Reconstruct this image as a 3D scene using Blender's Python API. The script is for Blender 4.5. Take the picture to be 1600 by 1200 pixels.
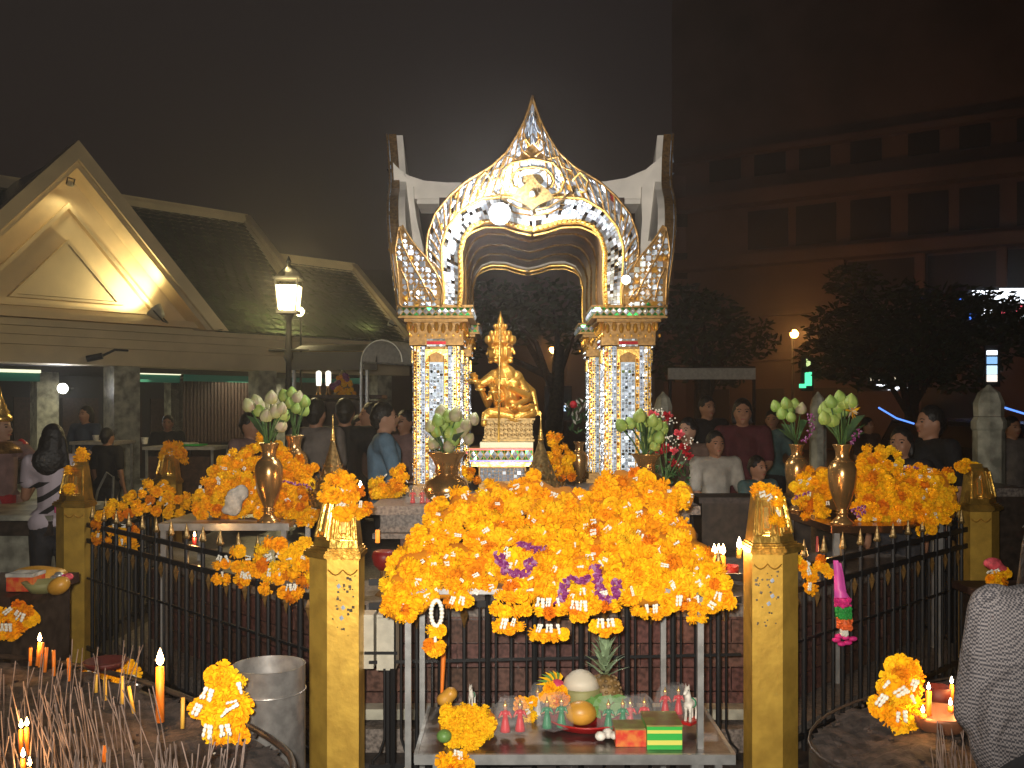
import bpy, bmesh, math, random
from mathutils import Vector, Matrix, Euler
R = math.radians
rnd = random.Random(7)
sc = bpy.context.scene
for o in list(bpy.data.objects):
    bpy.data.objects.remove(o, do_unlink=True)
C = bpy.data.collections.new("shrine"); sc.collection.children.link(C)

# ------------------------------------------------------------------ camera
F = 1500.0            # focal length in pixels of a 1600 px wide picture
HZ = 645.0            # picture row of the horizon
EYE = 1.6
cam = bpy.data.cameras.new("camera"); co = bpy.data.objects.new("camera", cam); C.objects.link(co)
cam.sensor_width = 36; cam.lens = F / 1600 * 36; cam.shift_y = (HZ - 600) / 1600
co.location = (0, 0, EYE); co.rotation_euler = (R(90), 0, 0)
cam.clip_start = 0.05; cam.clip_end = 400
sc.camera = co

# ------------------------------------------------------------------ world, exposure, the camera's flash
w = bpy.data.worlds.new("World"); sc.world = w; w.use_nodes = True
nt = w.node_tree; nt.nodes.clear()
wo = nt.nodes.new("ShaderNodeOutputWorld"); bg = nt.nodes.new("ShaderNodeBackground")
geo = nt.nodes.new("ShaderNodeTexCoord"); sep = nt.nodes.new("ShaderNodeSeparateXYZ"); rp = nt.nodes.new("ShaderNodeValToRGB")
nt.links.new(geo.outputs["Generated"], sep.inputs[0]); nt.links.new(sep.outputs["Z"], rp.inputs[0])
rp.color_ramp.elements[0].position = 0.0; rp.color_ramp.elements[0].color = (0.014, 0.0085, 0.0065, 1)
rp.color_ramp.elements[1].position = 0.6; rp.color_ramp.elements[1].color = (0.0060, 0.0048, 0.0054, 1)
nt.links.new(rp.outputs[0], bg.inputs[0]); bg.inputs[1].default_value = 1.0
nt.links.new(bg.outputs[0], wo.inputs[0])
vs = sc.view_settings
vs.view_transform = 'Standard'; vs.look = 'None'; vs.exposure = 0.0; vs.gamma = 1.0
sc.render.engine = 'CYCLES'
cy = sc.cycles
cy.use_denoising = True
cy.max_bounces = 6; cy.transparent_max_bounces = 12; cy.glossy_bounces = 4; cy.volume_bounces = 0
cy.sample_clamp_indirect = 2.5; cy.sample_clamp_direct = 25.0

def lamp(kind, name, loc, energy, color, size=0.05, rot=None, spot=None):
    l = bpy.data.lights.new(name, kind); l.energy = energy; l.color = color
    if kind in ('POINT', 'SPOT'): l.shadow_soft_size = size
    if kind == 'AREA': l.size = size
    if kind == 'SPOT' and spot: l.spot_size = R(spot); l.spot_blend = 0.6
    o = bpy.data.objects.new(name, l); C.objects.link(o); o.location = loc
    if rot is not None: o.rotation_euler = rot
    return o
def aim(o, target):
    o.rotation_euler = (Vector(target) - o.location).to_track_quat('-Z', 'Y').to_euler()

FLASH = lamp('SPOT', 'camera_flash', (-0.05, -0.03, 1.66), 860, (1.0, 0.93, 0.82), 0.03, (R(94), 0, 0), 84)
FLASH.data.spot_blend = .9

# ------------------------------------------------------------------ materials
def srgb(h):
    h = h.lstrip('#'); v = [int(h[i:i+2], 16) / 255 for i in (0, 2, 4)]
    return tuple(x / 12.92 if x <= .04045 else ((x + .055) / 1.055) ** 2.4 for x in v)
MATS = {}
def mat(name, col, rough=.6, metal=0.0, noise=0.0, nscale=20, bump=0.0, bscale=60, bdist=.01, col2=None, emit=0, ecol=None, trans=0.0, alpha=1.0, objvar=0.0, ior=1.45, spec=None, sss=0):
    m = bpy.data.materials.new(name); m.use_nodes = True; n = m.node_tree; N = n.nodes; L = n.links
    b = N["Principled BSDF"]; b.inputs["Roughness"].default_value = rough; b.inputs["Metallic"].default_value = metal
    b.inputs["Base Color"].default_value = (*col, 1); b.inputs["IOR"].default_value = ior
    if spec is not None: b.inputs["Specular IOR Level"].default_value = spec
    if trans: b.inputs["Transmission Weight"].default_value = trans
    if alpha < 1: b.inputs["Alpha"].default_value = alpha
    if sss:
        b.inputs["Subsurface Weight"].default_value = sss; b.inputs["Subsurface Radius"].default_value = (.02, .008, .003); b.inputs["Subsurface Scale"].default_value = .5
    if emit:
        b.inputs["Emission Color"].default_value = (*(ecol or col), 1); b.inputs["Emission Strength"].default_value = emit
    src = None
    if noise or col2:
        tc = N.new("ShaderNodeTexCoord"); nz = N.new("ShaderNodeTexNoise"); nz.inputs["Scale"].default_value = nscale; nz.inputs["Detail"].default_value = 5
        L.new(tc.outputs["Object"], nz.inputs["Vector"])
        cr = N.new("ShaderNodeValToRGB"); L.new(nz.outputs["Fac"], cr.inputs[0])
        c2 = col2 or tuple(max(0, x * (1 - noise)) for x in col); c1 = col if col2 else tuple(min(1, x * (1 + noise * .5)) for x in col)
        cr.color_ramp.elements[0].position = .36; cr.color_ramp.elements[0].color = (*c2, 1)
        cr.color_ramp.elements[1].position = .62; cr.color_ramp.elements[1].color = (*c1, 1)
        src = cr.outputs[0]
    if objvar:
        oi = N.new("ShaderNodeObjectInfo"); hs = N.new("ShaderNodeHueSaturation")
        mr = N.new("ShaderNodeMapRange"); hv = .012 if name.startswith('marigold') else .03
        mr.inputs[3].default_value = .5 - hv * objvar; mr.inputs[4].default_value = .5 + hv * objvar
        mv = N.new("ShaderNodeMapRange"); mv.inputs[3].default_value = 1 - .22 * objvar; mv.inputs[4].default_value = 1 + .12 * objvar
        wn = N.new("ShaderNodeTexWhiteNoise"); wn.noise_dimensions = '1D'
        gi = N.new("ShaderNodeNewGeometry"); ad = N.new("ShaderNodeMath"); ad.operation = 'ADD'; fr = N.new("ShaderNodeMath"); fr.operation = 'FRACT'
        L.new(oi.outputs["Random"], ad.inputs[0]); L.new(gi.outputs["Random Per Island"], ad.inputs[1]); L.new(ad.outputs[0], fr.inputs[0])
        L.new(oi.outputs["Random"] if name.startswith('marigold') else fr.outputs[0], mr.inputs[0]); L.new(fr.outputs[0], wn.inputs["W"]); L.new(wn.outputs["Value"], mv.inputs[0])
        L.new(mr.outputs[0], hs.inputs["Hue"]); L.new(mv.outputs[0], hs.inputs["Value"])
        if src: L.new(src, hs.inputs["Color"])
        else: hs.inputs["Color"].default_value = (*col, 1)
        src = hs.outputs[0]
    if src: L.new(src, b.inputs["Base Color"])
    if bump:
        tc = N.new("ShaderNodeTexCoord"); nz = N.new("ShaderNodeTexNoise"); nz.inputs["Scale"].default_value = bscale; nz.inputs["Detail"].default_value = 4
        bp = N.new("ShaderNodeBump"); bp.inputs["Strength"].default_value = bump; bp.inputs["Distance"].default_value = bdist
        L.new(tc.outputs["Object"], nz.inputs["Vector"]); L.new(nz.outputs["Fac"], bp.inputs["Height"]); L.new(bp.outputs[0], b.inputs["Normal"])
    if emit: m.cycles.emission_sampling = 'NONE'
    MATS[name] = m
    return m
M = MATS
mat('ground', (.035, .03, .028), .55, noise=.6, nscale=1.5, bump=.3, bscale=30)
mat('gold_post', (.95, .57, .10), .42, .62, noise=.22, nscale=9, bump=.12, bscale=40)
mat('gold_cap', (.82, .50, .10), .28, .85, noise=.3, nscale=14, bump=.35, bscale=35)
mat('gold_bright', (.95, .60, .16), .26, .75, bump=.2, bscale=30)
mat('gold_statue', (.90, .50, .10), .36, .72, noise=.2, nscale=6, bump=.35, bscale=70)
mat('gold_dark', (.27, .18, .07), .38, .65, noise=.4, nscale=60, bump=.3, bscale=60)
mat('gold_frame', (.27, .15, .045), .38, .6, noise=.35, nscale=50)
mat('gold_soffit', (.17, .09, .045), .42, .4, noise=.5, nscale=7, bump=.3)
mat('silver_glass', (.74, .85, 1.0), .27, .65, objvar=.4)
mat('mirror_sparkle', (.9, .95, 1.0), .09, 1)
mat('silver_dull', (.38, .44, .54), .42, .5, objvar=.6)
mat('silver_pale', (.62, .72, .88), .42, .35, objvar=.4)
mat('amber_glass', (.95, .50, .08), .26, .7)
mat('green_glass', (.03, .45, .12), .14, .8)
mat('red_glass', (.6, .03, .05), .2, .6)
mat('blue_glass', (.10, .12, .45), .2, .7)
mat('white_paint', (.84, .79, .72), .6, noise=.12, nscale=5, bump=.05)
mat('cream_reflection', (.85, .78, .50), .35)  # lit reflection on the pedestal slab painted as pale cream
mat('cream_paint', (.74, .60, .38), .6, noise=.15, nscale=1.2, bump=.08, bscale=20)
mat('iron', (.012, .012, .013), .45, 0, spec=.3)
mat('brass', (.58, .34, .13), .22, .8, noise=.25, nscale=8)
mat('copper', (.55, .30, .16), .25, 1)
mat('steel', (.42, .42, .41), .34, .6, noise=.2, nscale=18, bump=.06, bscale=25)
mat('steel_dark', (.30, .27, .25), .3, .9, noise=.4, nscale=10, bump=.1)
mat('granite', (.20, .17, .15), .4, noise=.55, nscale=60, bump=.05)
mat('granite_dark', (.06, .045, .04), .5, noise=.5, nscale=40)
mat('granite_red', (.12, .06, .048), .32, noise=.5, nscale=45, objvar=.6)
mat('marble', (.42, .41, .33), .35, noise=.5, nscale=7)
mat('marigold', (.96, .47, .007), .9, spec=.15, col2=(.90, .38, .005), nscale=30, objvar=1.0)
mat('marigold_yellow', (.90, .54, .012), .9, spec=.15, col2=(.86, .44, .01), nscale=30, objvar=.5)
mat('marigold_core', (.62, .22, .004), .9)
mat('marigold_old', (.78, .25, .005), .9, spec=.15, col2=(.62, .17, .005), nscale=30, objvar=.8)
mat('jasmine', (.82, .80, .70), .6)
mat('orchid', (.19, .015, .13), .6, col2=(.33, .08, .26), nscale=70)
mat('pink', (.80, .03, .25), .6, noise=.3, nscale=60)
mat('pink_ribbon', (.75, .10, .45), .4)
mat('green_paper', (.03, .35, .06), .6, noise=.3, nscale=40)
mat('orange_paper', (.85, .15, .03), .6, noise=.3, nscale=60)
mat('red_rose', (.42, .01, .02), .6, noise=.4, nscale=50)
mat('pink_rose', (.75, .10, .13), .6, noise=.4, nscale=50)
mat('lotus', (.24, .37, .07), .55, col2=(.33, .43, .11), nscale=18, objvar=.7)
mat('lotus_pale', (.40, .44, .17), .55, col2=(.42, .33, .24), nscale=18, objvar=.6)
mat('stem_green', (.06, .13, .03), .6, noise=.4)
mat('leaf_dark', (.03, .075, .02), .6, noise=.5, objvar=.5)
mat('foliage', (.045, .065, .02), .7, noise=.5, nscale=4)
mat('bark', (.05, .035, .02), .9, noise=.5)
mat('wax_orange', (.85, .22, .02), .45, emit=.06, ecol=(1, .25, .02), sss=.3)
mat('wax_yellow', (.75, .42, .06), .5)
mat('wax_red', (.22, .012, .01), .45)
mat('wick', (.02, .015, .01), .9)
mat('flame', (1, .6, .2), .5, emit=45, ecol=(1, .62, .25))
mat('flame_white', (1, .9, .7), .5, emit=60, ecol=(1, .85, .6))
mat('incense', (.20, .145, .12), .9, noise=.5)
mat('ash', (.05, .036, .03), .95, noise=.7, nscale=22, bump=.9, bscale=40)
mat('trough', (.045, .032, .024), .5, noise=.5)
mat('roof_tile', (.055, .075, .04), .2, noise=.4, nscale=3)
mat('dark_wood', (.06, .03, .02), .5, noise=.4)
mat('dark_wall', (.035, .03, .028), .7)
mat('desk', (.30, .28, .26), .5, noise=.2)
mat('cloth_white', (.55, .52, .47), .8, noise=.3, nscale=20, bump=1.0, bscale=14, bdist=.03)
mat('tarp', (.55, .53, .48), .45, noise=.15)
mat('tarp_dark', (.05, .045, .04), .6)
mat('building', (.18, .11, .085), .8, noise=.25, nscale=.4, bump=.1, bscale=3)
mat('building_dark', (.03, .022, .022), .35)
mat('skin', (.34, .17, .10), .55)
mat('skin_dark', (.25, .12, .07), .55)
mat('skin_pale', (.42, .24, .16), .55)
mat('hair', (.012, .01, .009), .5, noise=.5, nscale=60, bump=.8, bscale=50, bdist=.01)
mat('eye', (.02, .02, .02), .2)
mat('lip', (.35, .08, .06), .5)
mat('betel', (.12, .25, .06), .45, objvar=.3)
mat('pineapple', (.20, .12, .04), .6, noise=.6, nscale=40)
mat('pine_leaf', (.26, .36, .20), .6, noise=.4)
mat('coconut_green', (.26, .25, .10), .6, noise=.25, nscale=10)
mat('coconut_white', (.62, .56, .44), .6)
mat('mango', (.60, .30, .04), .4, noise=.35, nscale=10)
mat('dragonfruit', (.55, .05, .12), .5)
mat('plate_red', (.42, .015, .015), .35)
mat('tray_red', (.07, .008, .006), .6)
mat('figure_red', (.60, .03, .04), .35)
mat('figure_green', (.03, .22, .10), .35)
mat('figure_white', (.72, .68, .60), .4, noise=.4, nscale=30)
mat('box_red', (.65, .05, .03), .35, col2=(.70, .22, .05), nscale=35)
mat('box_top', (.25, .15, .06), .35, col2=(.30, .30, .08), nscale=20)
mat('plastic_bag', (.9, .9, .9), .08, alpha=.07)
mat('metal_box', (.50, .47, .38), .45, noise=.15)
mat('orange_light', (1, .5, .1), .5, emit=40, ecol=(1, .42, .09))
mat('warm_light', (1, .8, .4), .5, emit=22, ecol=(1, .82, .38))
mat('white_light', (1, 1, 1), .5, emit=70, ecol=(.95, .97, 1))
mat('beam_glow', (1, 1, .8), .5, emit=1.3, ecol=(.95, .92, .62))  # light falling on the hall beams, painted as emission
mat('lantern_glass', (1, .9, .6), .3, emit=5, ecol=(1, .85, .45))
mat('teal_band', (.02, .16, .11), .5, emit=.04, ecol=(.05, .5, .35))

# ------------------------------------------------------------------ mesh builder
class MB:
    def __init__(s): s.v = []; s.f = []
    def add(s, vs, fs):
        k = len(s.v); s.v += [tuple(x) for x in vs]; s.f += [tuple(i + k for i in f) for f in fs]; return s
    def box(s, c, d, rz=0, rx=0, ry=0, taper=1.0):
        m = Matrix.Translation(c) @ Euler((rx, ry, rz)).to_matrix().to_4x4()
        vs = []
        for z in (-1, 1):
            t = taper if z > 0 else 1
            for x, y in ((-1, -1), (1, -1), (1, 1), (-1, 1)): vs.append(m @ Vector((x * d[0] / 2 * t, y * d[1] / 2 * t, z * d[2] / 2)))
        return s.add(vs, [(3, 2, 1, 0), (4, 5, 6, 7), (0, 1, 5, 4), (1, 2, 6, 5), (2, 3, 7, 6), (3, 0, 4, 7)])
    def tube(s, pts, r, n=8, closed=False, caps=True):
        pts = [Vector(p) for p in pts]; m = len(pts); rr = r if isinstance(r, (list, tuple)) else [r] * m
        vs = []; prev = None
        for i, p in enumerate(pts):
            a = pts[(i - 1) % m] if (closed or i > 0) else p; b = pts[(i + 1) % m] if (closed or i < m - 1) else p
            t = (b - a); t = t.normalized() if t.length > 1e-9 else Vector((0, 0, 1))
            u = (Vector((0, 0, 1)) if abs(t.z) < .9 else Vector((1, 0, 0))) if prev is None else prev
            u = (u - t * u.dot(t)); u = u.normalized() if u.length > 1e-6 else t.orthogonal().normalized(); prev = u; v = t.cross(u)
            for k in range(n):
                q = 2 * math.pi * k / n; vs.append(p + (u * math.cos(q) + v * math.sin(q)) * rr[i])
        fs = []
        for i in range(m if closed else m - 1):
            j = (i + 1) % m
            for k in range(n):
                l = (k + 1) % n; fs.append((i * n + k, i * n + l, j * n + l, j * n + k))
        if caps and not closed: fs += [tuple(range(n - 1, -1, -1)), tuple((m - 1) * n + k for k in range(n))]
        return s.add(vs, fs)
    def lathe(s, prof, c=(0, 0, 0), n=24, mtx=None, sx=1, sy=1):
        vs = []; m = len(prof); mt = mtx or Matrix.Translation(c)
        for r, z in prof:
            for k in range(n):
                q = 2 * math.pi * k / n; vs.append(mt @ Vector((r * math.cos(q) * sx, r * math.sin(q) * sy, z)))
        fs = [(i * n + k, i * n + (k + 1) % n, (i + 1) * n + (k + 1) % n, (i + 1) * n + k) for i in range(m - 1) for k in range(n)]
        fs += [tuple(range(n - 1, -1, -1)), tuple((m - 1) * n + k for k in range(n))]
        return s.add(vs, fs)
    def ell(s, c, r, nu=12, nv=8, mtx=None):
        if isinstance(r, (int, float)): r = (r, r, r)
        mt = Matrix.Translation(c) @ (mtx or Matrix.Identity(4))
        vs = [mt @ Vector((0, 0, -r[2]))]
        for i in range(1, nv):
            a = -math.pi / 2 + math.pi * i / nv
            for k in range(nu):
                q = 2 * math.pi * k / nu; vs.append(mt @ Vector((math.cos(a) * math.cos(q) * r[0], math.cos(a) * math.sin(q) * r[1], math.sin(a) * r[2])))
        vs.append(mt @ Vector((0, 0, r[2]))); L = len(vs) - 1
        fs = [(0, 1 + (k + 1) % nu, 1 + k) for k in range(nu)]
        for i in range(nv - 2):
            for k in range(nu):
                a = 1 + i * nu; fs.append((a + k, a + (k + 1) % nu, a + nu + (k + 1) % nu, a + nu + k))
        a = 1 + (nv - 2) * nu; fs += [(a + k, a + (k + 1) % nu, L) for k in range(nu)]
        return s.add(vs, fs)
    def prism(s, poly, h0, h1, fn=None):
        """poly: 2-D outline; fn(u, v, h) -> point; default u,v in plan and h up"""
        fn = fn or (lambda u, v, h: (u, v, h)); n = len(poly)
        vs = [fn(u, v, h0) for u, v in poly] + [fn(u, v, h1) for u, v in poly]
        fs = [tuple(range(n - 1, -1, -1)), tuple(range(n, 2 * n))] + [(i, (i + 1) % n, n + (i + 1) % n, n + i) for i in range(n)]
        return s.add(vs, fs)
    def capsule(s, a, b, ra, rb, n=10):
        a = Vector(a); b = Vector(b); d = b - a; L = d.length
        q = d.to_track_quat('Z', 'Y').to_matrix().to_4x4() if L > 1e-6 else Matrix.Identity(4)
        prof = [(math.cos(t) * ra + 1e-4, math.sin(t) * ra) for t in (-1.5, -1.1, -.7, -.3, 0)] + [(math.cos(t) * rb + 1e-4, L + math.sin(t) * rb) for t in (0, .3, .7, 1.1, 1.5)]
        return s.lathe(prof, n=n, mtx=Matrix.Translation(a) @ q)
    def mesh(s, name, smooth=False):
        me = bpy.data.meshes.new(name); me.from_pydata(s.v, [], s.f); me.update()
        bm = bmesh.new(); bm.from_mesh(me); bmesh.ops.recalc_face_normals(bm, faces=bm.faces); bm.to_mesh(me); bm.free()
        if smooth:
            for p in me.polygons: p.use_smooth = True
        return me

def tag(o, label=None, cat=None, group=None, kind=None):
    if label: o['label'] = label
    if cat: o['category'] = cat
    if group: o['group'] = group
    if kind: o['kind'] = kind
    return o
def T(name, label, cat, loc=(0, 0, 0), group=None, rz=0):
    o = bpy.data.objects.new(name, None); C.objects.link(o); o.location = loc; o.rotation_euler = (0, 0, rz); o.empty_display_size = .1
    return tag(o, label, cat, group)
def O(name, mb, m, parent=None, world=False, smooth=False, label=None, kind=None, loc=None, sharp=None):
    """world: the mesh is in world coordinates although it hangs under a parent that is not at the origin"""
    me = mb.mesh(name, smooth) if isinstance(mb, MB) else mb
    o = bpy.data.objects.new(name, me); C.objects.link(o)
    if m is not None and not me.materials: me.materials.append(M[m] if isinstance(m, str) else m)
    if parent is not None:
        o.parent = parent
        if world: o.matrix_parent_inverse = parent_mat(parent).inverted()
    if loc is not None: o.location = loc
    if smooth and sharp: me.set_sharp_from_angle(angle=R(sharp))
    if label: o['label'] = label
    if kind: o['kind'] = kind
    return o
def parent_mat(p):
    m = Matrix.LocRotScale(p.location, p.rotation_euler, p.scale)
    if p.parent is not None: m = parent_mat(p.parent) @ p.matrix_parent_inverse @ m
    return m
def inst(src, parent, loc, rot=(0, 0, 0), scale=1, name=None, world=False):
    o = src.copy() if src.users_collection else src.copy()
    C.objects.link(o); o.parent = parent
    if name: o.name = name
    if world and parent is not None: o.matrix_parent_inverse = parent_mat(parent).inverted()
    o.location = loc; o.rotation_euler = rot; o.scale = (scale, scale, scale) if isinstance(scale, (int, float)) else scale
    return o
def new_from(me, name, parent, loc, rot=(0, 0, 0), scale=1, world=False):
    o = bpy.data.objects.new(name, me); C.objects.link(o); o.parent = parent
    if world and parent is not None: o.matrix_parent_inverse = parent_mat(parent).inverted()
    o.location = loc; o.rotation_euler = rot; o.scale = (scale,) * 3 if isinstance(scale, (int, float)) else scale
    return o
def copy_tree(src, loc=None, rz=None, label=None, parent=None):
    o = src.copy(); C.objects.link(o)
    if parent is not None: o.parent = parent
    if loc is not None: o.location = loc
    if rz is not None: o.rotation_euler = (0, 0, rz)
    if label: o['label'] = label
    for ch in list(src.children): copy_tree(ch, parent=o)
    return o
def blob(mb, voxel, smooth=2, name='blob', displace=None):
    """one continuous surface grown round overlapping closed shapes"""
    me = mb.mesh(name); o = bpy.data.objects.new('temp', me); C.objects.link(o)
    r = o.modifiers.new('r', 'REMESH'); r.mode = 'VOXEL'; r.voxel_size = voxel; r.adaptivity = 0
    if smooth:
        s_ = o.modifiers.new('s', 'SMOOTH'); s_.iterations = smooth; s_.factor = .5
    dg = bpy.context.evaluated_depsgraph_get(); dg.update()
    out = bpy.data.meshes.new_from_object(o.evaluated_get(dg)); bpy.data.objects.remove(o); bpy.data.meshes.remove(me)
    for p in out.polygons: p.use_smooth = True
    out.name = name
    return out
def P(x, y, D):
    """world point seen at row y, column x of the photograph, D metres ahead"""
    return Vector(((x - 800) / F * D, D, EYE + (HZ - y) / F * D))
def S(px, D): return px / F * D
# ================================================================== GROUND AND BACKGROUND
O('ground', MB().prism([(-80, -6), (80, -6), (80, 160), (-80, 160)], -.1, 0), 'ground', kind='structure')

# ---- far building beyond the road (face slightly turned, nearer on its east side)
def FB(x, y, off=0):
    D = 1 / (1 / 40 + (x - 1380) * .0000082) - off
    return P(x, y, D)
def fb_box(mb, x0, x1, y0, y1, d0=0, d1=.6):
    """a slab of the facade between two picture columns and rows, d metres proud of the wall"""
    a = FB(x0, 645); b = FB(x1, 645)
    n = Vector((b.y - a.y, -(b.x - a.x), 0)).normalized()
    if n.y > 0: n = -n
    def pt(x, y, o):
        return FB(x, y) + n * o
    vs = [pt(x0, y1, d0), pt(x1, y1, d0), pt(x1, y0, d0), pt(x0, y0, d0), pt(x0, y1, d1), pt(x1, y1, d1), pt(x1, y0, d1), pt(x0, y0, d1)]
    mb.add(vs, [(0, 1, 2, 3), (7, 6, 5, 4), (0, 4, 5, 1), (1, 5, 6, 2), (2, 6, 7, 3), (3, 7, 4, 0)])
def zline(x, z):  # picture row of height z on the facade
    D = 1 / (1 / 40 + (x - 1380) * .0000082); return HZ - (z - EYE) * F / D
def fb_slab(mb, x0, x1, z0, z1, d0, d1):
    a = FB(x0, 645); b = FB(x1, 645); n = Vector((b.y - a.y, -(b.x - a.x), 0)).normalized()
    if n.y > 0: n = -n
    vs = []
    for o in (d0, d1):
        for p, z in ((a, z0), (b, z0), (b, z1), (a, z1)):
            q = p + n * o; vs.append((q.x, q.y, z))
    mb.add(vs, [(0, 1, 2, 3), (7, 6, 5, 4), (0, 4, 5, 1), (1, 5, 6, 2), (2, 6, 7, 3), (3, 7, 4, 0)])
zr = lambda y: EYE + (HZ - y) / F * 40
bd = T('concrete_building', 'large dim brown concrete building with dark window bands beyond the road', 'building', tuple(FB(1380, 645).xy) + (0,))
O('wall', (lambda m: (fb_slab(m, 1050, 1900, 0, 34, -9, 0), m)[1])(MB()), 'building', bd, True)
for z0, z1, d in ((zr(300), zr(278), .9), (zr(402), zr(384), .9), (zr(486), zr(474), .7), (zr(560), zr(548), 1.4), (zr(215), zr(205), .5)):
    O('floor_slab', (lambda m: (fb_slab(m, 1062, 1900, z0, z1, .003, d), m)[1])(MB()), 'building', bd, True)
cols_top = [1170, 1245, 1330, 1420, 1500, 1590]
for i, x in enumerate(cols_top):
    O('window', (lambda m: (fb_slab(m, x - 1, x + 62, zr(372), zr(308), .004, .05), m)[1])(MB()), 'building_dark', bd, True)
for x0, x1 in ((1325, 1432), (1450, 1560), (1575, 1680)):
    O('window', (lambda m: (fb_slab(m, x0, x1, zr(470), zr(406), .004, .05), m)[1])(MB()), 'building_dark', bd, True)
for fl in range(1):
    for x in (1110, 1180, 1250, 1330, 1420, 1500, 1590):
        O('window', (lambda m: (fb_slab(m, x - 1, x + 48, zr(250 - fl * 95), zr(205 - fl * 95), .004, .05), m)[1])(MB()), 'building_dark', bd, True)
for x in (1441, 1567, 1316):
    O('pillar', (lambda m: (fb_slab(m, x - 8, x + 8, zr(473), zr(404), .06, .7), m)[1])(MB()), 'building', bd, True)
for x0, x1 in ((1085, 1140), (1180, 1225), (1270, 1340), (1440, 1530)):
    O('shopfront', (lambda m: (fb_slab(m, x0, x1, .1, zr(605), .004, .06), m)[1])(MB()), 'building_dark', bd, True)
tw = T('tall_building', 'dark slab building rising behind the trees and the mirrored shrine', 'building', (2, 70, 0))
O('wall', MB().box((-9, 74, 6), (26, 8, 12)), 'building', tw, True)
for k in range(9):
    O('window', MB().box((-19.5 + k * 2.6, 69.97, 7.6), (1.7, .05, 2.2)), 'building_dark', tw, True)
gt = T('narrow_tower', 'narrow dim concrete tower standing just past the shrine roof', 'building', (7, 45, 0))
O('wall', MB().box((8.0, 46, 6.3), (1.9, 3, 12.6)), 'building', gt, True)
for k in range(4):
    O('window', MB().box((8.0, 44.48, 3.6 + k * 2.4), (1.0, .04, 1.2)), 'building_dark', gt, True)

# LED screen, strip signs and lights across the road
sd = T('led_screen', 'bright white and blue LED screen glowing behind the tree crown', 'screen', tuple(P(1590, 480, 33)))
def glow(name, c, s_=12):
    if name not in M: mat(name, c, .5, emit=s_, ecol=c)
    return name
O('housing', MB().box(P(1590, 480, 33.2), (3.6, .3, 1.35)), 'iron', sd, True)
for x, y, ww, hh, c in ((1540, 462, .9, .35, 'W'), (1585, 462, 1.0, .5, 'W'), (1545, 487, .8, .25, 'W'), (1600, 500, 1.2, .3, 'W'), (1506, 470, .5, .3, 'B'), (1520, 490, .35, .4, 'B'), (1572, 492, .35, .3, 'R'), (1598, 482, .4, .2, 'R'), (1620, 470, .6, .9, 'W')):
    O('panel', MB().box(P(x, y, 32.9), (ww, .06, hh)), {'W': glow('led_white', (.85, .92, 1), 3), 'B': glow('led_blue', (.05, .18, .9), 2.5), 'R': glow('led_red', (.9, .1, .15), 1.5)}[c], sd, True)
s2 = T('strip_sign', 'small blue and white strip light hanging low under the branches', 'sign', tuple(P(1448, 466, 34)))
O('tube', MB().box(P(1448, 466, 34), (.7, .08, .07)), 'led_blue', s2, True); O('bracket', MB().box(P(1448, 463, 34.05), (.8, .05, .04)), 'iron', s2, True)
s3 = T('neon_sign', 'narrow green lit vertical sign beyond the lotus vase', 'sign', tuple(P(1262, 585, 24)))
O('frame', MB().box(P(1261, 583, 24.06), (.30, .08, .9)), 'iron', s3, True)
O('panel', MB().box(P(1263, 592, 23.98), (.16, .05, .34)), glow('neon_green', (.10, .85, .42), 1.6), s3, True)
O('panel', MB().box(P(1263, 566, 23.98), (.09, .05, .20)), glow('neon_yellow', (.65, .85, .35), 1.2), s3, True)
O('panel', MB().box(P(1254, 603, 23.98), (.16, .05, .10)), 'neon_green', s3, True)
s4 = T('light_box', 'tall pale blue light box above the white gatepost', 'sign', tuple(P(1550, 575, 22)))
O('frame', MB().box(P(1550, 572, 22.06), (.34, .08, .95)), 'iron', s4, True)
for k, (y, h, c) in enumerate(((551, .1, 'led_white'), (563, .16, glow('sign_blue', (.25, .5, .85), 1.3)), (578, .2, glow('sign_pale', (.55, .75, .9), 1.5)), (591, .16, glow('sign_peach', (.9, .8, .7), 1.5)))):
    O('panel', MB().box(P(1550, y, 21.98), (.22, .05, h)), c, s4, True)
s5 = T('shop_sign', 'low lit white shop lettering strip seen between tree and vase', 'sign', tuple(P(1390, 597, 36)))
O('board', MB().box(P(1390, 597, 36.06), (2.2, .06, .7)), 'building_dark', s5, True)
for x, y, ww, hh in ((1361, 592, .18, .12), (1372, 593, .16, .06), (1379, 592, .1, .1), (1401, 592, .16, .12), (1409, 593, .08, .14), (1416, 593, .16, .09), (1398, 607, .5, .12), (1417, 607, .12, .08), (1377, 602, .35, .06)):
    O('letter', MB().box(P(x, y, 35.98), (ww, .04, hh)), 'led_white' if y > 600 else glow('sign_cream', (.8, .75, .55), 1.3), s5, True)
s6 = T('monitor', 'pair of pale blue lit panels seen through the arch beyond the statue', 'screen', tuple(P(876, 640, 21)))
O('panel', MB().box(P(872, 638, 21), (.34, .05, .12)), glow('screen_blue', (.55, .72, 1), 1.6), s6, True); O('panel', MB().box(P(870, 621, 21), (.28, .05, .05)), 'screen_blue', s6, True)
O('housing', MB().box(P(872, 630, 21.1), (.6, .1, .75)), 'iron', s6, True)
s7 = T('exit_light', 'tiny green lit box above the pale screens behind the shrine', 'sign', tuple(P(881, 607, 22)))
O('panel', MB().box(P(881, 607, 22), (.17, .05, .07)), glow('exit_green', (.25, .85, .15), 1.2), s7, True); O('housing', MB().box(P(881, 607, 22.05), (.2, .05, .1)), 'iron', s7, True)
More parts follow.
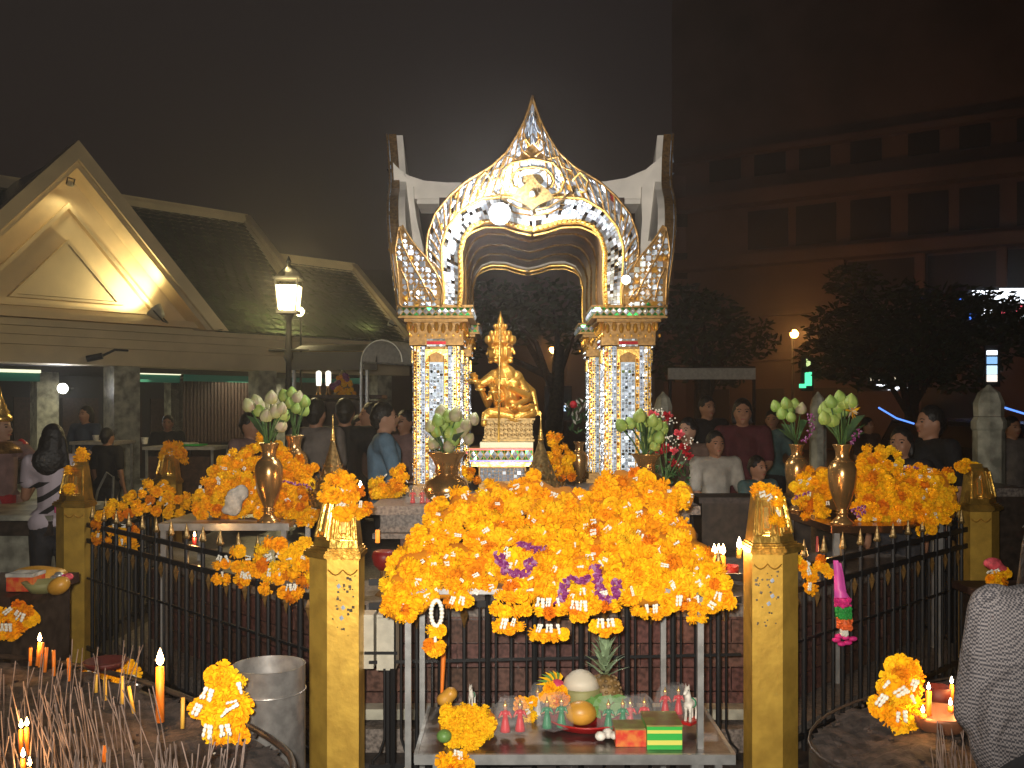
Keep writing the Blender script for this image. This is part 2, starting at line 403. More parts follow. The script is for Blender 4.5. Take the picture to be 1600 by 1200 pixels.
for i, (x0, y0, x1, y1, D, lab) in enumerate(((1373, 637, 1428, 662, 19, 'thin blue light strip sloping down beside the dark haired man'), (1560, 634, 1640, 650, 17, 'thin pale blue light strip beyond the white gatepost'))):
    t = T('light_strip', lab, 'light strip', tuple(P(x0, y0, D)), 'blue light strips over the road')
    a = P(x0, y0, D); b = P(x1, y1, D + .4); mid = (a + b) / 2 - Vector((0, 0, .05))
    O('tube', MB().tube([a, mid, b], .018, 6), glow('strip_blue', (.12, .30, 1), 1.6), t, True); O('cable', MB().tube([a + Vector((0, .03, .03)), mid + Vector((0, .03, .03)), b + Vector((0, .03, .03))], .01, 5), 'iron', t, True)

# vehicles waiting on the road: only tail lights and dark bodies show
def far_car(px, D, label, flip=1):
    t = T('car', label, 'car', (P(px, 645, D).x, D, 0), 'cars on the road')
    prof = [(-2.1, .35), (-2.1, .75), (-1.9, .95), (-1.2, 1.02), (-.7, 1.42), (.7, 1.45), (1.3, 1.0), (2.0, .85), (2.15, .6), (2.1, .35)]
    O('body', MB().prism(prof, -.85, .85, lambda u, v, h: (u * flip, h, v)), mat_car, t)
    O('windshield', MB().prism([(-1.05, 1.02), (-.66, 1.36), (.66, 1.38), (1.15, 1.02)], -.86, .86, lambda u, v, h: (u * flip, h, v)), 'building_dark', t)
    for sx in (-1.35, 1.35):
        for sy in (-.8, .8):
            O('wheel', MB().lathe([(.31, -.1), (.33, -.05), (.33, .05), (.31, .1)], n=16, mtx=Matrix.Translation((sx, sy, .33)) @ Matrix.Rotation(R(90), 4, 'X')), 'iron', t)
    for sy in (-.72, .6):
        O('tail_light', MB().box((-2.12 * flip, sy, .78), (.05, .2, .13)), glow('tail_red', (1, .05, .03), 14), t)
    t.rotation_euler = (0, 0, R(90 if flip > 0 else 70))
    return t
mat_car = mat('car_paint', (.05, .05, .06), .25, .3)
far_car(1478, 20, 'dark car on the road with red tail lights behind the men')
far_car(1500, 27, 'dim car farther along the road beyond the red tail lights')
far_car(1590, 16, 'dark car parked past the white gatepost at the picture edge')

# ---- trees behind the shrine
def leaf_cloud(mb, centers, n, size, rr):
    for c, r in centers:
        for _ in range(int(n * r * r)):
            d = Vector((rr.gauss(0, 1), rr.gauss(0, 1), rr.gauss(0, 1))).normalized() * r * rr.uniform(.55, 1.08)
            p = Vector(c) + Vector((d.x, d.y, d.z * .62)); u = Vector((rr.gauss(0, 1), rr.gauss(0, 1), rr.gauss(0, .5))).normalized() * size * rr.uniform(.6, 1.3)
            v = u.orthogonal().normalized() * size * .45
            mb.add([p - u, p + v, p + u, p - v], [(0, 1, 2, 3)])
def tree(label, x, y, D, h, blobs, n, size, seed, pal='foliage'):
    rr = random.Random(seed); b = P(x, 645, D); t = T('tree', label, 'tree', (b.x, b.y, 0), 'trees behind the shrine')
    tb = MB(); top = Vector((b.x + .2, b.y, h * .75))
    tb.tube([(b.x, b.y, 0), (b.x + .1, b.y + .05, h * .4), top], [.24, .17, .08], 8)
    for c, r in blobs:
        tb.tube([Vector((b.x + .08, b.y, h * rr.uniform(.3, .6))), (top + Vector(c)) / 2 - Vector((0, 0, .2)), Vector(c)], [.08, .05, .02], 6)
    O('trunk', tb, 'bark', t, True, True)
    lb = MB(); leaf_cloud(lb, blobs, n, size, rr); O('crown', lb, pal, t, True)
    return t
tree('wide dark tree spreading in front of the glowing screen', 1420, 600, 24, 4.4, [(P(1330, 510, 24), 1.1), (P(1400, 490, 25), 1.3), (P(1470, 500, 24), 1.4), (P(1540, 500, 24.5), 1.2), (P(1590, 520, 24), 1.0), (P(1300, 560, 24), .9), (P(1360, 560, 23), 1.2), (P(1440, 560, 24), 1.3), (P(1500, 570, 24), 1.1), (P(1330, 440, 25), .7)], 460, .14, 3)
tree('low dim tree just past the shrine columns', 1090, 600, 20, 3.8, [(P(1060, 480, 20), .8), (P(1100, 500, 20), .9), (P(1160, 530, 21), .8), (P(1070, 560, 20), .8), (P(1130, 580, 21), .6)], 520, .11, 4)
tree('dark tree seen through the mirrored arch', 860, 600, 19, 3.9, [(P(800, 500, 19), .8), (P(865, 480, 19), .9), (P(900, 520, 20), .7), (P(700, 540, 20), .8), (P(760, 470, 21), .8)], 500, .11, 5)
# street lamps with orange heads
def street_lamp(x, y, D, label, e):
    p = P(x, y, D); t = T('street_lamp', label, 'street lamp', (p.x, p.y, 0), 'orange street lamps')
    O('pole', MB().tube([(p.x, p.y + .12, 0), (p.x, p.y + .12, p.z)], [.07, .04], 8), 'iron', t, True)
    O('hood', MB().lathe([(.03, .14), (.18, .10), (.20, .06), (.19, .05)], (p.x, p.y, p.z), 16), 'iron', t, True)
    O('bulb', MB().ell(p - Vector((0, .08, 0)), S(6.5, D), 12, 8), 'orange_light', t, True, True)
    lamp('POINT', 'street_lamp_light', p - Vector((0, .7, .15)), e, (1, .42, .10), .15)
street_lamp(1240, 522, 34, 'glowing orange street lamp beyond the right lotus vases', 260)
street_lamp(865, 546, 28, 'glowing orange street lamp seen through the arch past the statue', 120)
# long white stall canopy in the dark
cn = T('stall_canopy', 'long pale canopy over dark stalls beyond the shrine', 'canopy', tuple(P(1130, 600, 17)))
O('roof', MB().add([P(1045, 585, 17), P(1180, 582, 17), P(1180, 572, 19), P(1045, 574, 19)], [(0, 1, 2, 3)]), 'tarp_dark', cn, True)
O('valance', MB().box(P(1112, 584, 17), (1.55, .03, .20)), 'tarp', cn, True)
for x in (1047, 1178): O('post', MB().tube([(P(x, 585, 17).x, 17.02, 0), P(x, 585, 17.02)], .03, 6), 'iron', cn, True)

# ---- white stone gateposts round the precinct
def gatepost(x, y, D, label, w_px):
    ww = S(w_px, D); p = P(x, y, D); t = T('gatepost', label, 'gatepost', (p.x, D, 0), 'white stone gateposts'); h = p.z
    O('shaft', MB().lathe([(ww * .66, 0), (ww * .66, .12), (ww * .58, .16), (ww * .58, h * .80), (ww * .64, h * .81), (ww * .64, h * .84), (ww * .54, h * .86)], n=8), 'marble', t)
    O('cap', MB().lathe([(ww * .54, h * .862), (ww * .56, h * .92), (ww * .40, h * .965), (ww * .12, h * .99), (.01, h)], n=8), 'marble', t)
    t.rotation_euler = (0, 0, R(22.5)); return t
gatepost(1545, 601, 7.6, 'tall white stone gatepost with pointed cap behind the marigold heap', 40)
gatepost(1278, 612, 9.5, 'slim stone gatepost behind the pair of lotus vases', 22)
pw = T('stone_parapet', 'dark stone parapet beside the altar plinth hiding the children to the waist', 'parapet', (1.6, 6.7, 0))
O('body', MB().box((1.68, 6.75, .49), (.75, .3, .98)), 'trough', pw, True); O('coping', MB().box((1.68, 6.75, 1.0), (.80, .36, .04)), 'granite_dark', pw, True)
gatepost(1036, 612, 9.5, 'pale pointed stone gatepost close behind the shrine column', 26)

# ================================================================== HALL WITH GREEN TILED ROOF (facade runs at 45 degrees)
def HD(x): return 1 / ((1 / 15.5) * (1 + .104 * (220 - x) / 220))
H0 = P(0, HZ, HD(0)); H1 = P(600, HZ, HD(600)); HU = (H1 - H0).normalized(); HN = Vector((HU.y, -HU.x, 0))
def hp(s, z, b=0): q = H0 + HU * s - HN * b; return Vector((q.x, q.y, z))     # along the facade, height, set back
def hs(x, b=0):
    """distance along the facade, b metres behind it, of picture column x, and its depth"""
    k = (x - 800) / F; q = H0 - HN * b; s = (k * q.y - q.x) / (HU.x - k * HU.y); return s, (q + HU * s).y
def hz(x, y, b=0): s, D = hs(x, b); return s, EYE + (HZ - y) / F * D
hall = T('shrine_hall', 'cream hall with lit gable and green tiled roof along the precinct', 'building', tuple(H0.xy) + (0,))
def hbox(mb, s0, s1, z0, z1, b0, b1):
    vs = [hp(s, z, b) for b in (b0, b1) for s, z in ((s0, z0), (s1, z0), (s1, z1), (s0, z1))]
    return mb.add(vs, [(0, 1, 2, 3), (7, 6, 5, 4), (0, 4, 5, 1), (1, 5, 6, 2), (2, 6, 7, 3), (3, 7, 4, 0)])
def hprism(mb, poly, b0, b1): return mb.prism(poly, b0, b1, lambda s, z, b: hp(s, z, b))
SEND = hs(640)[0]; zE = hz(320, 520)[1]; zB = hz(320, 576)[1]
# entablature: three stepped bands
for z0, z1, b in ((zB, zE - .34, 0), (zE - .338, zE - .20, -.10), (zE - .198, zE - .08, -.20), (zE - .078, zE, -.32)):
    O('cornice', hbox(MB(), -4, SEND, z0, z1, b, .5), 'cream_paint', hall, True)
# gable
sA, zA = hz(107, 240); half = 2.35; rise = zA - zE
tri = lambda k, dz=0: [(sA - half * k, zE + dz), (sA + half * k, zE + dz), (sA, zE + dz + rise * k)]
O('gable', hprism(MB(), tri(.93, .01), .10, .35), 'cream_paint', hall, True)
def frame_tri(k0, k1, b0, b1, z0, z1):
    a = tri(k0, z0); c = tri(k1, z1); mb = MB(); n = 3
    vs = [hp(s, z, b) for b in (b0, b1) for ring in (a, c) for s, z in ring]
    fs = []
    for i in range(3):
        j = (i + 1) % 3; fs += [(i, j, 3 + j, 3 + i), (6 + j, 6 + i, 9 + i, 9 + j), (j, i, 6 + i, 6 + j), (3 + i, 3 + j, 9 + j, 9 + i)]
    return mb.add(vs, fs)
def rake(k0, k1, b0, b1, dz):
    mb = MB()
    for sg in (-1, 1):
        a = [(sA + sg * half * k0, zE + dz), (sA, zE + rise * k0 + dz), (sA, zE + rise * k1 + dz), (sA + sg * half * k1, zE + dz)]
        hprism(mb, a, b0, b1)
    return mb
O('bargeboard', rake(1.04, .93, -.42, -.02, .02), 'cream_paint', hall, True)
O('bargeboard', rake(.925, .885, -.36, .09, .02), 'cream_paint', hall, True)
O('gable_moulding', frame_tri(.62, .57, -.02, .098, .24, .285), 'cream_paint', hall, True)
O('gable_moulding', frame_tri(.36, .315, -.02, .098, .36, .40), 'cream_paint', hall, True)
O('gable_panel', hprism(MB(), tri(.31, .41), .0, .096), 'cream_paint', hall, True)
O('gable_sill', hbox(MB(), sA - half * .92, sA + half * .92, zE + .06, zE + .16, -.14, .098), 'cream_paint', hall, True)
# main roof and lower roof: slopes with real tiles
def slope(a, b, c, d, name='roof_slope', tile=.20):
    """a-b eave, d-c ridge"""
    mb = MB(); a, b, c, d = map(Vector, (a, b, c, d)); mb.add([a, b, c, d], [(0, 1, 2, 3)])
    nrm = (b - a).cross(d - a).normalized()
    if nrm.z < 0: nrm = -nrm
    rows = max(3, int(((d - a).length) / (tile * .8))); colsn = max(3, int((b - a).length / tile)); tm = MB()
    U = (b - a).normalized(); V = ((d - a) - U * (d - a).dot(U)).normalized()
    for i in range(rows):
        v0 = i / rows; p0 = a.lerp(d, v0); p1 = b.lerp(c, v0); L = (p1 - p0).length; n = max(2, int(L / tile))
        for k in range(n + 1):
            q = p0 + U * ((k + (.5 if i % 2 else 0)) * tile)
            if (q - p0).length > L: continue
            lift = .03 + rnd.uniform(0, .012)
            e = tile * .48; h = tile * 1.1
            tm.add([q + nrm * (lift + .03) - V * e * .6, q + U * e + nrm * (lift + .012), q + U * e * .9 + V * h + nrm * .004, q - U * e * .9 + V * h + nrm * .004, q - U * e + nrm * (lift + .012)], [(0, 1, 2, 3, 4)])
    O(name, mb, 'roof_tile', hall, True); O('tile_field', tm, 'roof_tile', hall, True, kind='stuff')
def beam(a, b, r=.11, nm='ridge'): 
    a = Vector(a); b = Vector(b); d = (b - a); L = d.length; q = d.to_track_quat('Y', 'Z').to_matrix().to_4x4()
    mb = MB(); m = Matrix.Translation((a + b) / 2) @ q
    for (x0, x1, z0, z1) in ((-r, r, -r, r * .3), (-r * .6, r * .6, r * .3, r)):
        vs = [m @ Vector((x, y, z)) for y in (-L / 2, L / 2) for x, z in ((x0, z0), (x1, z0), (x1, z1), (x0, z1))]
        mb.add(vs, [(0, 1, 2, 3), (7, 6, 5, 4), (0, 4, 5, 1), (1, 5, 6, 2), (2, 6, 7, 3), (3, 7, 4, 0)])
    O(nm, mb, 'cream_paint', hall, True)
B1 = 2.6; s1, z1 = hz(385, 345, B1); sL, zL = hz(170, 318, B1); zR = (z1 + zL) / 2
s1e = hs(470, 0)[0]
EV = -.38
slope(hp(sA + half * .97, zE + .01, EV), hp(s1e, zE + .01, EV), hp(s1, zR, B1), hp(sA + .5, zR, B1))
beam(hp(-3, zR + .05, B1), hp(s1, zR + .05, B1)); 
sh, zh = hz(447, 425, .9); beam(hp(s1, zR + .05, B1), hp(sh, zh, .9))
B2 = 2.0; s2a, z2a = hz(430, 412, B2); s2b, z2b = hz(552, 418, B2); z2 = (z2a + z2b) / 2; s2e = hs(622, 0)[0]
slope(hp(s1e - .6, zE + .012, EV), hp(s2e, zE + .012, EV), hp(s2b, z2, B2), hp(s2a - .4, z2, B2))
beam(hp(s2a - .3, z2 + .04, B2), hp(s2b, z2 + .04, B2)); beam(hp(s2b, z2 + .04, B2), hp(s2e, zE + .10, EV))
O('roof_back', MB().add([hp(-3, zR, B1 + .05), hp(s1, zR, B1 + .05), hp(s1, zE, 5), hp(-3, zE, 5)], [(0, 1, 2, 3)]), 'roof_tile', hall, True)
O('roof_back', MB().add([hp(s2a - .4, z2, B2 + .05), hp(s2b, z2, B2 + .05), hp(s2e, zE, 4.6), hp(s2a - .4, zE, 4.6)], [(0, 1, 2, 3)]), 'roof_tile', hall, True)
O('gable_roof', MB().add([hp(sA, zE + rise, -.4), hp(sA, zE + rise, 3), hp(sA + half, zE, 3), hp(sA + half, zE, -.4), hp(sA - half, zE, 3), hp(sA - half, zE, -.4)], [(0, 1, 2, 3), (1, 0, 5, 4)]), 'roof_tile', hall, True)
# ceiling, floor plinth, columns
O('ceiling', hbox(MB(), -4, SEND, zB - .005, zB + .02, .52, 4.8), 'dark_wall', hall, True)
O('plinth', hbox(MB(), -4, SEND, 0, .22, -.25, 5), 'marble', hall, True)
O('back_wall', hbox(MB(), -4, SEND, .22, zB - .01, 4.7, 4.8), 'dark_wall', hall, True)
for k in range(14):
    O('wall_panel', hbox(MB(), -3.8 + k * .9, -3.1 + k * .9, .5, 1.9, 4.64, 4.697), 'dark_wood', hall, True)
def hcol(x0, x1, b, m='marble'):
    sa = hs(x0, b)[0]; sb = hs(x1, b)[0]; wd = min(sb - sa, .42); mb = MB()
    hbox(mb, sa, sa + wd, .5, zB - .003, b, b + wd)
    c = O('column', mb, m, hall, True); O('column_base', hbox(MB(), sa - .07, sa + wd + .07, .22, .52, b - .07, b + wd + .07), 'marble', hall, True)
    return c
hcol(178, 219, .04); hcol(58, 92, 3.2); hcol(266, 287, 3.6); hcol(404, 432, .04); hcol(590, 612, .3); hcol(418, 452, 3.0)
# beam undersides lit from inside the hall, that light put in as emission
def glow_beam(x0, x1, y, b):
    sa, za = hz(x0, y, b); sb, zb = hz(x1, y, b); z = (za + zb) / 2
    t = O('beam_underside', hbox(MB(), sa, sb, z - .05, z + .05, b, b + .1), 'beam_glow', hall, True)
    O('teal_strip', hbox(MB(), sa, sb, z - .2, z - .055, b + .05, b + .1), 'teal_band', hall, True)
for x0, x1, y in ((-20, 64, 577), (217, 283, 581), (290, 404, 581), (455, 568, 584)): glow_beam(x0, x1, y, 2.4)
for s_, e in ((-1.0, 16), (2.6, 22), (5.6, 26)):
    a = lamp('AREA', 'hall_tube_light', hp(s_, zB - .12, 2.3), e, (1, .92, .62), 1.4); a.rotation_euler = (0, 0, R(45))
# lattice screen inside the hall
sa, sb = hs(288, 3.0)[0], hs(404, 3.0)[0]
lt = MB()
zt, zb_ = zB - .05, hz(340, 690, 3.0)[1]
nx, nz = 22, 24
for i in range(nx + 1):
    s_ = sa + (sb - sa) * i / nx; hbox(lt, s_ - .022, s_ + .022, zb_, zt, 3.0, 3.02)
for j in range(nz + 1):
    z_ = zb_ + (zt - zb_) * j / nz; hbox(lt, sa, sb, z_ - .016, z_ + .016, 3.022, 3.04)
O('lattice_screen', lt, 'dark_wood', hall, True, kind='stuff')
O('lattice_backing', hbox(MB(), sa, sb, zb_, zt, 3.6, 3.62), 'dark_wood', hall, True)
# floodlights
def floodlight(p, aimto, label, m='warm_light', e=0, sz=.09, col=(1, .82, .42), nm='floodlight', off=.12):
    t = T(nm, label, 'floodlight', tuple(p)); d = (Vector(aimto) - Vector(p)).normalized(); q = d.to_track_quat('Z', 'Y').to_matrix().to_4x4()
    mt = Matrix.Translation(p) @ q
    O('housing', MB().lathe([(sz * .5, -sz * 1.5), (sz * .8, -sz), (sz * 1.15, 0), (sz * 1.15, sz * .1), (sz, sz * .1), (sz * .7, -sz * .6), (.01, -sz * .7)], n=16, mtx=mt), 'metal_box', t, True, True)
    O('lens', MB().lathe([(sz * .92, -.01), (sz * .90, sz * .08), (.01, sz * .2)], n=16, mtx=mt), m, t, True, True)
    O('bracket', MB().tube([mt @ Vector((sz * 1.2, 0, -sz * .3)), mt @ Vector((sz * 1.3, 0, -sz * 2.2)), mt @ Vector((-sz * 1.3, 0, -sz * 2.2)), mt @ Vector((-sz * 1.2, 0, -sz * .3))], .012, 6), 'iron', t, True)
    if e:
        l = lamp('SPOT', 'floodlight_beam', Vector(p) + d * off, e, col, .05, spot=150); l.rotation_euler = d.to_track_quat('-Z', 'Y').to_euler()
    return t
s_, z_ = hz(238, 474, -.30)
floodlight(hp(s_ + .02, z_ - .10, -.32), hp(s_ - .55, z_ + .7, .12), 'glowing warm floodlight at the lower corner of the gable', e=95, sz=.12)
s_, z_ = hz(104, 292, -.1)
floodlight(hp(s_, z_, -.22), hp(s_ - .12, z_ - .9, .1), 'small lit lamp tucked under the gable peak', 'wax_yellow', e=5, sz=.05)
s_, z_ = hz(604, 509, -.4)
floodlight(hp(s_, z_ + .05, -.5), hp(s_ - .5, z_ + .6, .4), 'small warm spotlight on the roof hip beside the shrine column', 'warm_light', e=30, sz=.06)
p = P(98, 607, 15.5)
floodlight(p, (p.x + 2.6, 0, 1.4), 'round cold white lamp glaring inside the hall between columns', 'white_light', e=26, sz=.085, col=(.9, .95, 1))
# CCTV camera on the beam
t = T('security_camera', 'small dark security camera bracketed under the hall beam', 'camera', tuple(P(160, 560, HD(160) - .3)))
pp = P(160, 556, HD(160) - .35)
O('housing', MB().tube([pp, pp + Vector((-.22, -.05, -.05))], .05, 10), 'iron', t, True); O('arm', MB().tube([pp, pp + Vector((.15, .1, .1)), pp + Vector((.28, .28, .1))], .018, 6), 'iron', t, True)
# ---- white barrel awning and dark canopy beside the hall
aw = T('barrel_awning', 'pale barrel vaulted awning over the lit offering counter', 'awning', tuple(P(600, 560, 12)))
arc = [(math.cos(R(a)) * .28, math.sin(R(a)) * .27) for a in range(0, 181, 15)]
cx = P(600, 0, 12).x; zc = P(0, 567, 12).z
vs = []; fs = []
for k, (u, v) in enumerate(arc):
    for e, yy in ((0, 11.8), (1, 12.6)):
        vs.append((cx - u * .9 + e * .55, yy, zc + v))
for k in range(len(arc) - 1): fs.append((2 * k, 2 * k + 1, 2 * k + 3, 2 * k + 2))
O('canvas', MB().add(vs, fs), 'tarp', aw, True, True)
O('rim', MB().tube([vs[2 * k] for k in range(len(arc))], .012, 6), 'steel', aw, True); O('eave_tube', MB().tube([vs[0], vs[1]], .014, 6), 'steel', aw, True)
O('post', MB().tube([(vs[0][0], 11.8, 0), vs[0]], .018, 6), 'steel', aw, True)
cp = T('dark_canopy', 'flat dark green canopy joining the hall and the awning', 'canopy', tuple(P(520, 560, 12.5)))
O('roof', MB().add([P(455, 548, 12), P(585, 548, 12), P(575, 538, 14.5), P(470, 540, 14.5)], [(0, 1, 2, 3)]), 'tarp_dark', cp, True)
O('valance', MB().box(P(522, 564, 12.02), (S(135, 12), .03, S(28, 12))), 'tarp_dark', cp, True)
for x in (460, 574): O('post', MB().tube([(P(x, 0, 12.06).x, 12.06, 0), P(x, 550, 12.06)], .022, 6), 'steel', cp, True)

# ---- lantern street lamp in front of the hall
lp = P(451, 487, 10.5); t = T('lantern_lamp', 'black cast iron lamp post with a glowing glass lantern', 'lamp post', (lp.x, lp.y, 0))
O('pole', MB().lathe([(.11, 0), (.11, .25), (.06, .3), (.05, .8), (.035, 1.0), (.032, lp.z - .55), (.055, lp.z - .5), (.04, lp.z - .42), (.03, lp.z - .1), (.07, lp.z - .02)], (lp.x, lp.y, 0), 12), 'iron', t, True, True)
O('crossbar', MB().tube([lp + Vector((-.22, 0, -.42)), lp + Vector((.22, 0, -.42))], .014, 6), 'iron', t, True)
lf = MB(); w0, w1, hh = .095, .125, .36
for sx, sy in ((-1, -1), (1, -1), (1, 1), (-1, 1)): lf.tube([lp + Vector((sx * w0, sy * w0, 0)), lp + Vector((sx * w1, sy * w1, hh))], .009, 5)
lf.box(lp + Vector((0, 0, -.01)), (.22, .22, .03)); lf.box(lp + Vector((0, 0, hh)), (.29, .29, .02)); lf.lathe([(.17, 0), (.12, .05), (.05, .11), (.02, .15), (.03, .18), (.004, .24)], lp + Vector((0, 0, hh + .01)), 4)
O('lantern_frame', lf, 'iron', t, True)
for sx, sy, rz_ in ((0, -1, 0), (1, 0, 90), (0, 1, 0), (-1, 0, 90)):
    a = lp + Vector((sx * .10, sy * .10, .02)); b2 = lp + Vector((sx * .122, sy * .122, hh - .08)); k = Vector((abs(sy) * .09, abs(sx) * .09, 0)); k2 = Vector((abs(sy) * .112, abs(sx) * .112, 0))
    O('pane', MB().add([a - k, a + k, b2 + k2, b2 - k2], [(0, 1, 2, 3)]), 'lantern_glass', t, True)
O('bulb', MB().ell(lp + Vector((0, 0, .16)), (.05, .05, .09)), 'warm_light', t, True, True)
lamp('POINT', 'lantern_light_front', lp + Vector((0, -.25, .16)), 90, (1, .78, .35), .06)
lamp('POINT', 'lantern_light', lp + Vector((0, .0, .48)), 45, (1, .78, .35), .06)
p = P(468, 487, 16.6); floodlight(p, (p.x, 0, p.z), 'small round bright lamp just beside the glass lantern', 'warm_light', e=26, sz=.085)
lamp('POINT', 'roof_spot', p + Vector((-.2, .25, .12)), 34, (1, .85, .4), .06)
O('post', MB().tube([(p.x, p.y + .1, 0), (p.x, p.y + .1, p.z)], .02, 6), 'iron', [o for o in bpy.data.objects if o.get('label', '').startswith('small round bright lamp')][0], True)

# ---- desks, altar table and shelf inside and in front of the hall
def desk(x0, x1, y, D, label, dep=.7):
    a = P(x0, y, D); b = P(x1, y, D); t = T('desk', label, 'desk', (a.x, D, 0)); wd = b.x - a.x; cx = (a.x + b.x) / 2
    O('desk_top', MB().box((cx, D + dep / 2, a.z - .02), (wd, dep, .04)), 'desk', t, True); O('front_panel', MB().box((cx, D + .08, a.z / 2 - .05), (wd - .1, .03, a.z - .14)), 'dark_wood', t, True)
    for x in (a.x + .04, b.x - .04):
        for y_ in (D + .04, D + dep - .04): O('leg', MB().tube([(x, y_, 0), (x, y_, a.z - .04)], .018, 6), 'steel', t, True)
    return t
desk(222, 335, 698, 11.5, 'grey counter with papers in front of the man in black')
desk(108, 178, 690, 12.0, 'narrow counter holding cups beyond the woman in stripes')
for i, (x, y, D, c, lab) in enumerate(((226, 690, 11.7, 'figure_white', 'small peach cup on the grey counter'), (290, 693, 11.8, 'cloth_white', 'white paper sheet on the grey counter'), (304, 695, 11.7, 'green_paper', 'green paper pad on the grey counter'), (150, 686, 12.2, 'cloth_white', 'white bowl on the narrow counter'))):
    p = P(x, y, D)
    t = tag(O('paper_pad' if 'paper' in lab else 'cup', MB().box((p.x, p.y, p.z), (.22, .3, .02)) if 'paper' in lab else MB().lathe([(.03, -.03), (.045, .05), (.04, .05), (.028, -.01)], p, 12), c), lab, 'paper' if 'paper' in lab else 'cup')
t = T('folding_chair', 'folding steel chair standing beside the hall column', 'chair', tuple(P(160, 740, 10.5).xy) + (0,))
cx_ = P(160, 0, 10.5).x
O('frame', MB().tube([(cx_ - .18, 10.4, .02), (cx_ - .05, 10.5, .75), (cx_ + .05, 10.5, .95), (cx_ + .12, 10.5, .9), (cx_ + .05, 10.6, .02)], .014, 6), 'steel', t, True)
O('seat', MB().box((cx_, 10.55, .45), (.34, .36, .03)), 'steel_dark', t, True)
# altar inside the hall with garlanded image and candles
al = T('small_altar', 'dark altar table inside the hall bearing a flower covered figure', 'altar', tuple(P(535, 620, 14)))
c = P(535, 620, 14)
O('table_top', MB().box((c.x, 14.1, c.z), (1.2, .6, .05)), 'dark_wood', al, True); O('cabinet', MB().box((c.x, 14.1, c.z / 2 - .03), (1.1, .5, c.z - .06)), 'dark_wood', al, True)
for i, x in enumerate((498, 513)):
    p = P(x, 592, 14.0)
    t = T('altar_candle', ('outer' if i == 0 else 'inner') + ' white lamp of the pair beside the flower covered figure', 'lamp', tuple(p), 'white altar lamps')
    O('glass', MB().lathe([(.035, -.1), (.04, 0), (.04, .1), (.01, .12)], p, 12), glow('altar_white', (1, .95, .8), 1.8), t, True); O('base', MB().lathe([(.05, -.24), (.03, -.2), (.02, -.11)], p, 12), 'brass', t, True)

# ---- incense smoke haze over the precinct, added for lamp glow and lifted blacks
HAZE = bpy.data.materials.new('haze'); HAZE.use_nodes = True; _n = HAZE.node_tree; _n.nodes.clear()
_o = _n.nodes.new('ShaderNodeOutputMaterial'); _p = _n.nodes.new('ShaderNodeVolumePrincipled'); _p.inputs['Color'].default_value = (.95, .92, .9, 1); _p.inputs['Density'].default_value = .0034; _p.inputs['Anisotropy'].default_value = 0.82
_n.links.new(_p.outputs[0], _o.inputs['Volume'])
hz_ob = O('haze', MB().box((0, 50, 10.5), (150, 112, 23.2)), HAZE, kind='stuff')
# ================================================================== MIRRORED SHRINE PAVILION
SX, SYF = S(32, 6.0), 6.0; HALF = .82; SCY = SYF + HALF
K = 6.0 / F
pv = T('mirror_shrine', 'four arched shrine pavilion covered in silver mirror mosaic and gold edging', 'shrine', (SX, SCY, 0))
pz = lambda y: EYE + (HZ - y) * K
IN = [(0, 360), (20, 356), (45, 348), (75, 347), (95, 355), (107, 372), (113, 395), (112, 425), (112, 452), (114, 480)]
MID = [(0, 316), (40, 308), (80, 311), (112, 330), (133, 356), (142, 385), (142, 415), (139, 445), (138, 462), (139, 480)]
OUT = [(0, 150), (5, 168), (13, 190), (24, 212), (40, 238), (66, 262), (104, 284), (130, 307), (152, 334), (164, 366), (166, 395), (161, 420), (158, 450), (166, 480)]
LEAF = [(143, 480), (140, 452), (150, 428), (166, 404), (182, 386), (192, 372), (203, 353), (208, 356), (214, 392), (209, 432), (207, 480)]
def resample(pts, n):
    L = [0]
    for a, b in zip(pts, pts[1:]): L.append(L[-1] + math.dist(a, b))
    out = []
    for i in range(n + 1):
        t = L[-1] * i / n; k = 0
        while k < len(L) - 2 and L[k + 1] < t: k += 1
        f = (t - L[k]) / max(1e-9, L[k + 1] - L[k]); out.append((pts[k][0] + (pts[k + 1][0] - pts[k][0]) * f, pts[k][1] + (pts[k + 1][1] - pts[k][1]) * f))
    return out
def loc2(sx, q): return (sx * q[0] * K, pz(q[1]))       # local x, z
def tile_quad(q4, y, th, tilt, rr, inset=.10, dome=False):
    """one mirror tile: 4 (x, z) corners, front at y (towards -y), tipped at random"""
    cx = sum(p[0] for p in q4) / 4; cz = sum(p[1] for p in q4) / 4; a = rr.gauss(0, tilt); b = rr.gauss(0, tilt)
    vs = []
    for p in q4:
        x = cx + (p[0] - cx) * (1 - inset); z = cz + (p[1] - cz) * (1 - inset); vs.append((x, y - th - a * (x - cx) - b * (z - cz), z))
    for p in q4:
        x = cx + (p[0] - cx) * (1 - inset * .4); z = cz + (p[1] - cz) * (1 - inset * .4); vs.append((x, y + .001, z))
    fs = [(0, 1, 5, 4), (1, 2, 6, 5), (2, 3, 7, 6), (3, 0, 4, 7)]
    if dome:
        vs.append((cx, y - th * 2.0, cz)); fs += [(8, 1, 0), (8, 2, 1), (8, 3, 2), (8, 0, 3)]
    else: fs.append((3, 2, 1, 0))
    return vs, fs
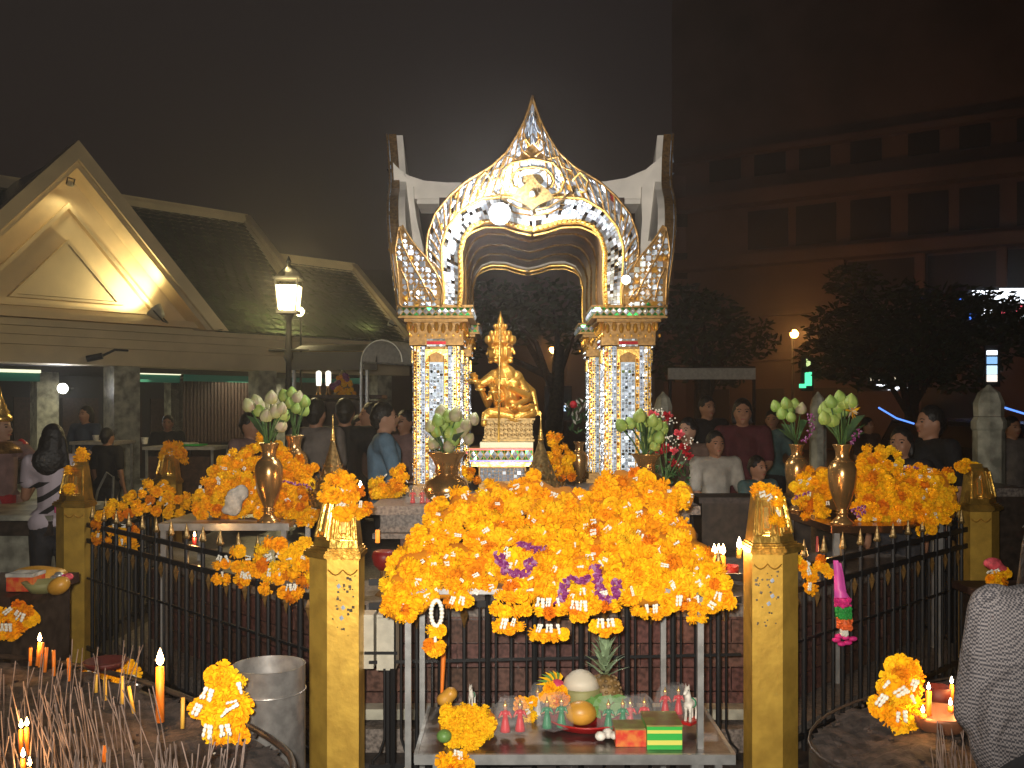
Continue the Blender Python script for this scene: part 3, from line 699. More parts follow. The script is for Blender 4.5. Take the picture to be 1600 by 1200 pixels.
def arch_face(y0, single, rr, parent, deep=.10):
    """front skin of one arch in local coordinates, facing -y at y0; single: tiles as parts of their own"""
    groups = {'mirror_sparkle': MB(), 'silver_glass': MB(), 'silver_dull': MB(), 'silver_pale': MB(), 'amber_glass': MB(), 'green_glass': MB(), 'red_glass': MB()}
    count = [0]
    def put(vs, fs, m, big=True):
        if single and big and count[0] < 285:
            count[0] += 1; O('mirror_tile', MB().add(vs, fs), m, parent)
        else: groups[m].add(vs, fs)
    for sx in (-1, 1):
        # backing plates
        n = 30; i_ = resample(IN, n); m_ = resample(MID, n); o_ = resample(OUT, n)
        bk = MB()
        for k in range(n):
            for A, B in ((i_, m_), (m_, o_)):
                q = [loc2(sx, A[k]), loc2(sx, B[k]), loc2(sx, B[k + 1]), loc2(sx, A[k + 1])]
                vs = [(x, y0, z) for x, z in q] + [(x, y0 + deep, z) for x, z in q]
                bk.add(vs, [(0, 1, 2, 3), (7, 6, 5, 4), (0, 4, 5, 1), (1, 5, 6, 2), (2, 6, 7, 3), (3, 7, 4, 0)])
        O('arch_backing', bk, 'gold_frame', parent)
        # inner silver band: three tiles across
        n = 48; A = resample(IN, n); B = resample(MID, n)
        for k in range(n):
            ac = 4
            for j in range(ac):
                def lp_(t, kk): return loc2(sx, (A[kk][0] + (B[kk][0] - A[kk][0]) * t, A[kk][1] + (B[kk][1] - A[kk][1]) * t))
                t0 = .13 + .80 * j / ac; t1 = .13 + .80 * (j + 1) / ac
                vs, fs = tile_quad([lp_(t0, k), lp_(t1, k), lp_(t1, k + 1), lp_(t0, k + 1)], y0, .008, .22, rr, .12)
                put(vs, fs, rr.choice(['silver_glass', 'silver_pale', 'silver_pale', 'silver_dull', 'mirror_sparkle']))
        # outer band: cells of two large tiles framed with gold ribs
        n = 42; A = resample(MID, n); B = resample(OUT, n)
        for k in range(n):
            wd = math.dist(A[k], B[k]); ac = max(2, min(9, round(wd / 11)))
            def lp_(t, kk): return loc2(sx, (A[kk][0] + (B[kk][0] - A[kk][0]) * t, A[kk][1] + (B[kk][1] - A[kk][1]) * t))
            for j in range(ac):
                if k < 6 and j < ac * .55 and wd > 60: continue       # room for the medallion
                t0 = .06 + .88 * j / ac; t1 = .06 + .88 * (j + 1) / ac
                vs, fs = tile_quad([lp_(t0, k), lp_(t1, k), lp_(t1, k + 1), lp_(t0, k + 1)], y0, .012, .25, rr, .2, dome=rr.random() < .4)
                put(vs, fs, rr.choices(['silver_glass', 'silver_dull', 'silver_pale', 'amber_glass', 'red_glass', 'mirror_sparkle'], [3, 5, 3, .9, .12, 1.5])[0])
            if k % 2 == 0 and k > 2:
                a = lp_(.02, k); b = lp_(.98, k); m = ((a[0] + b[0]) / 2, (a[1] + b[1]) / 2 + .012)
                bk2 = MB().tube([(a[0], y0 - .014, a[1]), (m[0], y0 - .022, m[1]), (b[0], y0 - .014, b[1])], .0055, 5); O('gold_rib', bk2, 'gold_frame', parent)
        # edging tubes
        def rim(pts, r, nm='gold_edge', yy=-.012, m='gold_bright', nn=40):
            O(nm, MB().tube([(loc2(sx, q)[0], y0 + yy, loc2(sx, q)[1]) for q in resample(pts, nn)], r, 6), m, parent, smooth=True)
        rim(IN, .017, 'gold_rim', -.02); rim(MID, .009); rim(OUT, .008, m='gold_frame')
        rim([(q[0] * .97 + 2, q[1] + (8 if q[0] < 100 else 0)) for q in IN], .007, yy=-.005)
        for q in resample(IN, 30)[1:]:
            x, z = loc2(sx, q); groups['amber_glass'].add(*_ell((x, y0 - .036, z), .009, 6, 4))
        # leaf finial
        if not single: continue
        lf = MB().prism([loc2(sx, q) for q in LEAF], y0 - .02, y0 + deep, lambda u, v, h: (u, h, v)); O('leaf_finial', lf, 'gold_frame' if single else 'gold_dark', parent)
        for zz in range(355, 480, 9):
            row = [x for x in range(140, 216, 9)]
            for xx in row:
                c = (xx + 4.5, zz + 4.5)
                if not inside(c, LEAF) or not inside((c[0] + 4, c[1]), LEAF) or not inside((c[0] - 4, c[1]), LEAF): continue
                q = [(xx + 4.5, zz), (xx + 9, zz + 4.5), (xx + 4.5, zz + 9), (xx, zz + 4.5)] if (xx // 9 + zz // 9) % 3 else [(xx, zz), (xx + 9, zz), (xx + 9, zz + 9), (xx, zz + 9)]
                vs, fs = tile_quad([loc2(sx, p) for p in q], y0 - .02, .010, .3, rr, .14, dome=rr.random() < .5)
                put(vs, fs, rr.choices(['silver_dull', 'silver_glass', 'silver_pale', 'amber_glass', 'green_glass'], [6, 3, 3, 1, .3])[0], False)
        rim(LEAF + [LEAF[0]], .007, yy=-.03, m='gold_frame')
        sc1 = [(158, 470), (172, 440), (190, 410), (202, 385), (207, 362)]
        rim(sc1, .006, yy=-.034, m='gold_frame', nn=10); rim([(150, 470), (160, 452), (178, 448), (186, 462), (176, 472), (168, 466)], .006, yy=-.034, m='gold_frame', nn=14)
        rim([(190, 470), (196, 440), (206, 420)], .006, yy=-.034, m='gold_frame', nn=10)
    # medallion: looped silver scroll with a dark gold flame in it
    def ring(pts, r, m, yy, closed=False):
        O('scroll', MB().tube([(q[0] * K, y0 + yy, pz(q[1])) for q in pts], r, 6, closed=closed), m, parent, smooth=True)
    lp1 = [(-44, 300), (-50, 285), (-46, 268), (-32, 256), (-12, 252), (0, 250), (14, 252), (32, 256), (44, 268), (50, 285), (44, 300), (30, 306), (16, 302), (0, 312), (-16, 302), (-30, 306)]
    ring(lp1, .008, 'gold_bright', -.02, True)
    lp2 = [(q[0] * .68, 282 + (q[1] - 282) * .62) for q in lp1]; ring(lp2, .006, 'gold_bright', -.022, True)
    a_ = resample(lp1 + [lp1[0]], 46); b_ = resample(lp2 + [lp2[0]], 46)
    for k in range(46):
        vs, fs = tile_quad([(q[0] * K, pz(q[1])) for q in (a_[k], b_[k], b_[k + 1], a_[k + 1])], y0 - .006, .01, .2, rr, .12); put(vs, fs, rr.choice(['silver_glass', 'silver_pale']))
    for k in range(46):
        if k % 2: continue
        q2 = [(b_[k][0] * t, 282 + (b_[k][1] - 282) * t) for t in (.9, .5)]; q3 = [(b_[(k + 2) % 46][0] * t, 282 + (b_[(k + 2) % 46][1] - 282) * t) for t in (.5, .9)]
        vs, fs = tile_quad([(q[0] * K, pz(q[1])) for q in (q2[0], q2[1], q3[0], q3[1])], y0 - .004, .014, .3, rr, .15); put(vs, fs, 'silver_pale')
    O('medallion', MB().prism([(q[0] * K, pz(q[1])) for q in lp1], y0 - .006, y0 + .02, lambda u, v, h: (u, h, v)), 'gold_dark', parent)
    O('flame_boss', MB().prism([(x * K, pz(y)) for x, y in ((0, 276), (9, 288), (24, 300), (34, 312), (10, 322), (0, 330), (-10, 322), (-34, 312), (-24, 300), (-9, 288))], y0 - .045, y0 - .005, lambda u, v, h: (u, h, v)), 'gold_dark', parent)
    for r_, yy, m in ((.030, .05, 'gold_frame'), (.018, .065, 'silver_glass')):
        O('boss_gem', MB().ell((0, y0 - yy, pz(306)), (r_, .02, r_)), m, parent, smooth=True)
    for sx in (-1, 1):
        ring([(sx * x, y) for x, y in ((4, 330), (24, 326), (44, 314), (60, 302))], .007, 'gold_dark', -.03)
        ring([(sx * x, y) for x, y in ((2, 338), (28, 334), (50, 322))], .006, 'gold_frame', -.03)
        ring([(sx * x, y) for x, y in ((4, 246), (16, 236), (20, 224), (10, 218), (4, 228))], .006, 'gold_frame', -.02)
        ring([(sx * x, y) for x, y in ((24, 250), (40, 246), (46, 262), (62, 268), (60, 282), (50, 278))], .006, 'gold_frame', -.02)
        ring([(sx * x, y) for x, y in ((62, 284), (74, 270), (86, 284), (82, 302), (72, 300))], .007, 'gold_bright', -.02)
        ring([(sx * x, y) for x, y in ((8, 232), (14, 206), (4, 178))], .005, 'gold_frame', -.018)
    for k, mb in groups.items():
        if mb.v: O('mosaic_field', mb, k, parent, kind='stuff')
def _ell(c, r, nu, nv): m = MB().ell(c, r, nu, nv); return m.v, m.f
def inside(p, poly):
    c = False; j = len(poly) - 1
    for i in range(len(poly)):
        if (poly[i][1] > p[1]) != (poly[j][1] > p[1]) and p[0] < (poly[j][0] - poly[i][0]) * (p[1] - poly[i][1]) / (poly[j][1] - poly[i][1]) + poly[i][0]: c = not c
        j = i
    return c
arch_face(-HALF, True, random.Random(5), pv)
# the other three gables share one set of meshes, turned about the centre
before = set(bpy.data.objects)
arch_face(-HALF, False, random.Random(9), pv, .055)
side = [o for o in bpy.data.objects if o not in before]
def lean(mesh, sgn):
    """side arches fan outwards a little towards their tips"""
    for v in mesh.vertices: v.co.y -= .03 + .155 * max(0, (v.co.z - pz(480))) / (pz(150) - pz(480))
wb = MB()
for sx in (-1, 1):
    i_ = resample(IN, 30); o_ = resample(OUT, 30)
    for k in range(30):
        q = [loc2(sx, i_[k]), loc2(sx, (o_[k][0] * .985, o_[k][1] + 2)), loc2(sx, (o_[k + 1][0] * .985, o_[k + 1][1] + 2)), loc2(sx, i_[k + 1])]
        vs = [(x, -HALF + .056, z) for x, z in q] + [(x, -HALF + .10, z) for x, z in q]; wb.add(vs, [(0, 1, 2, 3), (7, 6, 5, 4), (0, 4, 5, 1), (1, 5, 6, 2), (2, 6, 7, 3), (3, 7, 4, 0)])
side.append(O('gable_back', wb, 'white_paint', pv))
for o in side: lean(o.data, 1)
for o in side: o.matrix_local = Matrix.Rotation(R(-90), 4, 'Z')
for a in (90, 180):
    for o in side: n = inst(o, pv, (0, 0, 0), (0, 0, R(a)))
# vault between the arches
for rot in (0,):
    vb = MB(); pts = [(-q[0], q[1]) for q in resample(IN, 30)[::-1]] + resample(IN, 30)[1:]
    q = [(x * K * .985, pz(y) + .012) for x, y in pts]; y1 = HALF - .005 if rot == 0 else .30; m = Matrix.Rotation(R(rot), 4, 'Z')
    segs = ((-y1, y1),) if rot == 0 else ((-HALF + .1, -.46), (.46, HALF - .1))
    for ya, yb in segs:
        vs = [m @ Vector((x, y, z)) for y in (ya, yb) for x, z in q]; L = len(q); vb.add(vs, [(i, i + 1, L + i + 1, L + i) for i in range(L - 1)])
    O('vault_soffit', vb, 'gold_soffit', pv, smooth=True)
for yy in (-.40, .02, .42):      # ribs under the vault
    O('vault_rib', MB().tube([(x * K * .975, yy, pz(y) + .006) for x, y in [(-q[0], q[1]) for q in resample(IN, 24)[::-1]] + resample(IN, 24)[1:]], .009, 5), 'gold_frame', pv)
# white roof: saddle ridges sweeping up to the side arches
def q7(x, y): return ((x - 800) / F * SCY - SX, EYE + (HZ - y) / F * SCY)
def saddle():
    top = [(618, 262), (628, 272), (641, 281), (665, 289), (700, 292), (905, 292), (945, 290), (975, 285), (1005, 272), (1029, 252)]
    pr = lambda nm, pts, d, m='white_paint': O(nm, MB().prism([q7(*p_) for p_ in pts], -d, d, lambda u, v, h: (u, h, v)), m, pv)
    pr('roof_ridge', [(618, 300)] + top + [(1029, 300), (1000, 317), (650, 317)], .13)
    pr('roof_moulding', [(655, 319), (996, 319), (996, 326), (655, 326)], .16)
    pr('wing_wall', [(619, 264), (650, 300), (651, 322), (655, 350), (666, 400), (652, 412), (634, 385), (622, 335)], .18)
    pr('wing_wall', [(1028, 254), (998, 300), (997, 322), (998, 350), (994, 412), (1008, 398), (1020, 370), (1026, 330)], .18)
saddle()
O('roof_block', MB().box((0, 0, 2.90), (1.20, 1.20, .19)), 'dark_wood', pv)
# columns
def column_proto():
    rr = random.Random(11); z0, z1 = pz(790), pz(540)
    core = MB().box((0, 0, (z0 + z1) / 2), (.25, .25, z1 - z0)).box((0, 0, z0 + .02), (.38, .38, .04)).box((0, 0, z0 + .06), (.34, .34, .04)).box((0, 0, z0 + .10), (.30, .30, .04))
    res = [(core, 'gold_frame', 'shaft', None)]
    sil = {'mirror_sparkle': MB(), 'silver_glass': MB(), 'silver_pale': MB(), 'silver_dull': MB(), 'amber_glass': MB(), 'red_glass': MB(), 'green_glass': MB()}; rib = MB()
    for f in range(4):
        m = Matrix.Rotation(R(90 * f), 4, 'Z')
        def strip(xc, w, y, nx, dz, mats, ztop, zbot=z0 + .13, dome=.3):
            (rib if mats is AM else sil['silver_dull']).add([m @ Vector(p) for p in [(xc - w / 2 - .004, y, zbot), (xc + w / 2 + .004, y, zbot), (xc + w / 2 + .004, y, ztop), (xc - w / 2 - .004, y, ztop), (xc - w / 2 - .004, -.1, zbot), (xc + w / 2 + .004, -.1, zbot), (xc + w / 2 + .004, -.1, ztop), (xc - w / 2 - .004, -.1, ztop)]], [(0, 1, 2, 3), (0, 4, 5, 1), (1, 5, 6, 2), (2, 6, 7, 3), (3, 7, 4, 0)])
            n = int((ztop - zbot) / dz)
            for i in range(n):
                for j in range(nx):
                    x0 = xc - w / 2 + w * j / nx; x1 = x0 + w / nx; za = zbot + i * dz; zb2 = za + dz
                    q = [(x0, za), (x1, za), (x1, zb2), (x0, zb2)] if (i + j) % 2 else [((x0 + x1) / 2, za), (x1, (za + zb2) / 2), ((x0 + x1) / 2, zb2), (x0, (za + zb2) / 2)]
                    vs, fs = tile_quad(q, y, .005, .22, rr, .12, dome=rr.random() < dome)
                    sil[rr.choices(*mats)[0]].add([m @ Vector(v) for v in vs], fs)
        SV = (['silver_glass', 'silver_pale', 'silver_dull', 'mirror_sparkle'], [3, 4, 2, 1.6]); AM = (['amber_glass', 'silver_pale', 'silver_glass', 'red_glass'], [5, 3, 3, .6])
        strip(0, .084, -.150, 4, .020, SV, z1 - .10)
        for sx in (-1, 1):
            strip(sx * .0605, .018, -.138, 1, .022, AM, z1 - .06)
            strip(sx * .099, .048, -.147, 3, .017, SV, z1)
            strip(sx * .136, .016, -.128, 1, .02, AM, z1)
            for xx, yy in ((.0475, -.148), (.072, -.144), (.1265, -.146)):
                rib.tube([m @ Vector((sx * xx, yy, z0 + .12)), m @ Vector((sx * xx, yy, z1))], .0038, 5)
        # arch head over the middle strip, red band
        rib.prism([(-.07, z1 - .10), (-.05, z1 - .06), (0, z1 - .035), (.05, z1 - .06), (.07, z1 - .10), (.07, z1 - .02), (-.07, z1 - .02)], -.165, -.13, lambda u, v, h: m @ Vector((u, h, v)))
        sil['red_glass'].add([m @ Vector(p) for p in ((-.06, -.172, z1 + .012), (.06, -.172, z1 + .012), (.06, -.172, z1 + .03), (-.06, -.172, z1 + .03))], [(0, 1, 2, 3)])
        for zz, k in ((z1 - .002, 6), (z1 + .034, 6)):
            for j in range(k):
                x0 = -.06 + .02 * j; vs, fs = tile_quad([(x0, zz), (x0 + .02, zz), (x0 + .02, zz + .012), (x0, zz + .012)], -.170, .004, .2, rr, .1); sil['silver_glass'].add([m @ Vector(v) for v in vs], fs)
        # capital: amber gems then green and white diamonds
        cz = pz(512)
        for j in range(9):
            x0 = -.176 + .044 * j
            sil['amber_glass'].add([m @ Vector(v) for v in MB().ell((x0, -.172 if abs(x0) < .15 else -.158, cz + (.0 if j % 2 else .012)), (.015, .012, .032), 8, 6).v], MB().ell((0, 0, 0), 1, 8, 6).f)
            sil['amber_glass'].add([m @ Vector(v) for v in MB().ell((x0 + .02, -.165, cz - .045), (.009, .009, .014), 6, 5).v], MB().ell((0, 0, 0), 1, 6, 5).f)
        cz = pz(487)
        for j in range(11):
            x0 = -.22 + .04 * j; vs, fs = tile_quad([(x0, cz - .02), (x0 + .02, cz), (x0, cz + .02), (x0 - .02, cz)], -.226, .008, .15, rr, .12, dome=True); sil['silver_pale' if j % 2 else 'silver_glass'].add([m @ Vector(v) for v in vs], fs)
            for sz in (-1, 1):
                vs, fs = tile_quad([(x0 + .001, cz + sz * .025), (x0 + .039, cz + sz * .025), (x0 + .02, cz + sz * .003), (x0 + .02, cz + sz * .003)], -.226, .003, .1, rr, .1); sil['green_glass'].add([m @ Vector(v) for v in vs], fs)
    cap = MB().box((0, 0, pz(526)), (.34, .34, .10)).box((0, 0, pz(512)), (.31, .31, .12)).box((0, 0, pz(500)), (.40, .40, .02)).box((0, 0, pz(487)), (.448, .448, .06)).box((0, 0, pz(478.5)), (.47, .47, .012)).box((0, 0, pz(496)), (.47, .47, .010))
    return core, sil, rib, cap
core, sil, rib, cap = column_proto()
cm = [('shaft', core.mesh('shaft'), 'gold_frame', None), ('gold_rib', rib.mesh('gold_rib'), 'gold_bright', None), ('capital', cap.mesh('capital'), 'gold_frame', None)] + [('mosaic_field', b.mesh('mosaic_field'), k, 'stuff') for k, b in sil.items() if b.v]
for nm, me, m, kd in cm: me.materials.append(M[m])
for sx in (-1, 1):
    for sy in (-1, 1):
        e = bpy.data.objects.new('column', cm[0][1]); C.objects.link(e); e.parent = pv; e.location = (sx * .605, sy * .605, 0)
        for nm, me, m, kd in cm[1:]:
            o = new_from(me, nm, e, (0, 0, 0)); 
            if kd: o['kind'] = kd
# white glint in the arch crown, warm reflection on the leaf: added lamps
def glint_lamp(px, py, D, r, m, e, label, col):
    p = P(px, py, D); t = T('spotlight', label, 'spotlight', tuple(p))  # each spotlight is an added lamp standing in for a glint
    mt = Matrix.Translation(p) @ Matrix.Rotation(R(90), 4, 'X')
    O('shade', MB().lathe([(r * .3, -r * 1.4), (r * .8, -r), (r * 1.15, 0), (r * 1.0, 0), (r * .6, -r * .6)], n=16, mtx=mt), 'steel', t, True, True)
    O('bulb', MB().ell(p + Vector((0, -.01, 0)), r * .88, 14, 10), m, t, True, True)
    O('bracket', MB().tube([p + Vector((0, r, 0)), p + Vector((0, r * 2.2, .02)), p + Vector((0, r * 2.2, .12))], .006, 5), 'iron', t, True)
    lamp('POINT', 'glint_light', p - Vector((0, r * 1.6, 0)), e, col, r * .6)
glint_lamp(781, 334, 5.86, .062, 'white_light', 110, 'dazzling white glint in the crown of the mirrored arch, built as a lamp', (1, .97, .92))
glint_lamp(978, 437, 5.9, .026, 'flame_white', 3, 'small warm reflection where arch meets its leaf finial, built as a lamp', (1, .8, .45))

# ================================================================== ALTAR PLINTH
pl = T('altar_plinth', 'stepped granite altar plinth carrying the shrine inside the fence', 'plinth', (SX, SCY, 0))
slab_l, slab_r = P(578, 0, 5.45).x, P(1092, 0, 5.5).x; cxs = (slab_l + slab_r) / 2
O('top_slab', MB().box((cxs, 6.85, pz(0) * 0 + 1.045), (slab_r - slab_l, 2.8, .05)), 'granite', pl, True)
O('frieze', MB().box((cxs, 6.87, .965), (slab_r - slab_l - .10, 2.7, .106)), 'granite', pl, True)
O('frieze', MB().box((cxs, 6.87, .895), (slab_r - slab_l - .02, 2.78, .03)), 'granite', pl, True)
O('pedestal', MB().box((cxs, 6.9, .86 - .12), (slab_r - slab_l - .3, 2.5, .28)), 'granite_red', pl, True)
# lower terrace follows the fence: octagon of red granite blocks
Wf0, Wf1 = -.86, 1.22; TY = 4.72
oc = [(Wf0, TY), (-2.35, 6.3), (-2.35, 8.6), (2.6, 8.6), (2.6, 6.25), (Wf1, TY)]
O('terrace', MB().prism(oc, 0, .60), 'granite_red', pl, True)
O('terrace_top', MB().prism([(x * 1.005, y - .02) for x, y in oc], .602, .66), 'granite', pl, True)
def block_face(a, b, nb, rows, z0, z1):
    a = Vector((*a, 0)); b = Vector((*b, 0)); u = (b - a).normalized(); L = (b - a).length; n = Vector((u.y, -u.x, 0))
    if n.y > 0: n = -n
    hh = (z1 - z0) / rows
    for r_ in range(rows):
        off = .5 if r_ % 2 else 0
        for i in range(-1, nb + 1):
            s0 = max(0, (i + off) / nb * L); s1 = min(L, (i + 1 + off) / nb * L)
            if s1 - s0 < .04: continue
            c = a + u * (s0 + s1) / 2 + n * (.012 + rnd.uniform(-.003, .003)); c.z = z0 + (r_ + .5) * hh
            o = O('stone_block', MB().box((0, 0, 0), (s1 - s0 - .008, .03, hh - .008), taper=1), 'granite_red', pl, True); o.location = c; o.rotation_euler = (0, 0, math.atan2(u.y, u.x))
block_face(oc[5], oc[0], 7, 4, .12, .59)
block_face(oc[1], oc[0], 9, 4, .12, .59)
block_face(oc[5], oc[4], 9, 4, .12, .59)
O('marble_step', MB().box(((Wf0 + Wf1) / 2, TY - .09, .16), (Wf1 - Wf0 + .1, .10, .05)), 'marble', pl, True)
O('kerb_step', MB().prism([(Wf0 - .1, TY - .2), (-2.6, 6.25), (-2.6, 8.7), (2.85, 8.7), (2.85, 6.2), (Wf1 + .1, TY - .2)], .0, .11), 'granite', pl, True)
# statue's mosaic pedestal
pd = T('statue_pedestal', 'tiered mosaic pedestal with green diamonds under the golden figure', 'pedestal', (P(785, 0, 6.55).x, 6.7, 1.07))
def ped(x0, x1, y0, y1, D, m, nm, dep=.42):
    a = P(x0, y1, D); b = P(x1, y0, D); O(nm, MB().box(((a.x + b.x) / 2, D + dep / 2, (a.z + b.z) / 2), (b.x - a.x, dep, b.z - a.z - .002)), m, pd, True); return a, b
ped(748, 822, 729, 778, 6.50, 'gold_frame', 'base'); ped(737, 830, 722, 729, 6.44, 'gold_bright', 'moulding', .5); ped(733, 833, 700, 722, 6.42, 'gold_frame', 'tier', .55); ped(750, 833, 691, 700, 6.40, 'cream_reflection', 'slab', .5)
rr = random.Random(2)
g = {'silver_pale': MB(), 'green_glass': MB(), 'silver_glass': MB(), 'red_glass': MB(), 'blue_glass': MB()}
a = P(734, 721, 6.42); b = P(832, 701, 6.42); n = 9; wdt = (b.x - a.x) / n; hm = (a.z + b.z) / 2; hh = (b.z - a.z) / 2 * .75
for i in range(n):
    c = a.x + wdt * (i + .5)
    vs, fs = tile_quad([(c, hm - hh), (c + wdt * .45, hm), (c, hm + hh), (c - wdt * .45, hm)], 6.42, .012, .2, rr, .12, dome=True); O('diamond_tile', MB().add(vs, fs), 'silver_pale' if i % 3 else 'silver_glass', pd, True)
    for sx in (-1, 1):
        for sz in (-1, 1):
            vs, fs = tile_quad([(c + sx * wdt * .48, hm + sz * hh), (c + sx * wdt * .04, hm + sz * hh), (c + sx * wdt * .48, hm + sz * hh * .08), (c + sx * wdt * .48, hm + sz * hh * .08)], 6.42, .005, .1, rr, .1); g['green_glass'].add(vs, fs)
for z_, m in ((b.z - .004, 'red_glass'), (a.z + .004, 'blue_glass')): g[m].box(((a.x + b.x) / 2, 6.416, z_), (b.x - a.x, .012, .008))
a = P(750, 752, 6.5); b = P(820, 731, 6.5)
for i in range(12):
    for j in range(4):
        x0 = a.x + (b.x - a.x) * i / 12; z0 = a.z + (b.z - a.z) * j / 4; vs, fs = tile_quad([(x0, z0), (x0 + .025, z0), (x0 + .025, z0 + .023), (x0, z0 + .023)], 6.5, .008, .3, rr, .12, dome=rr.random() < .5); g[rr.choice(['silver_pale', 'silver_glass'])].add(vs, fs)
for k, m in g.items():
    if m.v: O('mosaic_field', m, k, pd, True, kind='stuff')

# ================================================================== GOLDEN FOUR-FACED STATUE
st = T('golden_statue', 'seated golden four faced deity statue with many arms', 'statue', (P(795, 0, 6.7).x, 6.7, P(0, 691, 6.6).z))
q = lambda x, y, d=0: P(x, y, 6.66 + d) 
u = S(1, 6.66)
sb = MB()
# legs folded, one knee forward
sb.capsule(q(812, 648), q(766, 646, -.10), u * 13, u * 9); sb.capsule(q(808, 648, .04), q(830, 645, -.10), u * 12, u * 9); sb.capsule(q(766, 646, -.10), q(800, 652, -.14), u * 8, u * 6.5); sb.capsule(q(830, 645, -.10), q(806, 654, -.13), u * 9, u * 7)
sb.capsule(q(760, 648, -.1), q(756, 662, -.14), u * 7, u * 5)
sb.capsule(q(800, 640), q(797, 612), u * 17, u * 14); sb.capsule(q(797, 612), q(790, 588), u * 15, u * 19); sb.capsule(q(776, 588), q(806, 590), u * 12, u * 12); sb.capsule(q(790, 584), q(786, 562), u * 8, u * 9)
sb.ell(q(783, 598, -.05), (u * 12, u * 8, u * 9)); sb.ell(q(802, 600, -.05), (u * 11, u * 8, u * 9))
# head with four faces
hc = q(782, 548); sb.ell(hc, (u * 17, u * 17, u * 22))
for a_ in (0, 90, 180, 270):
    m = Matrix.Translation(hc) @ Matrix.Rotation(R(a_ - 24), 4, 'Z') @ Matrix.Scale(1.22, 4)
    sb.ell(m @ Vector((0, -u * 8, -u * 1)), (u * 10, u * 9, u * 16)); sb.capsule(m @ Vector((0, -u * 17, u * 3)), m @ Vector((0, -u * 19.5, -u * 4)), u * 1.2, u * 2.4, 8)
    sb.ell(m @ Vector((0, -u * 15, -u * 9.5)), (u * 4, u * 3, u * 1.6)); sb.ell(m @ Vector((0, -u * 14, -u * 14)), (u * 4.5, u * 3.4, u * 3))
    for s_ in (-1, 1):
        sb.ell(m @ Vector((s_ * u * 4.4, -u * 15, u * 3)), (u * 3, u * 2.2, u * 1.8)); sb.ell(m @ Vector((s_ * u * 11.5, -u * 7, -u * 3)), (u * 2.6, u * 3, u * 8)); sb.capsule(m @ Vector((s_ * u * 12, -u * 7, u * 6)), m @ Vector((s_ * u * 17, -u * 5, u * 12)), u * 2.4, u * 1, 8)
# arms: upper arms from shoulders, several forearms
def arm(sh, el, wr, r0=7.5, r1=6, r2=4, hand=True, fdir=(0, -1)):
    sb.capsule(sh, el, u * r0, u * r1); sb.capsule(el, wr, u * r1 * .95, u * r2)
    if hand:
        d = (wr - el).normalized(); sb.ell(wr + d * u * 4, (u * 4.2, u * 3.5, u * 5))
        for k in range(4):
            o_ = Vector(((k - 1.5) * u * 2.4, 0, 0)); sb.capsule(wr + d * u * 6 + o_, wr + d * u * 13 + o_ * 1.5 + Vector((0, -u * 1.5, u * 1)), u * 1.25, u * .9, 6)
        sb.capsule(wr + d * u * 2 + Vector((u * 4, -u, 0)), wr + d * u * 8 + Vector((u * 7, -u * 2, 0)), u * 1.4, u * 1, 6)
arm(q(774, 588), q(748, 604, -.06), q(742, 592, -.12)); arm(q(778, 594), q(762, 632, -.02), q(750, 606, -.12), 6.5, 5.5, 4.2)
arm(q(784, 596), q(777, 634, -.06), q(770, 610, -.14), 6.5, 5.5, 4.2); arm(q(772, 584), q(752, 598, .10), q(738, 596, .06), 7, 5.5, 4)
arm(q(808, 590), q(824, 618, -.02), q(796, 606, -.12), 8, 7, 4.5); arm(q(812, 592), q(828, 622, .02), q(804, 634, -.13), 7, 6, 4.5, True); arm(q(810, 594, .06), q(832, 612, .12), q(838, 640, .04), 7, 6, 4); arm(q(800, 630, -.08), q(816, 640, -.12), q(826, 636, -.16), 6.5, 6, 4)
O('body', blob(sb, u * 1.15, 2, 'body'), 'gold_statue', st, True)
cr = MB().lathe([(u * 21, -u * 2), (u * 23, u * 1), (u * 21, u * 3), (u * 18, u * 5), (u * 20, u * 7), (u * 17, u * 10), (u * 13, u * 14), (u * 14.5, u * 16), (u * 9.5, u * 20), (u * 8, u * 25), (u * 8.8, u * 27), (u * 5.5, u * 31), (u * 4, u * 35), (u * 4.4, u * 37), (u * 2, u * 42), (u * .3, u * 50)], hc + Vector((0, 0, u * 12)), 24)
for k in range(12):
    a_ = 2 * math.pi * k / 12
    for rr_, zz, s_ in ((21, 17, 4), (15, 26, 3.2), (9, 38, 2.4)): cr.ell(hc + Vector((math.cos(a_) * u * rr_, math.sin(a_) * u * rr_, u * zz)), (u * s_, u * s_, u * s_ * 1.7), 8, 6)
O('crown', cr, 'gold_statue', st, True, True)
nk = MB()
for z_, r_, yy in ((578, 10, 0), (584, 15, -2), (591, 19, -5)): nk.tube([q(789, z_) + Vector((math.cos(a_) * u * r_, math.sin(a_) * u * r_ * .8 + yy * u * .3, -abs(math.sin(a_)) * u * 2)) for a_ in [2 * math.pi * k / 20 for k in range(20)]], u * 1.8, 6, closed=True)
for x, y, d in ((762, 624, -.04), (778, 626, -.08), (752, 601, -.06), (820, 612, -.02), (742, 596, -.12), (751, 609, -.12), (771, 613, -.14)): nk.lathe([(u * 7.6, -u * 2), (u * 8.4, 0), (u * 7.6, u * 2)], q(x, y, d), 14)
O('jewellery', nk, 'gold_bright', st, True, True)
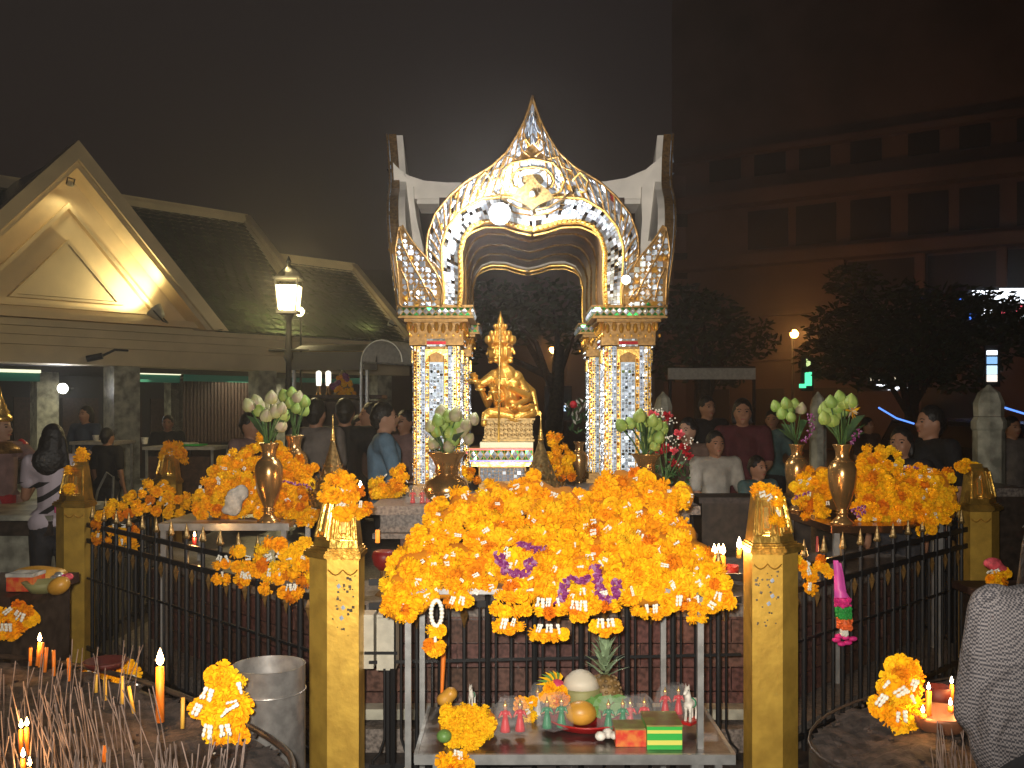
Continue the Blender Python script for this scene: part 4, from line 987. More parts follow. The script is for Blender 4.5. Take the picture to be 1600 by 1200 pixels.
# seat with relief
se = MB()
a = P(757, 690, 6.52); b = P(832, 654, 6.52)
se.box(((a.x + b.x) / 2, 6.52 + .19, (a.z + b.z) / 2), (b.x - a.x, .38, b.z - a.z))
for y, ex in ((688, 3), (683, 1.5), (660, 1.5), (655, 4)): se.box(((a.x + b.x) / 2, 6.71, P(0, y, 6.52).z), (b.x - a.x + 2 * ex * u, .38 + 2 * ex * u, u * 3))
O('throne', se, 'gold_dark', st, True)
rl = MB(); rr = random.Random(4)
for i in range(11):
    for j in range(3):
        c = Vector((a.x + (b.x - a.x) * (i + .5) / 11, 6.512, a.z + (b.z - a.z) * (.28 + .22 * j))); r_ = u * rr.uniform(2.2, 3.2)
        rl.tube([c + Vector((math.cos(t) * r_ * (1 - t / 9), 0, math.sin(t) * r_ * (1 - t / 9))) for t in [k * .8 for k in range(8)]], u * .8, 5)
O('relief_scroll', rl, 'gold_frame', st, True, True, kind='stuff')
sf = T('gold_staff', 'thin upright golden rod standing right in front of the deity', 'staff', tuple(P(781, 691, 6.44)))
O('rod', MB().tube([P(779, 692, 6.44), P(781, 512, 6.44)], [u * 1.7, u * 1.3], 8), 'gold_bright', sf, True, True); O('finial', MB().lathe([(u * 1.4, 0), (u * 2.4, u * 3), (u * .3, u * 12)], P(781, 514, 6.44), 10), 'gold_bright', sf, True, True)

# ================================================================== FENCE: POSTS, RAILS, PICKETS
FL, FR = Vector((-.695, 4.05, 0)), Vector((1.09, 4.2, 0)); LL, RR = Vector((-2.78, 6.2, 0)), Vector((2.86, 5.96, 0)); LB, RB = Vector((-2.9, 8.2, 0)), Vector((2.95, 8.2, 0))
def post(c, side, label, dark=True, half=.105):
    """gold corner post mitred between a front face and a 45 degree face; side -1 puts the slanted face on the west"""
    t = T('fence_post', label, 'fence post', tuple(c), 'golden fence posts'); s = side
    f = .0615
    poly = [(-s * f, -.105), (s * f, -.105), (s * (f + .085), -.02), (s * (f + .03), .075), (s * .03, .06), (-s * f, .05)]
    poly = [(x, y) for x, y in poly]
    poly = [(x * 1.06, y) for x, y in poly]
    if s < 0: poly = poly[::-1]
    sc_ = lambda k: [(x * k, y * k + 0) for x, y in poly]
    O('shaft', MB().prism(sc_(1), 0, .995), 'gold_post', t)
    lm = MB(); 
    for k, z0, z1 in ((1.06, .995, 1.003), (1.16, 1.003, 1.022), (1.10, 1.022, 1.032), (.98, 1.032, 1.042)): lm.prism(sc_(k), z0, z1 - .0005)
    O('ledge', lm, 'gold_cap', t)
    cb = sc_(.90); ct = sc_(.56); n = len(cb); zt = 1.262
    O('cap', MB().add([(x, y, 1.0425) for x, y in cb] + [(x, y, zt) for x, y in ct], [tuple(range(n)), tuple(range(2 * n - 1, n - 1, -1))] + [(i, (i + 1) % n, n + (i + 1) % n, n + i) for i in range(n)]), 'gold_cap', t)
    # raised nested frames on the two outward faces of the cap
    for (i0, i1) in ((0, 1), (1, 2)) if s > 0 else ((n - 1, n - 2), (n - 2, n - 3)):
        B0, B1_, T0, T1 = Vector((*cb[i0], 1.0425)), Vector((*cb[i1], 1.0425)), Vector((*ct[i0], zt)), Vector((*ct[i1], zt))
        def at(a_, b_): return (B0.lerp(B1_, a_)).lerp(T0.lerp(T1, a_), b_)
        nn = (B1_ - B0).cross(T0 - B0).normalized(); mid = (B0 + B1_) / 2
        if nn.dot(Vector((mid.x, mid.y, 0))) < 0: nn = -nn
        for k, r_ in ((.08, .0075), (.27, .0065)):
            O('cap_relief', MB().tube([at(a_, b_) + nn * .005 for a_, b_ in ((k, .12 + k * .3), (k, .92 - k * .4), (1 - k, .92 - k * .4), (1 - k, .12 + k * .6), (.5 + .1, .12 + k * .3))], r_, 6, closed=True), 'gold_cap', t)
        O('cap_panel', MB().add([at(.38, .25) + nn * .001, at(.62, .25) + nn * .001, at(.62, .72) + nn * .001, at(.38, .72) + nn * .001, at(.40, .28) + nn * .009, at(.60, .28) + nn * .009, at(.60, .69) + nn * .009, at(.40, .69) + nn * .009], [(4, 5, 6, 7), (0, 1, 5, 4), (1, 2, 6, 5), (2, 3, 7, 6), (3, 0, 4, 7)]), 'gold_bright', t)
    # scalloped cloth-like moulding under the ledge on the front face
    sg = [(-.0605 * s + s * .121 * k / 12, .955 - .022 * abs(math.sin(k / 12 * math.pi * 2))) for k in range(13)]
    O('scallop', MB().tube([(x, -.1065, z) for x, z in sg], .0032, 5), 'gold_cap', t)
    O('cap_knob', MB().box((0, -.015 * 1, zt + .012), (.075, .065, .022)), 'gold_cap', t)
    if dark:
        fl = MB(); rr = random.Random(int(c.x * 100)); 
        for k in range(34):
            x = rr.uniform(-.05, .05); z = .93 - abs(rr.gauss(0, .13)); w_ = rr.uniform(.003, .0075)
            cth = math.cos(rr.uniform(0, 1.5)) * w_; sth = math.sin(rr.uniform(0, 1.5)) * w_
            fl.add([(x - cth, -.1058, z - sth), (x + sth, -.1062, z - cth), (x + cth, -.1075, z + sth), (x - sth, -.106, z + cth)], [(0, 1, 2, 3)])
        O('leaf_scrap', fl, 'tarnish', t, kind='stuff'); fl = MB()
        for k in range(3):
            x = rr.uniform(-.02, .045); z = .90 - rr.uniform(0, .16); fl.add([(x, -.1065, z - .01), (x + .012, -.108, z), (x + .004, -.112, z + .014), (x - .008, -.107, z + .003)], [(0, 1, 2, 3)])
        O('foil_scrap', fl, 'silver_pale', t, kind='stuff')
    return t
mat('tarnish', (.16, .13, .09), .5, .5, noise=.5)
post(FL, -1, 'nearest gold post, its cap crowned by a full marigold ring and beside the grey box')
post(FR, 1, 'near gold post by the pink ribbon garland, with garland drooping off its cap')
post(LL, -1, 'gold corner post in front of the woman in the striped top', False)
post(RR, 1, 'gold corner post rising at the end of the marigold table near the gatepost', False)
post(LB, -1, 'farthest gold post, half hidden behind the garlands and heap', False)
picket_src = {}
def fence(A, B, label, gap=.2, curls=False, extra=True):
    d = B - A; L = d.length; u_ = d / L; rz = math.atan2(u_.y, u_.x); t = T('iron_fence', label, 'fence', tuple(A), 'iron fence panels', rz)
    x0, x1 = .09, L - .09
    for z, r_ in ((.885, .012), (.785, .012), (.10, .014)): O('rail', MB().box(((x0 + x1) / 2, 0, z), (x1 - x0, .016, .028)), 'iron', t)
    O('rail', MB().box(((x0 + x1) / 2, 0, .545), (x1 - x0, .010, .012)), 'iron', t)
    if 'bar' not in picket_src:
        picket_src['bar'] = MB().tube([(0, 0, .03), (0, 0, .93)], .0125, 8).mesh('picket'); picket_src['bar'].materials.append(M['iron'])
        picket_src['tip'] = MB().lathe([(.010, 0), (.021, .012), (.017, .02), (.008, .06), (.001, .088)], (0, 0, .925), 8).mesh('spear_tip'); picket_src['tip'].materials.append(M['gold_dark'])
        picket_src['thin'] = MB().tube([(0, 0, .03), (0, 0, .77)], .008, 6).mesh('thin_bar'); picket_src['thin'].materials.append(M['iron'])
        picket_src['dart'] = MB().lathe([(.001, 0), (.017, .058), (.012, .068), (.004, .09)], (0, 0, .685), 4).mesh('gold_dart'); picket_src['dart'].materials.append(M['gold_frame'])
        bl = []
        for s_ in (-1, 1): bl.append(MB().tube([(s_ * .035, 0, .77), (s_ * .035, 0, .22), (s_ * .055, 0, .16), (s_ * .085, 0, .13), (s_ * .085, 0, .10)], .0055, 6))
        m_ = MB()
        for b_ in bl: m_.add(b_.v, b_.f)
        picket_src['curl'] = m_.mesh('curved_bar'); picket_src['curl'].materials.append(M['iron'])
    n = int((x1 - x0) / gap); g_ = (x1 - x0) / n
    for i in range(n):
        x = x0 + g_ * (i + .5)
        p_ = new_from(picket_src['bar'], 'picket', t, (x, 0, 0)); tp = new_from(picket_src['tip'], 'spear_tip', p_, (0, 0, 0))
        xb = x0 + g_ * (i + 1)
        if i < n - 1 and extra:
            dt = new_from(picket_src['thin'], 'thin_bar', t, (xb, 0.002, 0)); new_from(picket_src['dart'], 'gold_dart', dt, (0, -.016, 0))
        if curls: new_from(picket_src['curl'], 'curved_bar', t, (x, .002, 0))
    return t
fence(FL, FR, 'black iron fence under the hanging marigold heap between the near posts', .2, True)
fence(LL, FL, 'slanting black iron fence with gold spears before the lotus table', .185)
fence(FR, RR, 'slanting black iron fence behind the pink ribbon garland', .185)
fence(LB, LL, 'short far run of iron fence behind the garlands in the shade', .22)
fence(RR, RB, 'far run of iron fence behind the marigold table corner', .22)
# grey electrical box strapped to the fence
eb = T('electrical_box', 'grey metal box strapped to the fence next to the nearest gold post', 'box', tuple(P(594, 1010, 4.0)))
p = P(600, 1010, 4.0)
O('cabinet', MB().box((p.x, 4.13, p.z), (S(30, 4), .13, S(88, 4)), rz=R(0)), 'metal_box', eb, True); O('door', MB().box((p.x, 4.058, p.z), (S(26, 4), .012, S(80, 4))), 'metal_box', eb, True); O('side_cabinet', MB().box((p.x - .085, 4.13, p.z), (.06, .1, S(86, 4))), 'metal_box', eb, True); O('strap', MB().box((p.x - .02, 4.048, p.z - .04), (S(52, 4), .006, .012)), 'iron', eb, True)
O('conduit', MB().tube([(p.x, 4.13, 0), (p.x, 4.13, p.z - .1)], .012, 6), 'iron', eb, True)
# ================================================================== MARIGOLDS AND GARLANDS
def marigold_mesh(seed, m, r=.03):
    """a ruffled pom-pom: rows of frilled petals over a small core"""
    rr = random.Random(seed); mb = MB().ell((0, 0, 0), r * .62, 8, 6)
    rings = [(-50, 7), (-22, 10), (6, 11), (32, 9), (58, 6), (80, 3)]
    for el, n in rings:
        for k in range(n):
            a = 2 * math.pi * (k + rr.uniform(-.3, .3)) / n + el; e = R(el + rr.uniform(-9, 9))
            d = Vector((math.cos(e) * math.cos(a), math.cos(e) * math.sin(a), math.sin(e))); s_ = d.cross(Vector((0, 0, 1))).normalized(); up = s_.cross(d)
            L = r * rr.uniform(.86, 1.12); w_ = r * rr.uniform(.24, .34); tw = rr.uniform(-.25, .25)
            b0 = d * r * .5
            tip = d * L + up * r * .10
            vs = [b0 - s_ * w_ * .5, b0 + s_ * w_ * .5, tip + s_ * w_ * (1 + tw) + up * w_ * .3, tip + d * r * .05 - up * w_ * .2, tip - s_ * w_ * (1 - tw) + up * w_ * .35]
            mb.add(vs, [(0, 1, 2, 3), (0, 3, 4)])
    me = mb.mesh('marigold'); me.materials.append(M[m]); return me
MG = [marigold_mesh(k, 'marigold') for k in range(6)] + [marigold_mesh(9, 'marigold_old')]; MY = [marigold_mesh(k + 20, 'marigold_yellow') for k in range(3)]
def bud_cluster(seed, n=3, L=.030, spread=.3):
    rr = random.Random(seed); mb = MB()
    for k in range(n):
        a = rr.uniform(-spread, spread); x = (k - (n - 1) / 2) * .0065
        p0 = Vector((x, 0, 0)); p1 = p0 + Vector((math.sin(a) * L, rr.uniform(-.004, .004), -math.cos(a) * L)); m_ = p0.lerp(p1, .5)
        for t in range(3):
            c = p0.lerp(p1, (t + .5) / 3); mb.ell(c, (.0042, .0042, L / 5), 6, 4)
    me = mb.mesh('jasmine_bud', True); me.materials.append(M['jasmine']); return me
JB = [bud_cluster(k, 2 + k % 3) for k in range(5)]
def rrot(rr): return (rr.uniform(0, 6.28), rr.uniform(0, 6.28), rr.uniform(0, 6.28))
def inpoly_rand(poly, rr):
    xs = [p[0] for p in poly]; ys = [p[1] for p in poly]
    while True:
        p = (rr.uniform(min(xs), max(xs)), rr.uniform(min(ys), max(ys)))
        if inside(p, poly): return p
def edge_dist(p, poly):
    d = 1e9
    for i in range(len(poly)):
        a = poly[i]; b = poly[(i + 1) % len(poly)]; L2 = (b[0] - a[0]) ** 2 + (b[1] - a[1]) ** 2
        t = max(0, min(1, ((p[0] - a[0]) * (b[0] - a[0]) + (p[1] - a[1]) * (b[1] - a[1])) / max(L2, 1e-9))); d = min(d, math.hypot(p[0] - a[0] - t * (b[0] - a[0]), p[1] - a[1] - t * (b[1] - a[1])))
    return d
def heap(name, label, poly, D0, D1, ybase, ytop, px, seed, yellow=.12, size=.03, jas=60, cat='flower heap', base=None, round_px=70, edge_depth=.16):
    """garlands piled up: flowers laid over a mound whose outline and depth are given in metres ahead (D0 at its foot, D1 at its crest)"""
    rr = random.Random(seed); step = px; xs = [p[0] for p in poly]; ys = [p[1] for p in poly]
    def depth(x, y):
        e = min(edge_dist((x, y), poly), round_px) / round_px
        f = max(0, min(1, (ybase - y) / (ybase - ytop)))
        return D0 + (D1 - D0) * f ** 1.1 + edge_depth * (1 - math.sqrt(max(0, 1 - (1 - e) ** 2))) + .025 * math.sin(x * .07 + seed) * math.sin(y * .09)
    c = base or P(sum(xs) / len(xs), ybase, D0 + .25); t = T(name, label, cat, tuple(c))
    core = MB(); pts = []
    y = min(ys)
    row = 0
    while y < max(ys):
        x = min(xs) + (step / 2 if row % 2 else 0)
        while x < max(xs):
            q = (x + rr.uniform(-.35, .35) * step, y + rr.uniform(-.35, .35) * step)
            if inside(q, poly): pts.append(q)
            x += step
        y += step * .82; row += 1
    rr.shuffle(pts)
    for k, (x, y) in enumerate(pts):
        if k % 2 == 0 and edge_dist((x, y), poly) > 12: core.ell(P(x, y, depth(x, y) + .115), .062, 8, 6)
    if core.v: O('garland_core', blob(core, .03, 1, 'garland_core'), 'marigold_core', t, True)
    single = pts[:295]; rest = pts[295:]
    for x, y in single:
        p = P(x, y, depth(x, y) + rr.uniform(-.012, .012)); yl = rr.random() < yellow or (math.sin(x * .031 + seed) * math.sin(y * .043) > .75)
        new_from(rr.choice(MY if yl else MG), 'marigold', t, p, rrot(rr), size / .03 * rr.uniform(.88, 1.18), True)
    # second layer and what is left over
    back = MB(); 
    srcs = [([tuple(v.co) for v in me.vertices], [tuple(p.vertices) for p in me.polygons]) for me in MG[:3]]
    for x, y in rest + [(a + rr.uniform(-9, 9), b + rr.uniform(-9, 9)) for a, b in pts]:
        second = (x, y) not in rest
        if second and edge_dist((x, y), poly) < 7: continue
        m = Matrix.Translation(P(x, y, depth(x, y) + (.04 if second else 0))) @ Euler(rrot(rr)).to_matrix().to_4x4() @ Matrix.Scale(size / .03 * 1.05, 4)
        v, f = rr.choice(srcs); back.add([m @ Vector(q_) for q_ in v], f)
    if back.v: O('marigold_mass', back, 'marigold', t, True, kind='stuff')
    for k in range(jas):
        x, y = inpoly_rand(poly, rr); p = P(x, y, depth(x, y) - .026)
        new_from(rr.choice(JB), 'jasmine_bud', t, p, (rr.uniform(-.5, .5), rr.choice([rr.gauss(0, .6), rr.gauss(1.3, .4)]), rr.uniform(-.6, .6)), rr.uniform(.55, 1.05), True)
    return t, depth
def garland(label, pts, group, seed=0, jas=(), size=.029, yellow=0, name='marigold_garland', cat='garland'):
    """pts: (x, y, D) flower centres; jas: (x, y, D, turn) jasmine tassels"""
    rr = random.Random(seed); t = T(name, label, cat, tuple(P(*pts[0])), group)
    for x, y, D in pts:
        p = P(x + rr.uniform(-1.5, 1.5), y + rr.uniform(-1.5, 1.5), D + rr.uniform(-.008, .008)); new_from(rr.choice(MY if rr.random() < yellow else MG), 'marigold', t, p, rrot(rr), size / .03 * rr.uniform(.85, 1.15), True)
    for x, y, D, a in jas:
        new_from(rr.choice(JB), 'jasmine_bud', t, P(x, y, D), (0, a, rr.uniform(-.5, .5)), rr.uniform(.9, 1.3), True)
    return t
def ringpts(cx, cy, rx, ry, D, n, dd=.03):
    return [(cx + rx * math.cos(2 * math.pi * k / n), cy + ry * math.sin(2 * math.pi * k / n), D - dd * math.sin(2 * math.pi * k / n)) for k in range(n)]

# ---- front steel table of two tiers, and the great heap on it
ft = T('offering_table', 'two tier steel table with offerings on its low shelf before the fence', 'table', (P(890, 0, 3.7).x, 3.7, 0))
O('table_top', MB().box((.15, 3.75, .95), (1.10, .52, .02)), 'steel', ft, True)
for x, y in ((638, 3.46), (1094, 3.46), (660, 3.98), (1036, 3.98)):
    X = (x - 800) / F * y; O('leg', MB().box((X, y, .469), (.022, .022, .938)), 'steel', ft, True)
z_s = P(0, 1178, 3.4).z; xl = P(650, 0, 3.4).x; xr = P(1146, 0, 3.4).x
O('shelf', MB().box(((xl + xr) / 2, 3.665, z_s - .006), (xr - xl, .55, .012)), 'steel_dark', ft, True)
O('shelf_edge', MB().box(((xl + xr) / 2, 3.388, z_s - .014), (xr - xl + .008, .014, .036)), 'steel', ft, True)
for x in (xl, xr): O('shelf_edge', MB().box((x, 3.67, z_s - .014), (.014, .55, .034)), 'steel', ft, True)
for x in (682, 1085, 1122): O('shelf_leg', MB().box((P(x, 0, 3.42).x, 3.42, z_s / 2 - .016), (.025, .025, z_s - .036)), 'steel', ft, True)
HP = [(600, 950), (607, 925), (603, 892), (640, 842), (668, 800), (684, 766), (722, 760), (760, 754), (800, 752), (822, 742), (842, 745), (862, 764), (905, 768), (938, 744), (975, 740), (1003, 738), (1045, 752), (1078, 766), (1080, 790), (1062, 806), (1082, 822), (1086, 842), (1108, 858), (1124, 880), (1128, 905), (1143, 925), (1142, 948), (1110, 955), (1070, 942), (1020, 945), (960, 938), (905, 948), (850, 938), (790, 932), (740, 928), (700, 935), (660, 950), (620, 960)]
ht, hd = heap('garland_heap', 'great heap of orange marigold garlands covering the front steel table', HP, 3.36, 4.02, 945, 745, 21.5, 31, jas=130, base=P(880, 930, 3.65), edge_depth=.10)
# garlands hanging off its front
HG = 'garlands hanging from the great marigold heap'
def hang(label, x, y0, D, spec, seed):
    pts = []; js = []
    for kind, yy, w_ in spec:
        if kind == 'r': pts += [(x + (k - (w_ - 1) / 2) * 15, yy - abs(k - (w_ - 1) / 2) * 4, D) for k in range(w_)]
        if kind == 'j': js += [(x + k, yy, D - .02, rnd.uniform(-.2, .2)) for k in ([-7, 7] if w_ == 2 else [-13, 0, 13] if w_ == 3 else [0])]
    return garland(label, pts, HG, seed, js, size=.0235)
hang('hanging garland at the outer end of the heap near the grey box', 634, 940, 3.36, [('r', 950, 3), ('r', 966, 2)], 1)
hang('hanging garland pair of puffs between the white jasmine loop and pineapple', 716, 930, 3.38, [('r', 944, 3), ('j', 932, 2)], 2)
hang('double tiered hanging garland dipping over the second gold dart', 797, 935, 3.36, [('r', 935, 3), ('r', 958, 4), ('j', 966, 2), ('r', 982, 3)], 3)
hang('lowest hanging garland over the dragon fruit with three jasmine tassels', 858, 930, 3.34, [('j', 934, 3), ('r', 956, 3), ('j', 975, 3), ('r', 996, 4)], 4)
hang('hanging garland beside the lowest one, with wide puffs', 905, 930, 3.38, [('j', 938, 2), ('r', 955, 4), ('r', 966, 2)], 5)
hang('hanging garland dropping straight above the pineapple crown', 946, 930, 3.35, [('r', 950, 3), ('j', 966, 2), ('r', 984, 3)], 6)
hang('hanging garland with paired tassels beyond the pineapple', 1017, 940, 3.38, [('j', 944, 2), ('r', 960, 4)], 7)
hang('small hanging garland of two puffs near the gold fence dart', 1062, 935, 3.4, [('j', 930, 1), ('r', 946, 2)], 8)
hang('narrow hanging garland of stacked puffs at the heap corner', 1090, 920, 3.39, [('j', 930, 1), ('r', 952, 2), ('r', 967, 2)], 9)
hang('outermost hanging garland at the end next to the three wick candle', 1124, 900, 3.42, [('j', 925, 1), ('r', 915, 2), ('r', 943, 3)], 10)
# white jasmine loop with two yellow puffs
t = garland('white jasmine loop garland ending in two yellow puffs', [(675, 984, 3.36), (686, 986, 3.36), (673, 1010, 3.36), (685, 1013, 3.36), (679, 1016, 3.35)], None, 12, (), .024, .6)
O('jasmine_loop', MB().tube([P(682 + 8.5 * math.cos(a), 958 + 20 * math.sin(a), 3.36) for a in [2 * math.pi * k / 20 for k in range(20)]], .007, 6, closed=True), 'jasmine', t, True, True)
for k in range(20):
    a = 2 * math.pi * k / 20; O('jasmine_bud', MB().ell(P(682 + 8.5 * math.cos(a), 958 + 20 * math.sin(a), 3.352), (.009, .008, .007), 7, 5), 'jasmine', t, True, True)
O('jasmine_drop', MB().tube([P(681, 978, 3.36), P(680, 1003, 3.36)], .006, 6), 'jasmine', t, True)
# purple orchid strings on the heap
def orchid(label, pts, D0, wd, seed):
    rr = random.Random(seed); t = T('orchid_garland', label, 'orchid garland', tuple(P(*pts[0], D0)), 'purple orchid garlands')
    n = int(sum(math.dist(a, b) for a, b in zip(pts, pts[1:])) / 4.5); rs = resample(pts, n)
    for k, (x, y) in enumerate(rs):
        p = P(x, y, D0(x, y) if callable(D0) else D0)
        for j in range(3):
            mb = MB(); c = p + Vector((rr.uniform(-wd, wd), -.02 + rr.uniform(-.012, .006), rr.uniform(-.006, .006))); a = rr.uniform(0, 3.14)
            u_ = Vector((math.cos(a), rr.uniform(-.4, .4), math.sin(a))) * .010; v_ = Vector((-math.sin(a), rr.uniform(-.4, .4), math.cos(a))) * .006
            mb.add([c - u_, c - v_, c + u_, c + v_, c + Vector((0, -.007, 0))], [(0, 1, 4), (1, 2, 4), (2, 3, 4), (3, 0, 4)]); O('petal', mb, 'orchid' if j else 'orchid_light', t, True)
    return t
mat('orchid_light', (.42, .20, .38), .6)
def orchid2(label, pts, wd, seed, df):
    t = T('orchid_garland', label, 'orchid garland', tuple(P(pts[0][0], pts[0][1], df(*pts[0]))), 'purple orchid garlands'); rr = random.Random(seed)
    n = int(sum(math.dist(a, b) for a, b in zip(pts, pts[1:])) / 5); 
    for k, (x, y) in enumerate(resample(pts, n)):
        for j in range(4):
            c = P(x, y, df(x, y) - .035) + Vector((rr.uniform(-wd, wd), rr.uniform(-.012, .006), rr.uniform(-.008, .008))); a = rr.uniform(0, 3.14)
            u_ = Vector((math.cos(a), rr.uniform(-.4, .4), math.sin(a))) * .013; v_ = Vector((-math.sin(a), rr.uniform(-.4, .4), math.cos(a))) * .008
            O('petal', MB().add([c - u_, c - v_, c + u_, c + v_, c + Vector((0, -.008, 0))], [(0, 1, 4), (1, 2, 4), (2, 3, 4), (3, 0, 4)]), 'orchid' if j else 'orchid_light', t, True)
    return t
orchid2('purple orchid garland curved like a hook in the middle of the heap', [(780, 866), (784, 882), (796, 894), (812, 898), (824, 886), (830, 876)], .020, 1, hd)
orchid2('plain purple orchid band lying across just above the hooked one', [(812, 850), (826, 856), (840, 860), (852, 856)], .016, 2, hd)
orchid2('purple orchid garland looped in a U above the pineapple', [(930, 885), (934, 905), (940, 930), (950, 942), (960, 932), (964, 908)], .016, 3, hd)
orchid2('short purple orchid string left of the U shaped loop', [(884, 905), (879, 925), (874, 945)], .013, 4, hd)
orchid2('tiny purple orchid sprig at the bend between hook and U loop', [(898, 905), (912, 908), (918, 902)], .012, 5, hd)

# ---- west and east heaps on their own steel tables
def side_table(x0, x1, y0, y1, z, label, m):
    t = T('side_table', label, 'table', ((x0 + x1) / 2, (y0 + y1) / 2, 0)); cx_, cy_ = (x0 + x1) / 2, (y0 + y1) / 2
    O('table_top', MB().box((cx_, cy_, z - .012), (x1 - x0, y1 - y0, .024)), m, t, True); O('front_edge', MB().box((cx_, y0 - .004, z - .018), (x1 - x0 + .01, .008, .04)), m, t, True)
    for x in (x0 + .03, x1 - .03):
        for y in (y0 + .03, y1 - .03): O('leg', MB().box((x, y, z / 2 - .015), (.03, .03, z - .035)), 'steel', t, True)
    return t
ZT = .97
side_table(-2.016, -1.27, 5.45, 6.15, ZT, 'steel table under the lotus vase and the smaller marigold heap', 'steel')
tb_ = T('side_table', 'copper edged table holding the tall vase before the fence spears', 'table', (2.2, 5.7, 0)); tp_ = [(1.75, 5.25), (2.13, 5.25), (2.72, 5.90), (2.72, 6.15), (1.72, 6.15)]
O('table_top', MB().prism(tp_, .957, .98), 'copper', tb_, True); O('front_edge', MB().box((1.94, 5.246, .962), (.385, .008, .04)), 'copper', tb_, True); O('side_edge', MB().box((1.731, 5.70, .962), (.008, .9, .04), rz=.033), 'copper', tb_, True)
for x, y in ((1.79, 5.30), (1.77, 6.1), (2.68, 6.1), (2.62, 5.88)): O('leg', MB().box((x, y, .478), (.03, .03, .956)), 'steel', tb_, True)
heap('garland_heap', 'mound of orange garlands with a pale cloth behind the single brass vase', [(297, 812), (300, 775), (318, 742), (345, 715), (370, 700), (400, 690), (440, 692), (470, 712), (488, 745), (500, 775), (505, 800), (492, 826), (470, 832), (452, 815), (380, 812)], 5.6, 6.0, 815, 690, 15.5, 5, jas=26, size=.031, round_px=40, edge_depth=.12, yellow=.04)
tag(O('paper_wrap', blob(MB().ell(P(365, 785, 5.56), (.055, .03, .085)).ell(P(377, 770, 5.58), (.045, .03, .05)).ell(P(357, 797, 5.56), (.045, .02, .03)), .012, 1), 'cloth_white'), 'crumpled white wrap stuck in the garlands next to the brass vase', 'wrapper')
heap('garland_heap', 'broad orange garland heap spreading from the vase to the far gold post', [(1336, 818), (1330, 775), (1332, 735), (1344, 715), (1345, 702), (1385, 700), (1408, 708), (1412, 722), (1450, 722), (1478, 732), (1492, 745), (1494, 800), (1480, 815), (1462, 828), (1440, 838), (1425, 822), (1395, 815)], 5.40, 5.8, 818, 700, 15.5, 6, jas=22, size=.031, round_px=40, edge_depth=.12, yellow=.08)
heap('garland_heap', 'small orange garland heap between the brass vase and the table rim', [(1232, 770), (1240, 752), (1258, 738), (1262, 728), (1300, 725), (1302, 760), (1300, 800), (1290, 812), (1262, 800), (1240, 790)], 5.6, 5.85, 810, 728, 15, 7, jas=8, size=.031, round_px=25, edge_depth=.08, yellow=.05)
orchid('purple orchid tangle low in the broad heap', [(1333, 795), (1345, 790), (1350, 800), (1338, 806), (1334, 797)], 5.42, .02, 7)
orchid('purple orchid bits on the crest of the broad heap', [(1414, 731), (1422, 728), (1432, 732)], 5.72, .018, 8)
orchid('purple orchid string at the rim of the small heap', [(1240, 778), (1250, 772), (1260, 769)], 5.6, .015, 9)
orchid('purple orchid bits beside the vase on the single vase mound', [(444, 752), (480, 758), (486, 764)], 5.72, .01, 10)
# garlands behind the statue and by the columns
heap('garland_heap', 'tall orange garland bunch behind the arch beyond the statue', [(852, 750), (852, 700), (855, 680), (868, 670), (880, 672), (884, 690), (895, 692), (900, 730), (902, 752)], 7.0, 7.1, 750, 670, 15, 8, jas=0, size=.034, round_px=20, edge_depth=.05, yellow=0)
heap('garland_heap', 'low orange garland heap lit by a flame beside the mirrored column', [(570, 785), (572, 765), (590, 748), (608, 738), (625, 730), (636, 735), (634, 760), (628, 780)], 5.9, 6.0, 785, 735, 14, 9, jas=2, size=.03, round_px=20, edge_depth=.05, yellow=.3)
heap('garland_heap', 'orange garlands tucked behind the spherical vase near the pedestal', [(716, 752), (718, 738), (728, 728), (746, 736), (748, 754)], 6.1, 6.15, 752, 732, 13, 10, jas=0, size=.03, round_px=15, edge_depth=.04, yellow=0)
# ---- garlands on the fence and the posts
FG = 'garlands draped on the fence'
def diagD(x, A, B):
    k = (x - 800) / F; d = B - A; t = (k * A.y - A.x) / (d.x - k * d.y); return A.y + d.y * t
dl = lambda x: diagD(x, FL, LL) - .05
def gl(label, xy, jas, seed, D=dl, **kw): return garland(label, [(x, y, D(x)) for x, y in xy], FG, seed, [(x, y, D(x) - .035, a) for x, y, a in jas], **kw)
gl('small drop garland with jasmine fork, first of the spear garlands', [(340, 882), (352, 880), (341, 903), (352, 904)], [(344, 868, .4), (352, 868, -.4), (347, 893, 0)], 21, size=.028)
gl('drop garland with a yellow puff hanging between two spears', [(366, 864), (376, 862), (372, 884), (384, 880), (390, 888), (374, 905), (384, 908), (378, 912)], [(380, 893, .1), (386, 893, -.1), (392, 872, 1.5)], 22, size=.029)
gl('wide ring garland hooked over two spears close to the gold post', [(408, 858), (420, 850), (436, 852), (446, 866), (402, 872), (412, 884), (428, 886), (443, 884), (404, 892), (420, 900), (436, 904), (450, 898), (414, 918)], [(424, 868, 1.2), (432, 866, -1.1), (421, 888, 0), (436, 888, 0)], 23, size=.033, yellow=.15)
gl('ring garland with low bunch hanging right against the gold post', [(462, 858), (476, 850), (484, 862), (456, 878), (470, 880), (484, 884), (460, 898), (476, 906), (484, 900), (444, 926), (456, 932), (468, 926)], [(456, 872, 1.4), (470, 870, -1.3), (452, 912, 0), (462, 912, .1)], 24, size=.032, yellow=.1)
ll = lambda x: diagD(x, FL, LL) - .07 + .02
